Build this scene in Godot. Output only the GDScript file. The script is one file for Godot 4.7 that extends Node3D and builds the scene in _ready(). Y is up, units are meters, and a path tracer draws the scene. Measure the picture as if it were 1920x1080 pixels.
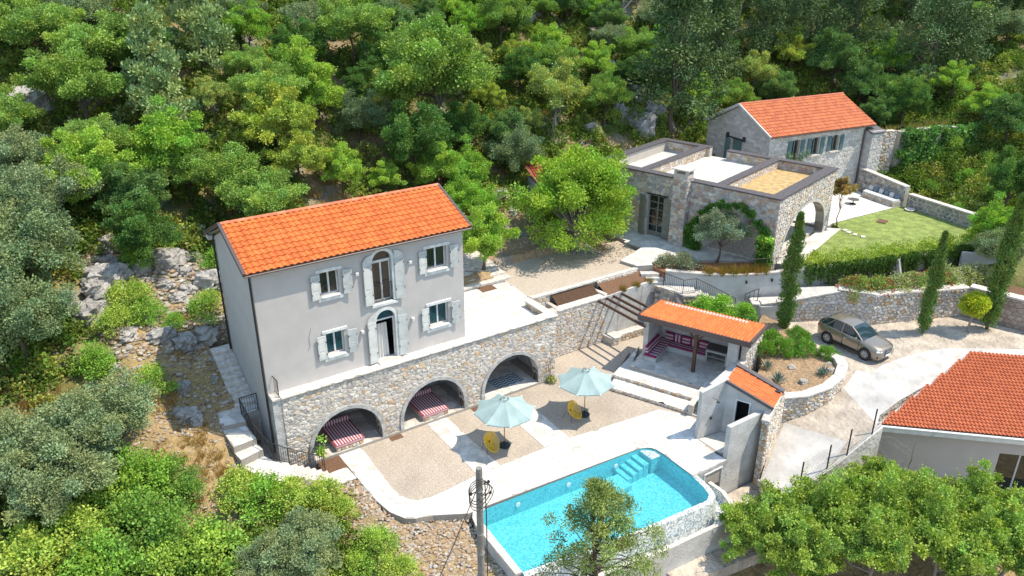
extends Node3D

const EYE := Vector3(-8.169, 24.285, 33.374)
const SUN := Vector3(0.405, 0.875, 0.255)
const T := 3.9
const F := 4.2
const H := 4.3
const U := Vector3(0.409, 0, 0.9125)
const N := Vector3(0.9125, 0, -0.409)
const P0 := Vector3(22.45, 0, 2.4)
const A := Vector3(0.264, 0, 0.9645)
const B := Vector3(0.9645, 0, -0.264)
const Q := Vector3(33.5, 0, 2.4)

var M := {}
var org := {}
var taken := {}
var rng := RandomNumberGenerator.new()
var bumps := FastNoiseLite.new()


# ---------------------------------------------------------------- mesh builder
class MB:
	var v := PackedVector3Array()
	var n := PackedVector3Array()
	var c := PackedColorArray()
	var u := PackedVector2Array()

	func tri(a: Vector3, b: Vector3, d: Vector3, col := Color.WHITE) -> void:
		var k := (b - a).cross(d - a)
		if k.length_squared() < 1e-14:
			return
		k = k.normalized()
		v.append(a); v.append(d); v.append(b)
		for i in 3:
			n.append(k); c.append(col)

	func quad(a: Vector3, b: Vector3, d: Vector3, e: Vector3, col := Color.WHITE) -> void:
		tri(a, b, d, col)
		tri(a, d, e, col)

	func strip(p: Array, q: Array, col := Color.WHITE) -> void:
		for i in p.size() - 1:
			quad(p[i], p[i + 1], q[i + 1], q[i], col)

	# a box with chamfered edges; s is the full size
	func box(at: Vector3, s: Vector3, ch := 0.0, bas := Basis(), col := Color.WHITE) -> void:
		var h := s * 0.5
		if ch <= 0.0:
			for ax in 3:
				for sg in [-1.0, 1.0]:
					var a := Vector3.ZERO; a[ax] = h[ax] * sg
					var i := Vector3.ZERO; i[(ax + 1) % 3] = h[(ax + 1) % 3]
					var j := Vector3.ZERO; j[(ax + 2) % 3] = h[(ax + 2) % 3] * sg
					quad(at + bas * (a - i - j), at + bas * (a + i - j), at + bas * (a + i + j), at + bas * (a - i + j), col)
			return
		ch = minf(ch, minf(h.x, minf(h.y, h.z)) * 0.9)
		var r := h - Vector3.ONE * ch
		for ax in 3:
			var b := (ax + 1) % 3
			var d := (ax + 2) % 3
			for sg in [-1.0, 1.0]:
				var p := []
				for st in [[-1, -1], [1, -1], [1, 1], [-1, 1]]:
					var w := Vector3.ZERO
					w[ax] = h[ax] * sg; w[b] = r[b] * st[0]; w[d] = r[d] * st[1] * sg
					p.append(at + bas * w)
				quad(p[0], p[1], p[2], p[3], col)
			for s1 in [-1.0, 1.0]:
				for s2 in [-1.0, 1.0]:
					var p := []
					for st in [[0, -1], [0, 1], [1, 1], [1, -1]]:
						var w := Vector3.ZERO
						w[ax] = r[ax] * st[1]
						w[b] = (h[b] if st[0] == 0 else r[b]) * s1
						w[d] = (r[d] if st[0] == 0 else h[d]) * s2
						p.append(at + bas * w)
					if s1 * s2 > 0: quad(p[3], p[2], p[1], p[0], col)
					else: quad(p[0], p[1], p[2], p[3], col)
		for sx in [-1.0, 1.0]:
			for sy in [-1.0, 1.0]:
				for sz in [-1.0, 1.0]:
					var a := at + bas * Vector3(h.x * sx, r.y * sy, r.z * sz)
					var b := at + bas * Vector3(r.x * sx, h.y * sy, r.z * sz)
					var d := at + bas * Vector3(r.x * sx, r.y * sy, h.z * sz)
					if sx * sy * sz > 0: tri(a, b, d, col)
					else: tri(a, d, b, col)

	# a flat outline in the frame's x-y plane pushed out along its z from d0 to d1
	func extrude(poly: PackedVector2Array, f: Transform3D, d0: float, d1: float, col := Color.WHITE, skip_x := []) -> void:
		var p := poly
		if Geometry2D.is_polygon_clockwise(p):
			p = PackedVector2Array(poly); p.reverse()
		var idx := Geometry2D.triangulate_polygon(p)
		for i in range(0, idx.size(), 3):
			var a := p[idx[i]]; var b := p[idx[i + 1]]; var d := p[idx[i + 2]]
			if (b - a).cross(d - a) < 0:
				var t := b; b = d; d = t
			tri(f * Vector3(a.x, a.y, d1), f * Vector3(b.x, b.y, d1), f * Vector3(d.x, d.y, d1), col)
			tri(f * Vector3(a.x, a.y, d0), f * Vector3(d.x, d.y, d0), f * Vector3(b.x, b.y, d0), col)
		for i in p.size():
			var a := p[i]; var b := p[(i + 1) % p.size()]
			var drop := false
			for x in skip_x:
				if absf(a.x - x) < 1e-4 and absf(b.x - x) < 1e-4:
					drop = true
			if drop: continue
			quad(f * Vector3(a.x, a.y, d0), f * Vector3(b.x, b.y, d0), f * Vector3(b.x, b.y, d1), f * Vector3(a.x, a.y, d1), col)

	# a wall with openings, cut into upright strips through the middle of every opening
	func wall(outline: PackedVector2Array, holes: Array, f: Transform3D, d0: float, d1: float, col := Color.WHITE) -> void:
		var lo := INF; var hi := -INF
		for q in outline:
			lo = minf(lo, q.x); hi = maxf(hi, q.x)
		var cuts := []
		for hole in holes:
			var m := 0.0
			for q in hole: m += q.x / hole.size()
			var known := false
			for k in cuts: known = known or absf(k - m) < 0.02
			if not known and m > lo and m < hi: cuts.append(m)
		cuts.sort()
		var edges := [lo - 1.0] + cuts + [hi + 1.0]
		for i in edges.size() - 1:
			var s := PackedVector2Array([Vector2(edges[i], -100), Vector2(edges[i + 1], -100), Vector2(edges[i + 1], 100), Vector2(edges[i], 100)])
			var bits := Geometry2D.intersect_polygons(outline, s)
			for hole in holes:
				var nxt: Array[PackedVector2Array] = []
				for b in bits: nxt.append_array(Geometry2D.clip_polygons(b, hole))
				bits = nxt
			for b in bits:
				if b.size() > 2 and not Geometry2D.is_polygon_clockwise(b): extrude(b, f, d0, d1, col, cuts)

	func tube(pts: Array, rad: Array, sides := 6, col := Color.WHITE, caps := true) -> void:
		var rings := []
		for i in pts.size():
			var d: Vector3 = (pts[mini(i + 1, pts.size() - 1)] - pts[maxi(i - 1, 0)]).normalized()
			var x := d.cross(Vector3.UP if absf(d.y) < 0.95 else Vector3.RIGHT).normalized()
			var y := x.cross(d)
			var r := []
			for k in sides:
				var t := TAU * k / sides
				r.append(pts[i] + (x * cos(t) + y * sin(t)) * rad[i])
			rings.append(r)
		for i in rings.size() - 1:
			for k in sides:
				var l := (k + 1) % sides
				var o := v.size()
				quad(rings[i][l], rings[i][k], rings[i + 1][k], rings[i + 1][l], col)
				if v.size() - o == 6:
					var nk: Vector3 = (rings[i][k] - pts[i]).normalized()
					var nl: Vector3 = (rings[i][l] - pts[i]).normalized()
					var mk: Vector3 = (rings[i + 1][k] - pts[i + 1]).normalized()
					var ml: Vector3 = (rings[i + 1][l] - pts[i + 1]).normalized()
					var list := [nl, mk, nk, nl, ml, mk]
					for j in 6:
						if list[j].length() > 0.5: n[o + j] = list[j]
		if caps:
			for k in sides:
				tri(pts[0], rings[0][k], rings[0][(k + 1) % sides], col)
				tri(pts[-1], rings[-1][(k + 1) % sides], rings[-1][k], col)

	# rings of points round an axis: profile is [radius, height] pairs
	func lathe(at: Vector3, profile: Array, sides := 16, col := Color.WHITE, bas := Basis()) -> void:
		for i in profile.size() - 1:
			for k in sides:
				var t := TAU * k / sides; var w := TAU * (k + 1) / sides
				var f := func(q: Array, g: float) -> Vector3: return at + bas * Vector3(cos(g) * q[0], q[1], -sin(g) * q[0])
				quad(f.call(profile[i], t), f.call(profile[i], w), f.call(profile[i + 1], w), f.call(profile[i + 1], t), col)

	# normals shared by points that lie together, for round things
	func soften(from := 0, most := -1.0) -> void:
		var sum := {}
		for i in range(from, v.size()):
			var k := Vector3i((v[i] * 2000.0).round())
			if not sum.has(k): sum[k] = []
			sum[k].append(i)
		var old := n.duplicate()
		for k in sum:
			for i in sum[k]:
				var s := Vector3.ZERO
				for j in sum[k]:
					if old[i].dot(old[j]) > most: s += old[j]
				if s.length() > 1e-6: n[i] = s.normalized()

	func mesh(off := Vector3.ZERO) -> ArrayMesh:
		var a := []
		a.resize(Mesh.ARRAY_MAX)
		var w := v
		if off != Vector3.ZERO:
			w = PackedVector3Array()
			w.resize(v.size())
			for i in v.size(): w[i] = v[i] - off
		a[Mesh.ARRAY_VERTEX] = w
		a[Mesh.ARRAY_NORMAL] = n
		a[Mesh.ARRAY_COLOR] = c
		if u.size() == v.size(): a[Mesh.ARRAY_TEX_UV] = u
		var m := ArrayMesh.new()
		m.add_surface_from_arrays(Mesh.PRIMITIVE_TRIANGLES, a)
		return m


# ---------------------------------------------------------------- naming and parenting
func numbered(called: String) -> String:
	taken[called] = taken.get(called, -1) + 1
	return called if taken[called] == 0 else "%s_%03d" % [called, taken[called]]

func tag(o: Node3D, label: String, category: String, group := "") -> Node3D:
	o.set_meta("label", label)
	o.set_meta("category", category)
	if group: o.set_meta("group", group)
	return o

func thing(called: String, label: String, category: String, at := Vector3.ZERO, group := "") -> Node3D:
	var o := Node3D.new()
	o.name = numbered(called)
	add_child(o)
	o.position = at
	org[o] = at
	return tag(o, label, category, group)

func put(parent: Node, called: String, mesh: Mesh, m: Material) -> MeshInstance3D:
	var o := MeshInstance3D.new()
	o.mesh = mesh
	o.material_override = m
	o.cast_shadow = GeometryInstance3D.SHADOW_CASTING_SETTING_ON
	if parent == self: o.name = numbered(called)
	else: o.name = called
	parent.add_child(o, true)
	return o

# a part: the builder's points are in world space
func part(parent: Node, called: String, mb: MB, m: Material, label := "") -> MeshInstance3D:
	var off: Vector3 = org.get(parent, Vector3.ZERO)
	var o := put(parent, called, mb.mesh(off), m)
	org[o] = off
	if label: o.set_meta("label", label)
	return o

func single(called: String, label: String, category: String, mb: MB, m: Material, at := Vector3.ZERO, group := "") -> MeshInstance3D:
	var o := put(self, called, mb.mesh(at), m)
	o.position = at
	org[o] = at
	tag(o, label, category, group)
	return o

func struct(called: String, mb: MB, m: Material) -> MeshInstance3D:
	var o := put(self, called, mb.mesh(), m)
	o.set_meta("kind", "structure")
	org[o] = Vector3.ZERO
	return o

func dup(o: Node3D, called: String, at: Vector3, turn: float, size: Vector3, label: String, group := "") -> Node3D:
	var r: Node3D = o.duplicate()
	r.name = numbered(called)
	add_child(r)
	r.position = at
	r.rotation.y = turn
	r.scale = size
	r.set_meta("label", label)
	if group: r.set_meta("group", group)
	return r

func frame(o: Vector3, x: Vector3, y := Vector3.UP) -> Transform3D:
	x = x.normalized()
	y = y.normalized()
	return Transform3D(Basis(x, y, x.cross(y)), o)

func flat(y: float) -> Transform3D:
	return Transform3D(Basis(Vector3.RIGHT, Vector3(0, 0, -1), Vector3.UP), Vector3(0, y, 0))

func P(list: Array) -> PackedVector2Array:
	var r := PackedVector2Array()
	for i in range(0, list.size(), 2): r.append(Vector2(list[i], list[i + 1]))
	return r

# outline on the ground given as x, z pairs, for frames made by flat()
func G(list: Array) -> PackedVector2Array:
	var r := PackedVector2Array()
	for i in range(0, list.size(), 2): r.append(Vector2(list[i], -list[i + 1]))
	return r

func rect(x0: float, y0: float, x1: float, y1: float) -> PackedVector2Array:
	return PackedVector2Array([Vector2(x0, y0), Vector2(x1, y0), Vector2(x1, y1), Vector2(x0, y1)])

func arch(cx: float, hw: float, y0: float, spring: float, rise := -1.0, seg := 20) -> PackedVector2Array:
	if rise < 0: rise = hw
	var r := PackedVector2Array([Vector2(cx - hw, y0), Vector2(cx + hw, y0)])
	for i in seg + 1:
		var t := PI * i / seg
		r.append(Vector2(cx + cos(t) * hw, spring + sin(t) * rise))
	return r


# ---------------------------------------------------------------- materials
func lin(r: float, g: float, b: float) -> Color:
	return Color(r, g, b).linear_to_srgb()

func noise_tex(freq: float, lo: float, hi: float, seed_: int, kind := FastNoiseLite.TYPE_SIMPLEX_SMOOTH, oct := 4, size := 256) -> NoiseTexture2D:
	var n := FastNoiseLite.new()
	n.noise_type = kind
	n.frequency = freq
	n.fractal_octaves = oct
	n.seed = seed_
	var g := Gradient.new()
	g.set_color(0, Color(lo, lo, lo))
	g.set_color(1, Color(hi, hi, hi))
	var t := NoiseTexture2D.new()
	t.width = size; t.height = size
	t.seamless = true
	t.noise = n
	t.color_ramp = g
	return t

func bump_tex(freq: float, seed_: int, strength := 4.0, kind := FastNoiseLite.TYPE_SIMPLEX_SMOOTH) -> NoiseTexture2D:
	var t := noise_tex(freq, 0, 1, seed_, kind)
	t.color_ramp = null
	t.as_normal_map = true
	t.bump_strength = strength
	return t

func mat(key: String, col: Color, rough := 0.85, tex: Texture2D = null, scale := 1.0, nrm: Texture2D = null, nscale := 0.6, metal := 0.0) -> StandardMaterial3D:
	var m := StandardMaterial3D.new()
	m.resource_name = key
	m.albedo_color = col
	m.roughness = rough
	m.metallic = metal
	m.vertex_color_use_as_albedo = true
	if tex or nrm:
		m.uv1_triplanar = true
		m.uv1_world_triplanar = true
		m.uv1_scale = Vector3.ONE * scale
		m.albedo_texture = tex
		if nrm:
			m.normal_enabled = true
			m.normal_texture = nrm
			m.normal_scale = nscale
	M[key] = m
	return m

func leaf_mat(key: String, back: Color) -> void:
	var m := StandardMaterial3D.new()
	m.resource_name = key
	m.albedo_color = Color.WHITE
	m.vertex_color_use_as_albedo = true
	m.roughness = 0.55
	m.metallic_specular = 0.35
	m.cull_mode = BaseMaterial3D.CULL_DISABLED
	m.backlight_enabled = true
	m.backlight = back
	M[key] = m

func mosaic(colors: Array, seed_: int) -> ImageTexture:
	var r := RandomNumberGenerator.new()
	r.seed = seed_
	var im := Image.create(256, 256, false, Image.FORMAT_RGB8)
	for y in 64:
		for x in 64:
			var c: Color = colors[r.randi() % colors.size()]
			c = c.lightened(r.randf() * 0.08)
			im.fill_rect(Rect2i(x * 4, y * 4, 4, 4), c)
	return ImageTexture.create_from_image(im)

func materials() -> void:
	var fine := noise_tex(0.06, 0.80, 1.0, 1)
	var mott := noise_tex(0.02, 0.72, 1.0, 2, FastNoiseLite.TYPE_SIMPLEX_SMOOTH, 5)
	var grain := noise_tex(0.25, 0.62, 1.0, 3, FastNoiseLite.TYPE_VALUE, 3)
	var pebb := noise_tex(0.11, 0.45, 1.0, 4, FastNoiseLite.TYPE_CELLULAR, 2)
	var soft := noise_tex(0.012, 0.86, 1.0, 5, FastNoiseLite.TYPE_SIMPLEX_SMOOTH, 5)
	var rough_n := bump_tex(0.08, 6, 5.0)
	var grit_n := bump_tex(0.2, 7, 6.0, FastNoiseLite.TYPE_VALUE)
	var rock_n := bump_tex(0.03, 8, 10.0)
	mat("stucco", lin(0.47, 0.452, 0.438), 0.92, noise_tex(0.012, 0.95, 1.0, 15), 0.28)
	mat("white_plaster", lin(0.52, 0.52, 0.51), 0.9, soft, 0.35, grit_n, 0.25)
	mat("grey_plaster", lin(0.55, 0.55, 0.54), 0.9, mott, 0.3, grit_n, 0.3)
	mat("mortar", lin(0.76, 0.70, 0.61), 0.95, grain, 0.7, grit_n, 0.8)
	mat("stone", lin(1, 1, 1), 0.88, mott, 0.9, rough_n, 0.9)
	mat("paver", lin(1, 1, 1), 0.75, soft, 0.6, grit_n, 0.15)
	mat("joint", lin(0.50, 0.46, 0.41), 0.95, grain, 0.7)
	mat("gravel", lin(0.67, 0.575, 0.475), 0.95, grain, 0.55, grit_n, 0.8)
	mat("coping", lin(0.74, 0.69, 0.63), 0.8, mott, 0.5, rough_n, 0.3)
	mat("concrete", lin(0.72, 0.695, 0.66), 0.85, mott, 0.10, grit_n, 0.2)
	mat("drive", lin(0.64, 0.555, 0.46), 0.95, mott, 0.12, grit_n, 0.6)
	mat("tile", lin(1, 1, 1), 0.65, fine, 0.9)
	mat("slate", lin(0.115, 0.105, 0.115), 0.6, mott, 0.6, rough_n, 0.2)
	mat("brown_metal", lin(0.085, 0.06, 0.058), 0.45)
	mat("black_metal", lin(0.02, 0.02, 0.022), 0.5)
	mat("shutter", lin(0.57, 0.60, 0.585), 0.55, soft, 0.7)
	mat("white_frame", lin(0.68, 0.71, 0.70), 0.5, soft, 0.7)
	mat("sage", lin(0.20, 0.215, 0.18), 0.6, soft, 0.7)
	mat("teal", lin(0.10, 0.18, 0.19), 0.6, soft, 0.7)
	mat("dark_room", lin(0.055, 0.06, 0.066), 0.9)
	mat("curtain", lin(0.6, 0.6, 0.58), 0.95)
	mat("fabric", lin(1, 1, 1), 0.95, fine, 1.5)
	mat("canopy", lin(0.34, 0.455, 0.455), 0.9, soft, 0.4)
	M.canopy.backlight_enabled = true
	M.canopy.backlight = Color(0.25, 0.33, 0.33)
	mat("wood", lin(0.13, 0.07, 0.042), 0.7, noise_tex(0.05, 0.6, 1.0, 9), 1.2)
	mat("pale_wood", lin(0.33, 0.2, 0.11), 0.6, fine, 1.0)
	mat("yellow", lin(0.78, 0.50, 0.05), 0.55)
	mat("soil", lin(0.24, 0.13, 0.075), 1.0, grain, 0.45, grit_n, 1.0)
	mat("straw", lin(0.60, 0.42, 0.19), 0.95, mott, 0.35, grit_n, 0.5)
	mat("earth", lin(1, 1, 1), 1.0, grain, 0.22, rock_n, 0.8)
	mat("rock", lin(1, 1, 1), 0.95, mott, 0.35, rock_n, 1.2)
	mat("bark", lin(0.15, 0.115, 0.085), 0.95, mott, 1.5, rough_n, 1.0)
	mat("pale_bark", lin(0.33, 0.30, 0.27), 0.95, mott, 1.5, rough_n, 0.6)
	mat("pole", lin(0.29, 0.275, 0.25), 0.85, mott, 0.5, grit_n, 0.5)
	mat("lawn", lin(0.31, 0.40, 0.10), 1.0, mott, 0.22, grit_n, 1.0)
	mat("car_paint", lin(0.25, 0.215, 0.175), 0.3, null, 1.0, null, 0.0, 0.55)
	M.car_paint.clearcoat_enabled = true
	M.car_paint.clearcoat = 1.0
	M.car_paint.clearcoat_roughness = 0.05
	mat("rubber", lin(0.015, 0.015, 0.016), 0.8)
	mat("alloy", lin(0.62, 0.62, 0.63), 0.35, null, 1.0, null, 0.0, 0.7)
	mat("chrome", lin(0.7, 0.7, 0.7), 0.15, null, 1.0, null, 0.0, 1.0)
	mat("lamp_glass", lin(0.75, 0.78, 0.8), 0.1)
	mat("red_lamp", lin(0.35, 0.02, 0.02), 0.25)
	mat("plate", lin(0.8, 0.8, 0.8), 0.4)
	mat("car_glass", lin(0.02, 0.04, 0.05), 0.04)
	M.car_glass.metallic_specular = 0.8
	var g := mat("glass", lin(0.02, 0.03, 0.035), 0.03)
	g.albedo_color.a = 0.55
	g.transparency = BaseMaterial3D.TRANSPARENCY_ALPHA
	g.vertex_color_use_as_albedo = false
	g.metallic_specular = 0.7
	var w := mat("water", lin(0.05, 0.42, 0.48), 0.02)
	w.albedo_color.a = 0.14
	w.transparency = BaseMaterial3D.TRANSPARENCY_ALPHA
	w.vertex_color_use_as_albedo = false
	w.normal_enabled = true
	w.normal_texture = bump_tex(0.02, 12, 1.2)
	w.normal_scale = 0.10
	w.uv1_triplanar = true
	w.uv1_world_triplanar = true
	w.uv1_scale = Vector3.ONE * 0.35
	for k in [["pool_mosaic", [Color(0.28, 0.72, 0.77), Color(0.31, 0.74, 0.79), Color(0.26, 0.70, 0.75), Color(0.36, 0.76, 0.80), Color(0.20, 0.63, 0.69)], 21], ["grey_mosaic", [Color(0.82, 0.83, 0.82), Color(0.74, 0.77, 0.77), Color(0.62, 0.66, 0.67), Color(0.88, 0.88, 0.87), Color(0.5, 0.55, 0.57)], 22]]:
		var m := mat(k[0], Color.WHITE, 0.35, mosaic(k[1], k[2]), 0.22)
		m.texture_filter = BaseMaterial3D.TEXTURE_FILTER_NEAREST
	leaf_mat("leaf", Color(0.72, 0.80, 0.36))
	leaf_mat("grey_leaf", Color(0.58, 0.62, 0.46))
	leaf_mat("needle", Color(0.3, 0.34, 0.2))


# ---------------------------------------------------------------- stones, tiles
const LIME := [[0.80, 0.74, 0.66], [0.72, 0.66, 0.59], [0.84, 0.80, 0.73], [0.66, 0.62, 0.57], [0.78, 0.67, 0.53], [0.60, 0.56, 0.53], [0.74, 0.55, 0.36], [0.82, 0.76, 0.67], [0.80, 0.75, 0.68], [0.70, 0.65, 0.60]]
const WARM := [[0.74, 0.64, 0.50], [0.66, 0.51, 0.35], [0.78, 0.70, 0.59], [0.58, 0.50, 0.43], [0.68, 0.46, 0.28], [0.80, 0.74, 0.64], [0.64, 0.59, 0.54]]
const GREYS := [[0.34, 0.33, 0.32], [0.26, 0.26, 0.27], [0.42, 0.40, 0.38], [0.30, 0.29, 0.29], [0.46, 0.43, 0.39]]
const BLOCK := [[0.72, 0.69, 0.64], [0.78, 0.75, 0.70], [0.66, 0.63, 0.59], [0.82, 0.79, 0.74]]
const PALE := [[0.67, 0.64, 0.60], [0.70, 0.68, 0.65], [0.61, 0.58, 0.54], [0.68, 0.64, 0.58], [0.65, 0.63, 0.61]]
const RUST := [[0.68, 0.64, 0.59], [0.54, 0.51, 0.49], [0.62, 0.46, 0.34], [0.52, 0.38, 0.32], [0.74, 0.69, 0.62], [0.48, 0.47, 0.48], [0.70, 0.60, 0.48], [0.72, 0.68, 0.63]]

func pick(pal: Array) -> Color:
	var q: Array = pal[rng.randi() % pal.size()]
	var k := rng.randf_range(0.86, 1.12)
	return Color(minf(q[0] * k, 1), minf(q[1] * k, 1), minf(q[2] * k, 1))

func cells(outline: PackedVector2Array, holes: Array, cell: Vector2, jit: float) -> Array:
	var lo := outline[0]; var hi := outline[0]
	for q in outline:
		lo = lo.min(q); hi = hi.max(q)
	var nx := int((hi.x - lo.x) / cell.x) + 3
	var ny := int((hi.y - lo.y) / cell.y) + 3
	var pt := []
	for j in ny:
		var row := []
		for i in nx:
			var o := 0.5 if j % 2 else 0.0
			row.append(lo + Vector2((i - 0.75 + o + rng.randf_range(-jit, jit)) * cell.x, (j - 0.5 + rng.randf_range(-jit, jit)) * cell.y))
		pt.append(row)
	var boxes := []
	for h in holes:
		var a: Vector2 = h[0]; var b: Vector2 = h[0]
		for q in h:
			a = a.min(q); b = b.max(q)
		boxes.append(Rect2(a, b - a))
	var out := []
	for j in ny:
		for i in nx:
			var c: Vector2 = pt[j][i]
			if c.x < lo.x - cell.x or c.x > hi.x + cell.x or c.y < lo.y - cell.y or c.y > hi.y + cell.y: continue
			var poly := PackedVector2Array([c + Vector2(-1.4, -1.4) * cell, c + Vector2(1.4, -1.4) * cell, c + Vector2(1.4, 1.4) * cell, c + Vector2(-1.4, 1.4) * cell])
			for dj in range(-2, 3):
				for di in range(-2, 3):
					if (di == 0 and dj == 0) or j + dj < 0 or j + dj >= ny or i + di < 0 or i + di >= nx: continue
					var q: Vector2 = pt[j + dj][i + di]
					# distances are weighed so that cells keep the shape of the grid
					var m := (c + q) * 0.5
					var d := (q - c) / (cell * cell)
					var cut := PackedVector2Array()
					var k := poly.size()
					for e in k:
						var a := poly[e]; var b := poly[(e + 1) % k]
						var sa := (a - m).dot(d); var sb := (b - m).dot(d)
						if sa <= 0: cut.append(a)
						if (sa < 0 and sb > 0) or (sa > 0 and sb < 0): cut.append(a.lerp(b, sa / (sa - sb)))
					poly = cut
					if poly.size() < 3: break
				if poly.size() < 3: break
			if poly.size() < 3: continue
			var whole := true
			for q in poly:
				if not Geometry2D.is_point_in_polygon(q, outline): whole = false; break
			var bits: Array[PackedVector2Array] = [poly]
			if not whole: bits = Geometry2D.intersect_polygons(poly, outline)
			var bb := Rect2(c - cell * 1.2, cell * 2.4)
			for h in holes.size():
				if boxes[h].intersects(bb):
					var nxt: Array[PackedVector2Array] = []
					for b in bits: nxt.append_array(Geometry2D.clip_polygons(b, holes[h]))
					bits = nxt
			for b in bits:
				if b.size() < 3 or Geometry2D.is_polygon_clockwise(b): continue
				var area := 0.0
				for e in b.size(): area += b[e].cross(b[(e + 1) % b.size()]) * 0.5
				if area > cell.x * cell.y * 0.12: out.append(b)
	return out

# one stone: sides, a chamfer and a slightly tilted face
func stone(mb: MB, poly: PackedVector2Array, f: Transform3D, d0: float, d1: float, joint: float, ch: float, tilt: float, col: Color) -> void:
	var c := Vector2.ZERO
	for q in poly: c += q
	c /= poly.size()
	var n := poly.size()
	var lowr := []; var top := []; var tx := rng.randf_range(-tilt, tilt); var ty := rng.randf_range(-tilt, tilt)
	for q in poly:
		var d := q - c
		var l := maxf(d.length(), 0.001)
		var a := c + d * maxf(0.3, 1.0 - joint / l)
		var b := c + d * maxf(0.2, 1.0 - (joint + ch) / l)
		lowr.append([f * Vector3(a.x, a.y, d0), f * Vector3(a.x, a.y, d1 - ch * 0.8)])
		top.append(f * Vector3(b.x, b.y, d1 + d.x * tx + d.y * ty))
	var mid := f * Vector3(c.x, c.y, d1 + ch * 0.25)
	for i in n:
		var j := (i + 1) % n
		mb.quad(lowr[i][0], lowr[j][0], lowr[j][1], lowr[i][1], col)
		mb.quad(lowr[i][1], lowr[j][1], top[j], top[i], col)
		mb.tri(mid, top[i], top[j], col)

func stones(parent: Node, called: String, m: Material, f: Transform3D, outline: PackedVector2Array, holes: Array, cell: Vector2, pal: Array, o := {}) -> void:
	var most: int = o.get("most", 300)
	var joint: float = o.get("joint", 0.014)
	var depth: float = o.get("depth", 0.06)
	var base: float = o.get("base", 0.0)
	var ch: float = o.get("ch", 0.02)
	var list := cells(outline, holes, cell, o.get("jit", 0.3))
	var ranked := []
	for p in list:
		var c := Vector2.ZERO
		for q in p: c += q
		c /= p.size()
		ranked.append([(f * Vector3(c.x, c.y, 0)).distance_to(EYE), p])
	ranked.sort_custom(func(a: Array, b: Array) -> bool: return a[0] < b[0])
	var rest := MB.new()
	for i in ranked.size():
		var mb := MB.new() if i < most else rest
		stone(mb, ranked[i][1], f, base - 0.02, base + depth * rng.randf_range(0.75, 1.25), joint, ch, o.get("tilt", 0.08), pick(pal))
		if i < most and mb.v.size(): part(parent, called, mb, m)
	if rest.v.size():
		var r := part(parent, called, rest, m)
		r.set_meta("kind", "stuff")

func tile_mesh(w: float, l: float, col: Color) -> ArrayMesh:
	var mb := MB.new()
	var pr := []
	for i in 9:
		var s := i / 8.0
		var y := 0.06 * sin(PI * clampf((s - 0.42) / 0.58, 0, 1)) - 0.014 * sin(PI * clampf(s / 0.42, 0, 1))
		pr.append(Vector2((s - 0.02) * w * 1.06, y))
	for i in 8:
		var a: Vector2 = pr[i]; var b: Vector2 = pr[i + 1]
		mb.quad(Vector3(a.x, a.y + 0.05, 0), Vector3(b.x, b.y + 0.05, 0), Vector3(b.x, b.y, -l), Vector3(a.x, a.y, -l), col)
	mb.soften(0, 0.3)
	for i in 8:
		var a: Vector2 = pr[i]; var b: Vector2 = pr[i + 1]
		mb.quad(Vector3(a.x, a.y + 0.008, 0), Vector3(b.x, b.y + 0.008, 0), Vector3(b.x, b.y + 0.05, 0), Vector3(a.x, a.y + 0.05, 0), col)
	return mb.mesh()

# tiles over a slope: eave is the low left corner, x runs along the eave, up climbs the slope
func tiles(roof: Node, eave: Vector3, x: Vector3, up: Vector3, wide: float, long: float, tones: Array, most := 300, w := 0.31, g := 0.39, slant := 0.0) -> void:
	x = x.normalized(); up = up.normalized()
	var nx := int(round(wide / w)); var ny := int(round(long / g))
	w = wide / nx; g = long / ny
	var nrm := x.cross(up).normalized()
	if nrm.y < 0: nrm = -nrm
	var bas := Basis(x, nrm, -up)
	var variants := []
	for t in tones: variants.append(tile_mesh(w, g * 1.12, t))
	var plain := tile_mesh(w, g * 1.12, Color.WHITE)
	var list := []
	for j in ny:
		for i in nx:
			var p := eave + x * (i * w) + up * (j * g) + nrm * 0.02
			if (i + 0.5) * w < slant * (j + 0.5) * g: continue
			var wob := Basis(nrm, rng.randf_range(-0.012, 0.012)) * Basis(x, rng.randf_range(-0.01, 0.01))
			list.append([p.distance_to(EYE), Transform3D(wob * bas, p)])
	list.sort_custom(func(a: Array, b: Array) -> bool: return a[0] < b[0])
	var off: Vector3 = org[roof]
	var rest := []
	for i in list.size():
		if i < most:
			var o := put(roof, "roof_tile", variants[rng.randi() % variants.size()], M.tile)
			o.transform = Transform3D(list[i][1].basis, list[i][1].origin - off)
		else: rest.append(list[i][1])
	if rest.size():
		var mm := MultiMesh.new()
		mm.transform_format = MultiMesh.TRANSFORM_3D
		mm.use_colors = true
		mm.mesh = plain
		mm.instance_count = rest.size()
		for i in rest.size():
			mm.set_instance_transform(i, Transform3D(rest[i].basis, rest[i].origin - off))
			mm.set_instance_color(i, tones[rng.randi() % tones.size()])
		var o := MultiMeshInstance3D.new()
		o.multimesh = mm
		o.material_override = M.tile
		o.name = "roof_tiles"
		o.set_meta("kind", "stuff")
		roof.add_child(o, true)

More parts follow.
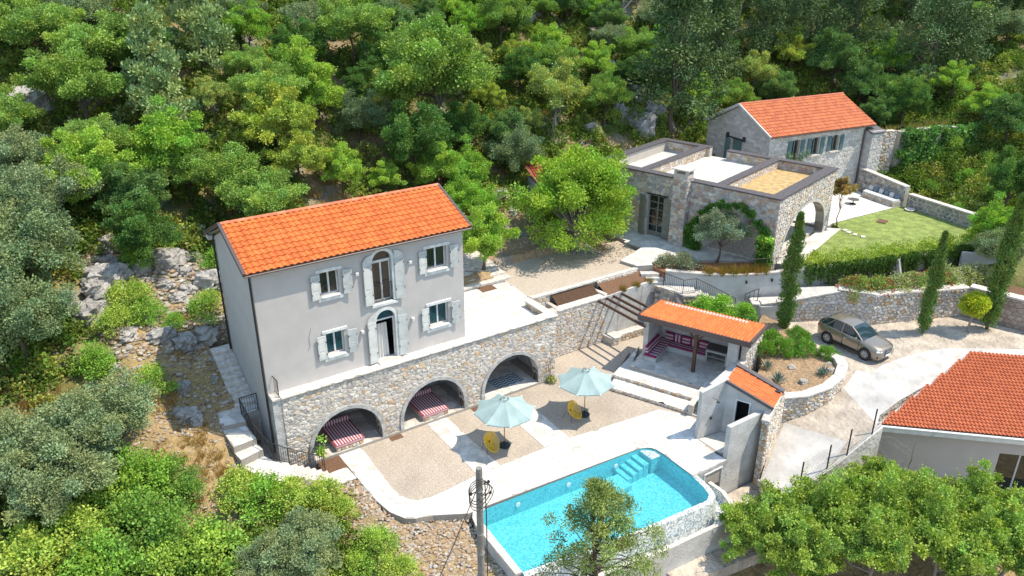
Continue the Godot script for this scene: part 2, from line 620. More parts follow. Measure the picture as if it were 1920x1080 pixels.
func ridge_caps(roof: Node, a: Vector3, b: Vector3, tones: Array, step := 0.38) -> void:
	var n := int(round(a.distance_to(b) / step))
	var d := (b - a).normalized()
	var side := d.cross(Vector3.UP).normalized()
	var made := []
	for t in tones:
		var mb := MB.new()
		var l := a.distance_to(b) / n
		var p := []; var q := []
		for i in 9:
			var g := PI * i / 8.0
			p.append(Vector3(0, sin(g) * 0.09, 0) + Vector3(cos(g) * 0.12, 0, 0) + Vector3(0, 0, 0))
			q.append(Vector3(0, sin(g) * 0.105, 0) + Vector3(cos(g) * 0.135, 0, 0) + Vector3(0, 0, -l * 1.08))
		mb.strip(p, q, t)
		mb.soften()
		for i in 8: mb.tri(Vector3(0, 0, -l * 1.08), q[i], q[i + 1], t)
		made.append(mb.mesh())
	for i in n:
		var o := put(roof, "ridge_tile", made[rng.randi() % made.size()], M.tile)
		o.transform = Transform3D(Basis(side, Vector3.UP, -d), a.lerp(b, float(i) / n) - org[roof])


# ---------------------------------------------------------------- plants
func leaf(mb: MB, p: Vector3, dir: Vector3, l: float, w: float, col: Color) -> void:
	var s := dir.cross(Vector3(rng.randf_range(-1, 1), rng.randf_range(-1, 1), rng.randf_range(-1, 1))).normalized() * w
	var e := p + dir * l
	var m := p + dir * l * 0.5 
	mb.tri(p, m + s, e, col)
	mb.tri(p, e, m - s, col)

func ball_point() -> Vector3:
	while true:
		var q := Vector3(rng.randf_range(-1, 1), rng.randf_range(-1, 1), rng.randf_range(-1, 1))
		if q.length_squared() <= 1.0 and q.length_squared() > 0.01: return q
	return Vector3.UP

func shade(c: Color, k: float, warm := 0.0) -> Color:
	return Color(clampf(c.r * k * (1.0 + warm), 0, 1), clampf(c.g * k, 0, 1), clampf(c.b * k * (1.0 - warm), 0, 1))

# leaves in clumps: every clump is [centre, radius]; leaves sit through its outer part and point outwards and up
func leaves(mb: MB, clumps: Array, each: int, l: float, w: float, col: Color, o := {}) -> void:
	var droop: float = o.get("droop", 0.15)
	var flat_: float = o.get("flat", 0.75)
	var vary: float = o.get("vary", 0.22)
	for k in clumps:
		var tone := shade(Color(col.r * 2.05, col.g * 1.95, col.b * 1.75), rng.randf_range(1.0 - vary, 1.0 + vary), rng.randf_range(-0.12, 0.16))
		var count := int(each * rng.randf_range(0.7, 1.3))
		for i in count:
			var d := ball_point().normalized()
			var r := 1.35 * (rng.randf() + rng.randf() + rng.randf()) / 3.0
			var p: Vector3 = k[0] + Vector3(d.x, d.y * flat_, d.z) * r * k[1]
			var dir := (d * 0.8 + ball_point() * 0.9 + Vector3(0, 0.25 - droop, 0)).normalized()
			leaf(mb, p, dir, l * rng.randf_range(0.6, 1.3), w * rng.randf_range(0.7, 1.2), shade(tone, rng.randf_range(0.8, 1.2)))

func crown_clumps(r: float, lo: float, hi: float, count: int, size: float, kind := "round") -> Array:
	var out := []
	var lobes := []
	for i in 5: lobes.append([rng.randf() * TAU, rng.randf_range(0.75, 1.2)])
	for i in count:
		var t := rng.randf()
		var ang := rng.randf() * TAU
		var k := 1.0
		for q in lobes: k += 0.18 * q[1] * cos((ang - q[0]) * 2.0) * 0.5
		var y := lerpf(lo, hi, t)
		var prof := sin(PI * pow(clampf(t * 0.88 + 0.08, 0, 1), 0.8))
		if kind == "cone": prof = (1.0 - t) * 0.95 + 0.06
		elif kind == "column": prof = 0.55 + 0.45 * sin(PI * minf(t * 1.15, 1.0)) if t < 0.87 else (1.0 - t) * 3.0
		elif kind == "dome": prof = sqrt(maxf(0.02, 1.0 - t * t))
		elif kind == "flat": prof = 0.5 + 0.5 * t
		var rr := r * prof * k * pow(rng.randf(), 0.35)
		out.append([Vector3(cos(ang) * rr, y, sin(ang) * rr), size * rng.randf_range(0.65, 1.35) * (0.55 if kind == "column" and t > 0.8 else 1.0)])
	return out

# leaf clumps strung along branches, so that the outline breaks into sprays
func spray_clumps(r: float, lo: float, hi: float, branches: int, per: int, size: float) -> Array:
	var out := []
	var mid := Vector3(0, lerpf(lo, hi, 0.42), 0)
	for b in branches:
		var d := ball_point().normalized()
		if d.y < -0.3: d.y = -d.y * 0.6
		d = d.normalized()
		var l := rng.randf_range(0.7, 1.12)
		var side := ball_point() * 0.25
		for k in per:
			var t := lerpf(0.35, 1.0, (k + rng.randf()) / per)
			var e := Vector3(d.x * r, d.y * (hi - mid.y if d.y > 0 else mid.y - lo), d.z * r) * l * t
			out.append([mid + e + side * r * t * t + ball_point() * r * 0.07, size * (1.35 - 0.75 * t) * rng.randf_range(0.8, 1.2)])
	return out

func trunk(mb: MB, h: float, r: float, clumps: Array, limbs: int, lean := 0.2) -> void:
	var p := [Vector3.ZERO]
	var q := [r * 1.25]
	var at := Vector3.ZERO
	for i in 4:
		at += Vector3(rng.randf_range(-lean, lean), h / 4.0, rng.randf_range(-lean, lean))
		p.append(at); q.append(r * (1.0 - 0.17 * (i + 1)))
	mb.tube(p, q, 7)
	for i in limbs:
		var k: Array = clumps[rng.randi() % clumps.size()]
		var s: Vector3 = p[2 + rng.randi() % 3]
		var e: Vector3 = k[0]
		var m := s.lerp(e, 0.5) + Vector3(rng.randf_range(-0.2, 0.2), -0.08 * s.distance_to(e) + rng.randf_range(0, 0.2), rng.randf_range(-0.2, 0.2))
		mb.tube([s, m, e], [r * 0.42, r * 0.25, r * 0.07], 5)

# upright young shoots that break the outline
func shoots(mb: MB, clumps: Array, count: int, high: float, l: float, col: Color) -> void:
	for i in count:
		var k: Array = clumps[rng.randi() % clumps.size()]
		var d := (Vector3(k[0].x, 0, k[0].z) * 0.25 + Vector3(0, 1.1, 0) + ball_point() * 0.35).normalized()
		var n := int(high * rng.randf_range(14, 26))
		var tone := shade(Color(col.r * 2.3, col.g * 1.95, col.b * 1.6), rng.randf_range(0.85, 1.2))
		for j in n:
			var t := float(j) / n
			leaf(mb, k[0] + d * high * t + ball_point() * 0.03, (d * 0.5 + ball_point()).normalized(), l * (1.15 - 0.6 * t), l * 0.42, tone)

# a plant of its own whose parts later copies share
func plant(called: String, category: String, trunk_mb: MB, crown_mb: MB, bark: String, leafm: String, crown_name := "crown") -> Node3D:
	var o := Node3D.new()
	o.name = called
	o.set_meta("category", category)
	org[o] = Vector3.ZERO
	if trunk_mb and trunk_mb.v.size(): put(o, "trunk", trunk_mb.mesh(), M[bark])
	put(o, crown_name, crown_mb.mesh(), M[leafm])
	return o

func tree(called: String, r: float, hi: float, bare: float, count: int, each: int, l: float, col: Color, o := {}) -> Node3D:
	var c := crown_clumps(r, bare, hi, count, o.get("clump", r * 0.3), o.get("kind", "round")) if o.has("kind") else spray_clumps(r, bare, hi, int(count / 1.5) if not o.has("branches") else o.branches, o.get("per", 4), o.get("clump", r * 0.25))
	var tm := MB.new()
	var cm := MB.new()
	trunk(tm, lerpf(bare, hi, o.get("stem", 0.45)), o.get("girth", r * 0.055), c, o.get("limbs", 9), o.get("lean", 0.15))
	leaves(cm, c, each, l, l * o.get("slim", 0.42), col, o)
	if o.has("shoots"): shoots(cm, c, o.shoots, r * 0.42, l, col)
	return plant(called, o.get("category", "tree"), tm, cm, o.get("bark", "bark"), o.get("leafm", "leaf"), o.get("crown_name", "crown"))

func shrub(called: String, r: float, h: float, count: int, each: int, l: float, col: Color, o := {}) -> Node3D:
	var c := crown_clumps(r, h * 0.12, h, count, o.get("clump", r * 0.38), o.get("kind", "dome"))
	var tm := MB.new()
	for i in 5:
		var k: Array = c[rng.randi() % c.size()]
		tm.tube([Vector3(rng.randf_range(-0.1, 0.1), -0.1, rng.randf_range(-0.1, 0.1)), k[0] * 0.5, k[0]], [0.035, 0.02, 0.008], 4)
	var cm := MB.new()
	leaves(cm, c, each, l, l * o.get("slim", 0.42), col, o)
	if o.has("shoots"): shoots(cm, c, o.shoots, r * 0.5, l, col)
	return plant(called, o.get("category", "shrub"), tm, cm, o.get("bark", "bark"), o.get("leafm", "leaf"), "foliage")

func place(proto: Node3D, called: String, at: Vector3, size: float, label: String, group := "", turn := -1.0, tall := 1.0) -> Node3D:
	return dup(proto, called, at, rng.randf() * TAU if turn < 0 else turn, Vector3(size, size * tall, size), label, group)

# grass-like blades from a point
func tuft(mb: MB, at: Vector3, r: float, h: float, count: int, w: float, col: Color, spread := 0.6) -> void:
	for i in count:
		var a := rng.randf() * TAU
		var s := at + Vector3(cos(a), 0, sin(a)) * r * rng.randf() * 0.5
		var d := Vector3(cos(a) * spread * rng.randf(), 1.0, sin(a) * spread * rng.randf()).normalized()
		var k := shade(col, rng.randf_range(0.7, 1.3), rng.randf_range(-0.15, 0.2))
		var side := d.cross(Vector3(rng.randf_range(-1, 1), 0, rng.randf_range(-1, 1))).normalized() * w
		var tip := s + d * h * rng.randf_range(0.6, 1.15)
		mb.tri(s - side, s + side, tip, k)

func boulder(r: Vector3, seed_: int, col: Color) -> MB:
	var mb := MB.new()
	var nz := FastNoiseLite.new()
	nz.seed = seed_
	nz.frequency = 0.9
	var sphere := SphereMesh.new()
	sphere.radius = 1.0; sphere.height = 2.0
	sphere.radial_segments = 26; sphere.rings = 15
	var arr := sphere.get_mesh_arrays()
	var vs: PackedVector3Array = arr[Mesh.ARRAY_VERTEX]
	var ix: PackedInt32Array = arr[Mesh.ARRAY_INDEX]
	var w := []
	for p in vs:
		var k := 0.95 + 0.5 * nz.get_noise_3dv(p * 1.3) - 0.55 * absf(nz.get_noise_3dv(p * Vector3(2.2, 4.5, 2.2) + Vector3(7, 3, 1))) + 0.18 * nz.get_noise_3dv(p * 8.0)
		var q := p * k
		q = Vector3(signf(q.x) * pow(absf(q.x), 0.82), signf(q.y) * pow(absf(q.y), 0.82), signf(q.z) * pow(absf(q.z), 0.82))
		w.append(q * r)
	for i in range(0, ix.size(), 3):
		var cc := shade(col, 0.85 + 0.3 * absf(nz.get_noise_3dv(vs[ix[i]] * 4.0)))
		mb.tri(w[ix[i]], w[ix[i + 2]], w[ix[i + 1]], cc)
	mb.soften(0, 0.9)
	return mb


# ---------------------------------------------------------------- ground
func drive_y(x: float) -> float:
	if x >= 30.0: return 1.2 + 0.03 * (x - 30.0)
	if x >= 25.5: return 1.2 - 0.2 * (30.0 - x)
	return maxf(-1.6, 0.3 - 0.36 * (25.5 - x))

func ground_y(x: float, z: float) -> float:
	var p := 1.9 - 0.35 * z
	if z < -7.0: p = 4.35
	if p < -1.2: p = -1.2 + (p + 1.2) * 0.75
	if z > 2.5 and x > 0.0: p = lerpf(p, minf(p, -0.07 - 0.13 * maxf(z - 5.5, 0.0)) if z < 6.0 else -0.07 - 0.13 * (z - 5.5), smoothstep(0.0, 2.2, x) * (1.0 - smoothstep(13.0, 15.5, z)))
	p = maxf(p, -3.4)
	# right of the villas: driveway, yard and field
	var lowz := 12.2 + 0.42 * maxf(x - 21.0, 0.0)
	var q := drive_y(x) - 0.5
	q -= smoothstep(0.0, 3.0, z - lowz) * (q + 3.2)
	var t := smoothstep(18.0, 22.0, x) * smoothstep(-2.0, 3.0, z)
	if z < 3.0: q = lerpf(3.6, q, smoothstep(-1.0, 3.0, z))
	var field := smoothstep(44.0, 48.0, x)
	q = lerpf(q, 3.9 - 0.06 * maxf(z - 6.0, 0.0), field)
	var y := lerpf(p, q, t)
	# the hillside
	var foot := -7.0
	if x > 8.0: foot = lerpf(-7.0, -9.6, smoothstep(8.0, 14.0, x))
	if x > 24.0: foot = lerpf(-9.6, -11.5, smoothstep(24.0, 32.0, x))
	if x > 50.0: foot = lerpf(-11.5, -13.0, smoothstep(50.0, 60.0, x))
	var s := foot - z
	if s > 0:
		y = maxf(y, 4.2) + (0.52 + 0.22 * smoothstep(30.0, 70.0, x)) * s - 0.05 * minf(s, 3.0)
		y += 0.9 * bumps.get_noise_2d(x * 0.5, z * 0.5) * minf(s * 0.25, 2.0)
	if x > 60.0: y += 0.3 * (x - 60.0) * (1.0 - smoothstep(6.0, 14.0, z))
	if x > -3.2 and x < 0.6 and z > -8.5 and z < 3.5: y -= 0.32 * smoothstep(-3.2, -1.6, x) * smoothstep(-8.5, -7.0, z)
	if x < -3.0 and z > -9.0: y += 0.05 * (-3.0 - x)
	return y + 0.22 * bumps.get_noise_2d(x * 3.0, z * 3.0) + 0.08 * bumps.get_noise_2d(x * 11.0, z * 11.0)

var sunk := []   # [outline on the ground, level] of everything that is built into the ground

func lines(a: float, b: float, c: float, d: float, near: float, far: float) -> PackedFloat32Array:
	var r := PackedFloat32Array()
	var x := a
	while x < d:
		r.append(x)
		x += near if x >= b and x < c else far
	r.append(d)
	return r

func terrain() -> void:
	var xs := lines(-70, -16, 58, 150, 0.5, 3.0)
	var zs := lines(-150, -22, 20, 60, 0.5, 3.0)
	var mb := MB.new()
	var ys := []
	for z in zs:
		var row := PackedFloat32Array()
		for x in xs:
			var y := ground_y(x, z)
			for k in sunk:
				if y > k[1] and Geometry2D.is_point_in_polygon(Vector2(x, -z), k[0]): y = k[1]
			row.append(y)
		ys.append(row)
	var tint := FastNoiseLite.new()
	tint.seed = 5; tint.frequency = 0.06
	var patch := FastNoiseLite.new()
	patch.seed = 9; patch.frequency = 0.35
	var col := func(x: float, z: float) -> Color:
		var soil := Color(0.50, 0.35, 0.21)
		var dry := Color(0.44, 0.33, 0.13)
		var green := Color(0.15, 0.18, 0.045)
		var grey := Color(0.36, 0.34, 0.32)
		var a := tint.get_noise_2d(x, z)
		var b := patch.get_noise_2d(x, z)
		var c := soil.lerp(dry, clampf(0.3 + a * 1.4 + b * 0.5, 0, 1))
		var wild := 0.0
		if z < -10.0 or x > 44.0: wild = 0.55
		if x < -5.0 or (z > 4.0 and x < 3.0): wild = maxf(wild, 0.5)
		if x > 44.0 and z < 16.0: wild = 0.85
		c = c.lerp(green, clampf(wild + a * 0.7 + b * 0.5, 0, 0.92) if wild > 0.0 else clampf(b * 0.5 - 0.1, 0, 0.4))
		if z < -7.0 and b > 0.12: c = c.lerp(grey, clampf((b - 0.12) * 4.0, 0, 0.8))
		return c
	for j in zs.size() - 1:
		for i in xs.size() - 1:
			var a := Vector3(xs[i], ys[j][i], zs[j]); var b := Vector3(xs[i], ys[j + 1][i], zs[j + 1])
			var c := Vector3(xs[i + 1], ys[j + 1][i + 1], zs[j + 1]); var d := Vector3(xs[i + 1], ys[j][i + 1], zs[j])
			mb.quad(a, b, c, d)
			var k := mb.c.size()
			var q := [col.call(a.x, a.z), col.call(b.x, b.z), col.call(c.x, c.z), col.call(d.x, d.z)]
			# tri() stores a, d, b: the order here follows quad()'s two triangles
			var order := [0, 2, 1, 0, 3, 2]
			for e in 6: mb.c[k - 6 + e] = q[order[e]]
	struct("ground", mb, M.earth)

func sink(list: Array, level: float) -> void:
	sunk.append([G(list), level])


# ---------------------------------------------------------------- scene
func _ready() -> void:
	rng.seed = 20240611
	bumps.seed = 3
	bumps.frequency = 0.09
	var cam := Camera3D.new()
	cam.name = "camera"
	cam.position = EYE
	cam.rotation = Vector3(-0.4182, -0.5886, 0)
	cam.fov = 40.42
	cam.far = 600.0
	cam.current = true
	add_child(cam)
	var env := Environment.new()
	var sky := Sky.new()
	var sm := ProceduralSkyMaterial.new()
	sm.sky_top_color = Color(0.42, 0.50, 0.60)
	sm.sky_horizon_color = Color(0.73, 0.77, 0.80)
	sm.sky_curve = 0.16
	sm.ground_bottom_color = Color(0.30, 0.30, 0.26)
	sm.ground_horizon_color = Color(0.58, 0.66, 0.70)
	sm.sky_energy_multiplier = 1.55
	sky.sky_material = sm
	env.background_mode = Environment.BG_SKY
	env.sky = sky
	env.tonemap_mode = Environment.TONE_MAPPER_LINEAR
	env.tonemap_exposure = 1.42
	env.sdfgi_enabled = true
	env.ssao_enabled = true
	env.ssil_enabled = true
	var we := WorldEnvironment.new()
	we.name = "world"
	we.environment = env
	add_child(we)
	var sun := DirectionalLight3D.new()
	sun.name = "sun"
	sun.light_color = Color(1.0, 0.95, 0.87)
	sun.light_energy = 1.48
	sun.light_angular_distance = 0.5
	sun.shadow_enabled = true
	add_child(sun)
	sun.look_at_from_position(SUN * 100.0, Vector3.ZERO)

	materials()
	sinks()
	terrain()
	patio()
	upper_terrace()
	left_path()
	driveway()
	villa()
	arcade()
	pool()
	pavilion()
	shower()
	pergola()
	stairs()
	stone_villa()
	back_house()
	garden()
	neighbour()
	patio_things()
	car()
	pole()
	rocks()
	plants()


func sinks() -> void:
	sink([0.5, -3.2, 16.9, -3.2, 27.5, -3.0, 28.2, 2.5, 24, 9.5, 21.6, 12.0, 16.8, 12.2, 16.8, 13.4, 6.3, 12.7, 6.5, 8.6, 6.2, 8.0, 4.5, 7.1, 3.7, 6.7, 3.2, 5.5, 3.05, 3.0, 0.2, 2.9, 0.2, 0.5], -1.6)
	sink([16.0, 12.0, 17.2, 11.2, 21.2, 11.2, 21.9, 12.15, 21.5, 14.2, 18.2, 15.2, 13.5, 15.2, 5.9, 14.2, 6.0, 12.6], -2.5)
	sink([-0.3, -6.5, 11.2, -6.5, 11.2, 0.6, -0.3, 0.6], 0.4)
	sink([-0.98, -7.3, 0.2, -7.3, 0.2, 2.9, -0.55, 2.9, -1.25, 2.2, -1.78, 0.8, -1.95, -1.6, -2.0, -3.05, -1.0, -2.9], 0.25)
	sink([11.0, -6.1, 18.5, -6.1, 27.5, -3.1, 27.6, 0.0, 17, 0.5, 11, 0.5], 2.4)
	sink([17.5, -8.2, 26.0, -8.2, 26.0, -2.0, 17.5, -2.0], 3.6)
	sink([28.5, -12.5, 39.5, -15.3, 44, -2, 35, 4, 27, 0.5, 26.5, -6.0], 3.6)
	sink([27, -0.6, 30.2, 1.8, 33, 3.2, 36.5, 4.9, 45, 8.5, 53.0, 6.8, 54, -2, 44, -4, 35, 0], 0.6)
	sink([26.0, -0.5, 28.6, 1.4, 30.6, 2.6, 31.6, 3.4, 29.5, 5.6, 24.5, 2.0], 0.5)
	sink([24.0, 14.7, 28.1, 14.75, 36.8, 14.9, 46, 22, 46, 32, 36, 30, 22, 16.5], -3.2)
	sink([42.5, -6.5, 56, -4.8, 54, -0.5, 43, -3], 3.9)


# ---------------------------------------------------------------- lower level
func pave(called: String, outline: Array, y: float, deep: float, cell: float, holes := [], most := 120) -> MeshInstance3D:
	var bed := MB.new()
	bed.extrude(G(outline), flat(y), -deep, -0.012)
	var b := struct(called, bed, M.joint)
	var hs := []
	for h in holes: hs.append(G(h))
	stones(b, "paving_slab", M.paver, flat(y), G(outline), hs, Vector2(cell * 1.25, cell), PALE, {"most": most, "joint": 0.008, "depth": 0.004, "base": -0.004, "ch": 0.005, "tilt": 0.003, "jit": 0.28})
	return b

func patio() -> void:
	var g := MB.new()
	drape(g, G([0.5, 0.4, 17.0, 0.4, 17.0, -1.45, 24, -1.45, 27.6, -1.4, 28, 3, 23.5, 10.0, 17, 11.9, 17.0, 8.7, 6.9, 8.2, 4.0, 7.15, 3.5, 6.6, 3.1, 5.6, 2.9, 0.5]), 0.5, func(x: float, z: float) -> float: return 0.004 * bumps.get_noise_2d(x * 9, z * 9) - 0.006, 1.2)
	struct("patio_ground", g, M.gravel)
	# pale walks: the strip along the beds, two strips across the gravel, the broad walk by the pool
	var k := MB.new()
	pave("pool_walk", [2.93, 0.66, 4.17, 0.66, 4.06, 4.6, 4.12, 5.15, 4.35, 5.75, 4.7, 6.1, 5.2, 6.22, 6.2, 6.2, 8.05, 6.0, 13.8, 6.05, 19.7, 6.65, 20.62, 8.0, 20.7, 8.9, 19.37, 9.9, 19.22, 11.35, 19.3, 12.02, 16.88, 12.0, 16.95, 9.9, 16.88, 9.2, 16.6, 8.95, 16.1, 8.78, 7.1, 8.22, 6.2, 8.22, 4.5, 7.28, 4.0, 7.18, 3.6, 6.9, 3.2, 6.1, 3.02, 5.0, 2.97, 2.95, 2.95, 1.8], 0.012, 1.2, 0.52, [], 230)
	pave("patio_strip", [8.05, 0.66, 9.28, 0.66, 9.4, 6.0, 8.05, 5.98], 0.012, 0.3, 0.5, [], 60)
	pave("patio_strip", [13.1, 0.9, 13.9, 2.2, 13.78, 6.02, 12.17, 6.0, 12.3, 1.0], 0.012, 0.3, 0.5, [], 60)
	# the flat path between the left stairs and the first strip
	pave("foot_path", [1.75, 1.8, 2.9, 1.8, 2.95, 2.9, 1.95, 2.92], 0.01, 0.8, 0.5, [], 20)
	for q in [[5.75, 0.62, 6.45, 1.05], [10.85, 0.62, 11.5, 1.05]]:
		var s := MB.new()
		s.extrude(G([q[0], q[1], q[2], q[1], q[2], q[3], q[0], q[3]]), flat(0.0), -0.2, 0.006)
		struct("planting_pocket", s, M.soil)
	var s2 := MB.new()
	s2.extrude(G([1.75, 0.6, 2.93, 0.6, 2.93, 1.8, 1.75, 1.8]), flat(0.0), -0.4, 0.0)
	struct("planting_pocket", s2, M.soil)

func arcade() -> void:
	var w := thing("arcade_wall", "long rubble stone wall with three round arches carrying the grey villa's terrace", "wall", Vector3(8.6, 0, 0.5))
	var holes := []
	var rings := []
	for cx in [3.55, 8.6, 13.7]:
		holes.append(arch(cx, 1.88, -0.1, 0.65))
		rings.append(arch(cx, 2.09, -0.1, 0.65))
	var out := PackedVector2Array([Vector2(0.43, -0.3), Vector2(16.83, -0.3), Vector2(16.83, 4.2), Vector2(0.43, 4.2)])
	var f := Transform3D(Basis(), Vector3(0, 0, 0.55))
	var core := MB.new()
	core.wall(out, holes, f, -0.5, 0.0)
	# the left end of the wall, plain plaster, and the right return
	core.box(Vector3(16.79, 1.9, -0.75), Vector3(0.1, 4.5, 1.6))
	part(w, "wall_core", core, M.mortar)
	stones(w, "stone", M.stone, f, out, rings, Vector2(0.27, 0.17), LIME, {"most": 300, "depth": 0.034, "ch": 0.022, "joint": 0.005, "tilt": 0.13, "jit": 0.42})
	for i in 3:
		var r := MB.new()
		var a := arch([3.55, 8.6, 13.7][i], 1.88, 0.0, 0.65)
		var b := arch([3.55, 8.6, 13.7][i], 2.09, 0.0, 0.65)
		for j in range(1, a.size() - 1):
			var p := [a[j], a[j + 1], b[j + 1], b[j]]
			r.quad(f * Vector3(p[1].x, p[1].y, 0.09), f * Vector3(p[0].x, p[0].y, 0.09), f * Vector3(p[3].x, p[3].y, 0.09), f * Vector3(p[2].x, p[2].y, 0.09))
			r.quad(f * Vector3(p[3].x, p[3].y, 0.09), f * Vector3(p[3].x, p[3].y, 0), f * Vector3(p[2].x, p[2].y, 0), f * Vector3(p[2].x, p[2].y, 0.09))
			r.quad(f * Vector3(p[0].x, p[0].y, -0.5), f * Vector3(p[0].x, p[0].y, 0.09), f * Vector3(p[1].x, p[1].y, 0.09), f * Vector3(p[1].x, p[1].y, -0.5))
		for sx in [-1.0, 1.0]:
			r.box(Vector3([3.55, 8.6, 13.7][i] + sx * 1.985, 0.325, 0.595), Vector3(0.21, 0.65, 0.09))
			r.quad(Vector3([3.55, 8.6, 13.7][i] + sx * 1.88, 0, 0.05), Vector3([3.55, 8.6, 13.7][i] + sx * 1.88, 0, 0.55), Vector3([3.55, 8.6, 13.7][i] + sx * 1.88, 0.65, 0.55), Vector3([3.55, 8.6, 13.7][i] + sx * 1.88, 0.65, 0.05))
		part(w, "arch_ring", r, M.grey_plaster)
	# stone lining of the right reveals
	for cx in [3.55, 8.6, 13.7]:
		stones(w, "reveal_stone", M.stone, frame(Vector3(cx + 1.875, 0, 0.5), Vector3(0, 0, -1)), PackedVector2Array([Vector2(0, 0.05), Vector2(0.45, 0.05), Vector2(0.45, 1.5), Vector2(0, 1.5)]), [], Vector2(0.24, 0.26), WARM, {"depth": 0.02, "ch": 0.01, "tilt": 0.02, "joint": 0.008})
	# rooms behind the arches
	var room := MB.new()
	room.box(Vector3(8.4, 3.3, -1.3), Vector3(16.0, 0.25, 2.7))
	for x in [0.75, 6.08, 11.15, 16.4]: room.box(Vector3(x, 1.6, -1.3), Vector3(0.3, 3.4, 2.7))
	room.box(Vector3(8.4, 1.6, -2.75), Vector3(16.0, 3.4, 0.3))
	part(w, "room_wall", room, M.grey_plaster)
	var fl := MB.new()
	fl.box(Vector3(8.4, -0.15, -1.0), Vector3(15.6, 0.58, 3.3))
	part(w, "room_floor", fl, M.joint)
	for cx in [3.55, 8.6, 13.7]:
		stones(w, "floor_slab", M.paver, flat(0.145), G([cx - 1.87, -2.55, cx + 1.87, -2.55, cx + 1.87, 0.64, cx - 1.87, 0.64]), [], Vector2(0.62, 0.5), [[0.60, 0.55, 0.49], [0.66, 0.62, 0.56], [0.55, 0.49, 0.43]] if cx < 13 else PALE, {"most": 60, "joint": 0.01, "depth": 0.008, "ch": 0.004, "tilt": 0.004})
	# the door of dark boards at the back of the third room
	var mat_ := MB.new()
	mat_.box(Vector3(13.4, 1.35, -2.56), Vector3(3.3, 2.3, 0.06), 0.01)
	part(w, "wooden_backboard", mat_, M.wood)
	for cx in [3.55, 8.6, 13.7]:
		var l := MB.new()
		l.box(Vector3(cx + 1.845, 0.95, 0.28), Vector3(0.05, 0.16, 0.1), 0.01)
		part(w, "wall_lamp", l, M.black_metal)
	# coping of pale flags
	var cap := MB.new()
	cap.box(Vector3(8.63, 4.215, 0.31), Vector3(16.36, 0.07, 0.66))
	part(w, "coping_bed", cap, M.joint)
	stones(w, "coping_stone", M.paver, flat(4.25), G([0.43, 0.0, 16.85, 0.0, 16.85, 0.68, 0.43, 0.68]), [], Vector2(0.62, 0.42), [[0.80, 0.74, 0.66], [0.84, 0.79, 0.72], [0.76, 0.69, 0.60], [0.82, 0.77, 0.71]], {"most": 90, "joint": 0.01, "depth": 0.05, "ch": 0.015, "tilt": 0.01})
	# left end block with its white cap
	var e := MB.new()
	e.box(Vector3(0.215, 2.1, 0.05), Vector3(0.42, 4.2, 1.0))
	part(w, "end_block", e, M.grey_plaster)
	var c := MB.new()
	c.box(Vector3(0.2, 4.26, 0.08), Vector3(0.40, 0.12, 1.1), 0.015)
	part(w, "end_cap", c, M.coping)
	for i in 2:
		var cx: float = [3.55, 8.6][i]
		var d := thing("daybed", ["red and white striped daybed in the left arch beside the stairs", "red and white striped daybed in the middle arch of the stone wall"][i], "daybed", Vector3(cx + 0.08, 0.15, -0.4), "striped daybeds under the arches")
		var st := MB.new()
		st.box(Vector3(cx + 0.08, 0.28, -0.55), Vector3(1.5, 0.24, 2.2))
		part(d, "base", st, M.mortar)
		stones(d, "base_stone", M.stone, Transform3D(Basis(), Vector3(cx + 0.08, 0.17, 0.55)), rect(-0.75, 0, 0.75, 0.22), [], Vector2(0.2, 0.2), WARM, {"depth": 0.04, "ch": 0.02})
		var mt := MB.new()
		var x0 := cx - 0.7; var n := 21
		var redc := Color(0.33, 0.028, 0.075); var whitec := Color(0.68, 0.60, 0.60)
		for s in n:
			var a := x0 + 1.56 * s / n; var b := x0 + 1.56 * (s + 1) / n
			var cc := redc if s % 2 == 0 else whitec
			mt.quad(Vector3(a, 0.56, 0.56), Vector3(b, 0.56, 0.56), Vector3(b, 0.56, -1.6), Vector3(a, 0.56, -1.6), cc)
			mt.quad(Vector3(a, 0.535, 0.585), Vector3(b, 0.535, 0.585), Vector3(b, 0.56, 0.56), Vector3(a, 0.56, 0.56), cc)
		for sd in [[x0, -1.0], [x0 + 1.56, 1.0]]:
			mt.box(Vector3(sd[0] + sd[1] * 0.01, 0.47, -0.5), Vector3(0.03, 0.15, 2.16), 0.012, Basis(), Color(0.6, 0.25, 0.28))
		mt.box(Vector3(x0 + 0.78, 0.468, 0.575), Vector3(1.58, 0.135, 0.03), 0.012, Basis(), Color(0.62, 0.42, 0.44))
		mt.box(Vector3(x0 + 0.78, 0.538, 0.59), Vector3(1.58, 0.02, 0.02), 0.008, Basis(), Color(0.4, 0.04, 0.08))
		mt.box(Vector3(x0 + 0.78, 0.405, 0.59), Vector3(1.58, 0.02, 0.02), 0.008, Basis(), Color(0.4, 0.04, 0.08))
		part(d, "mattress", mt, M.fabric)
		var bo := MB.new()
		for s in n:
			var a := x0 + 1.56 * s / n; var b := x0 + 1.56 * (s + 1) / n
			bo.tube([Vector3(a, 0.70, -1.42), Vector3(b, 0.70, -1.42)], [0.15, 0.15], 12, redc if s % 2 == 0 else whitec, s == 0 or s == n - 1)
		part(d, "bolster", bo, M.fabric)
	# zigzag rug and a pouf in the third arch
	var rug := MB.new()
	rug.box(Vector3(14.05, 0.165, -0.65), Vector3(2.1, 0.012, 1.15), 0.004, Basis(), Color(0.62, 0.68, 0.70))
	for band in 5:
		for s in 8:
			var zz := -1.14 + band * 0.22
			var xa := 13.08 + s * 0.242; var xb := xa + 0.242
			var za := zz if s % 2 == 0 else zz + 0.12; var zb := zz + 0.12 if s % 2 == 0 else zz
			rug.quad(Vector3(xa, 0.176, za + 0.1), Vector3(xb, 0.176, zb + 0.1), Vector3(xb, 0.176, zb), Vector3(xa, 0.176, za), Color(0.035, 0.10, 0.17))
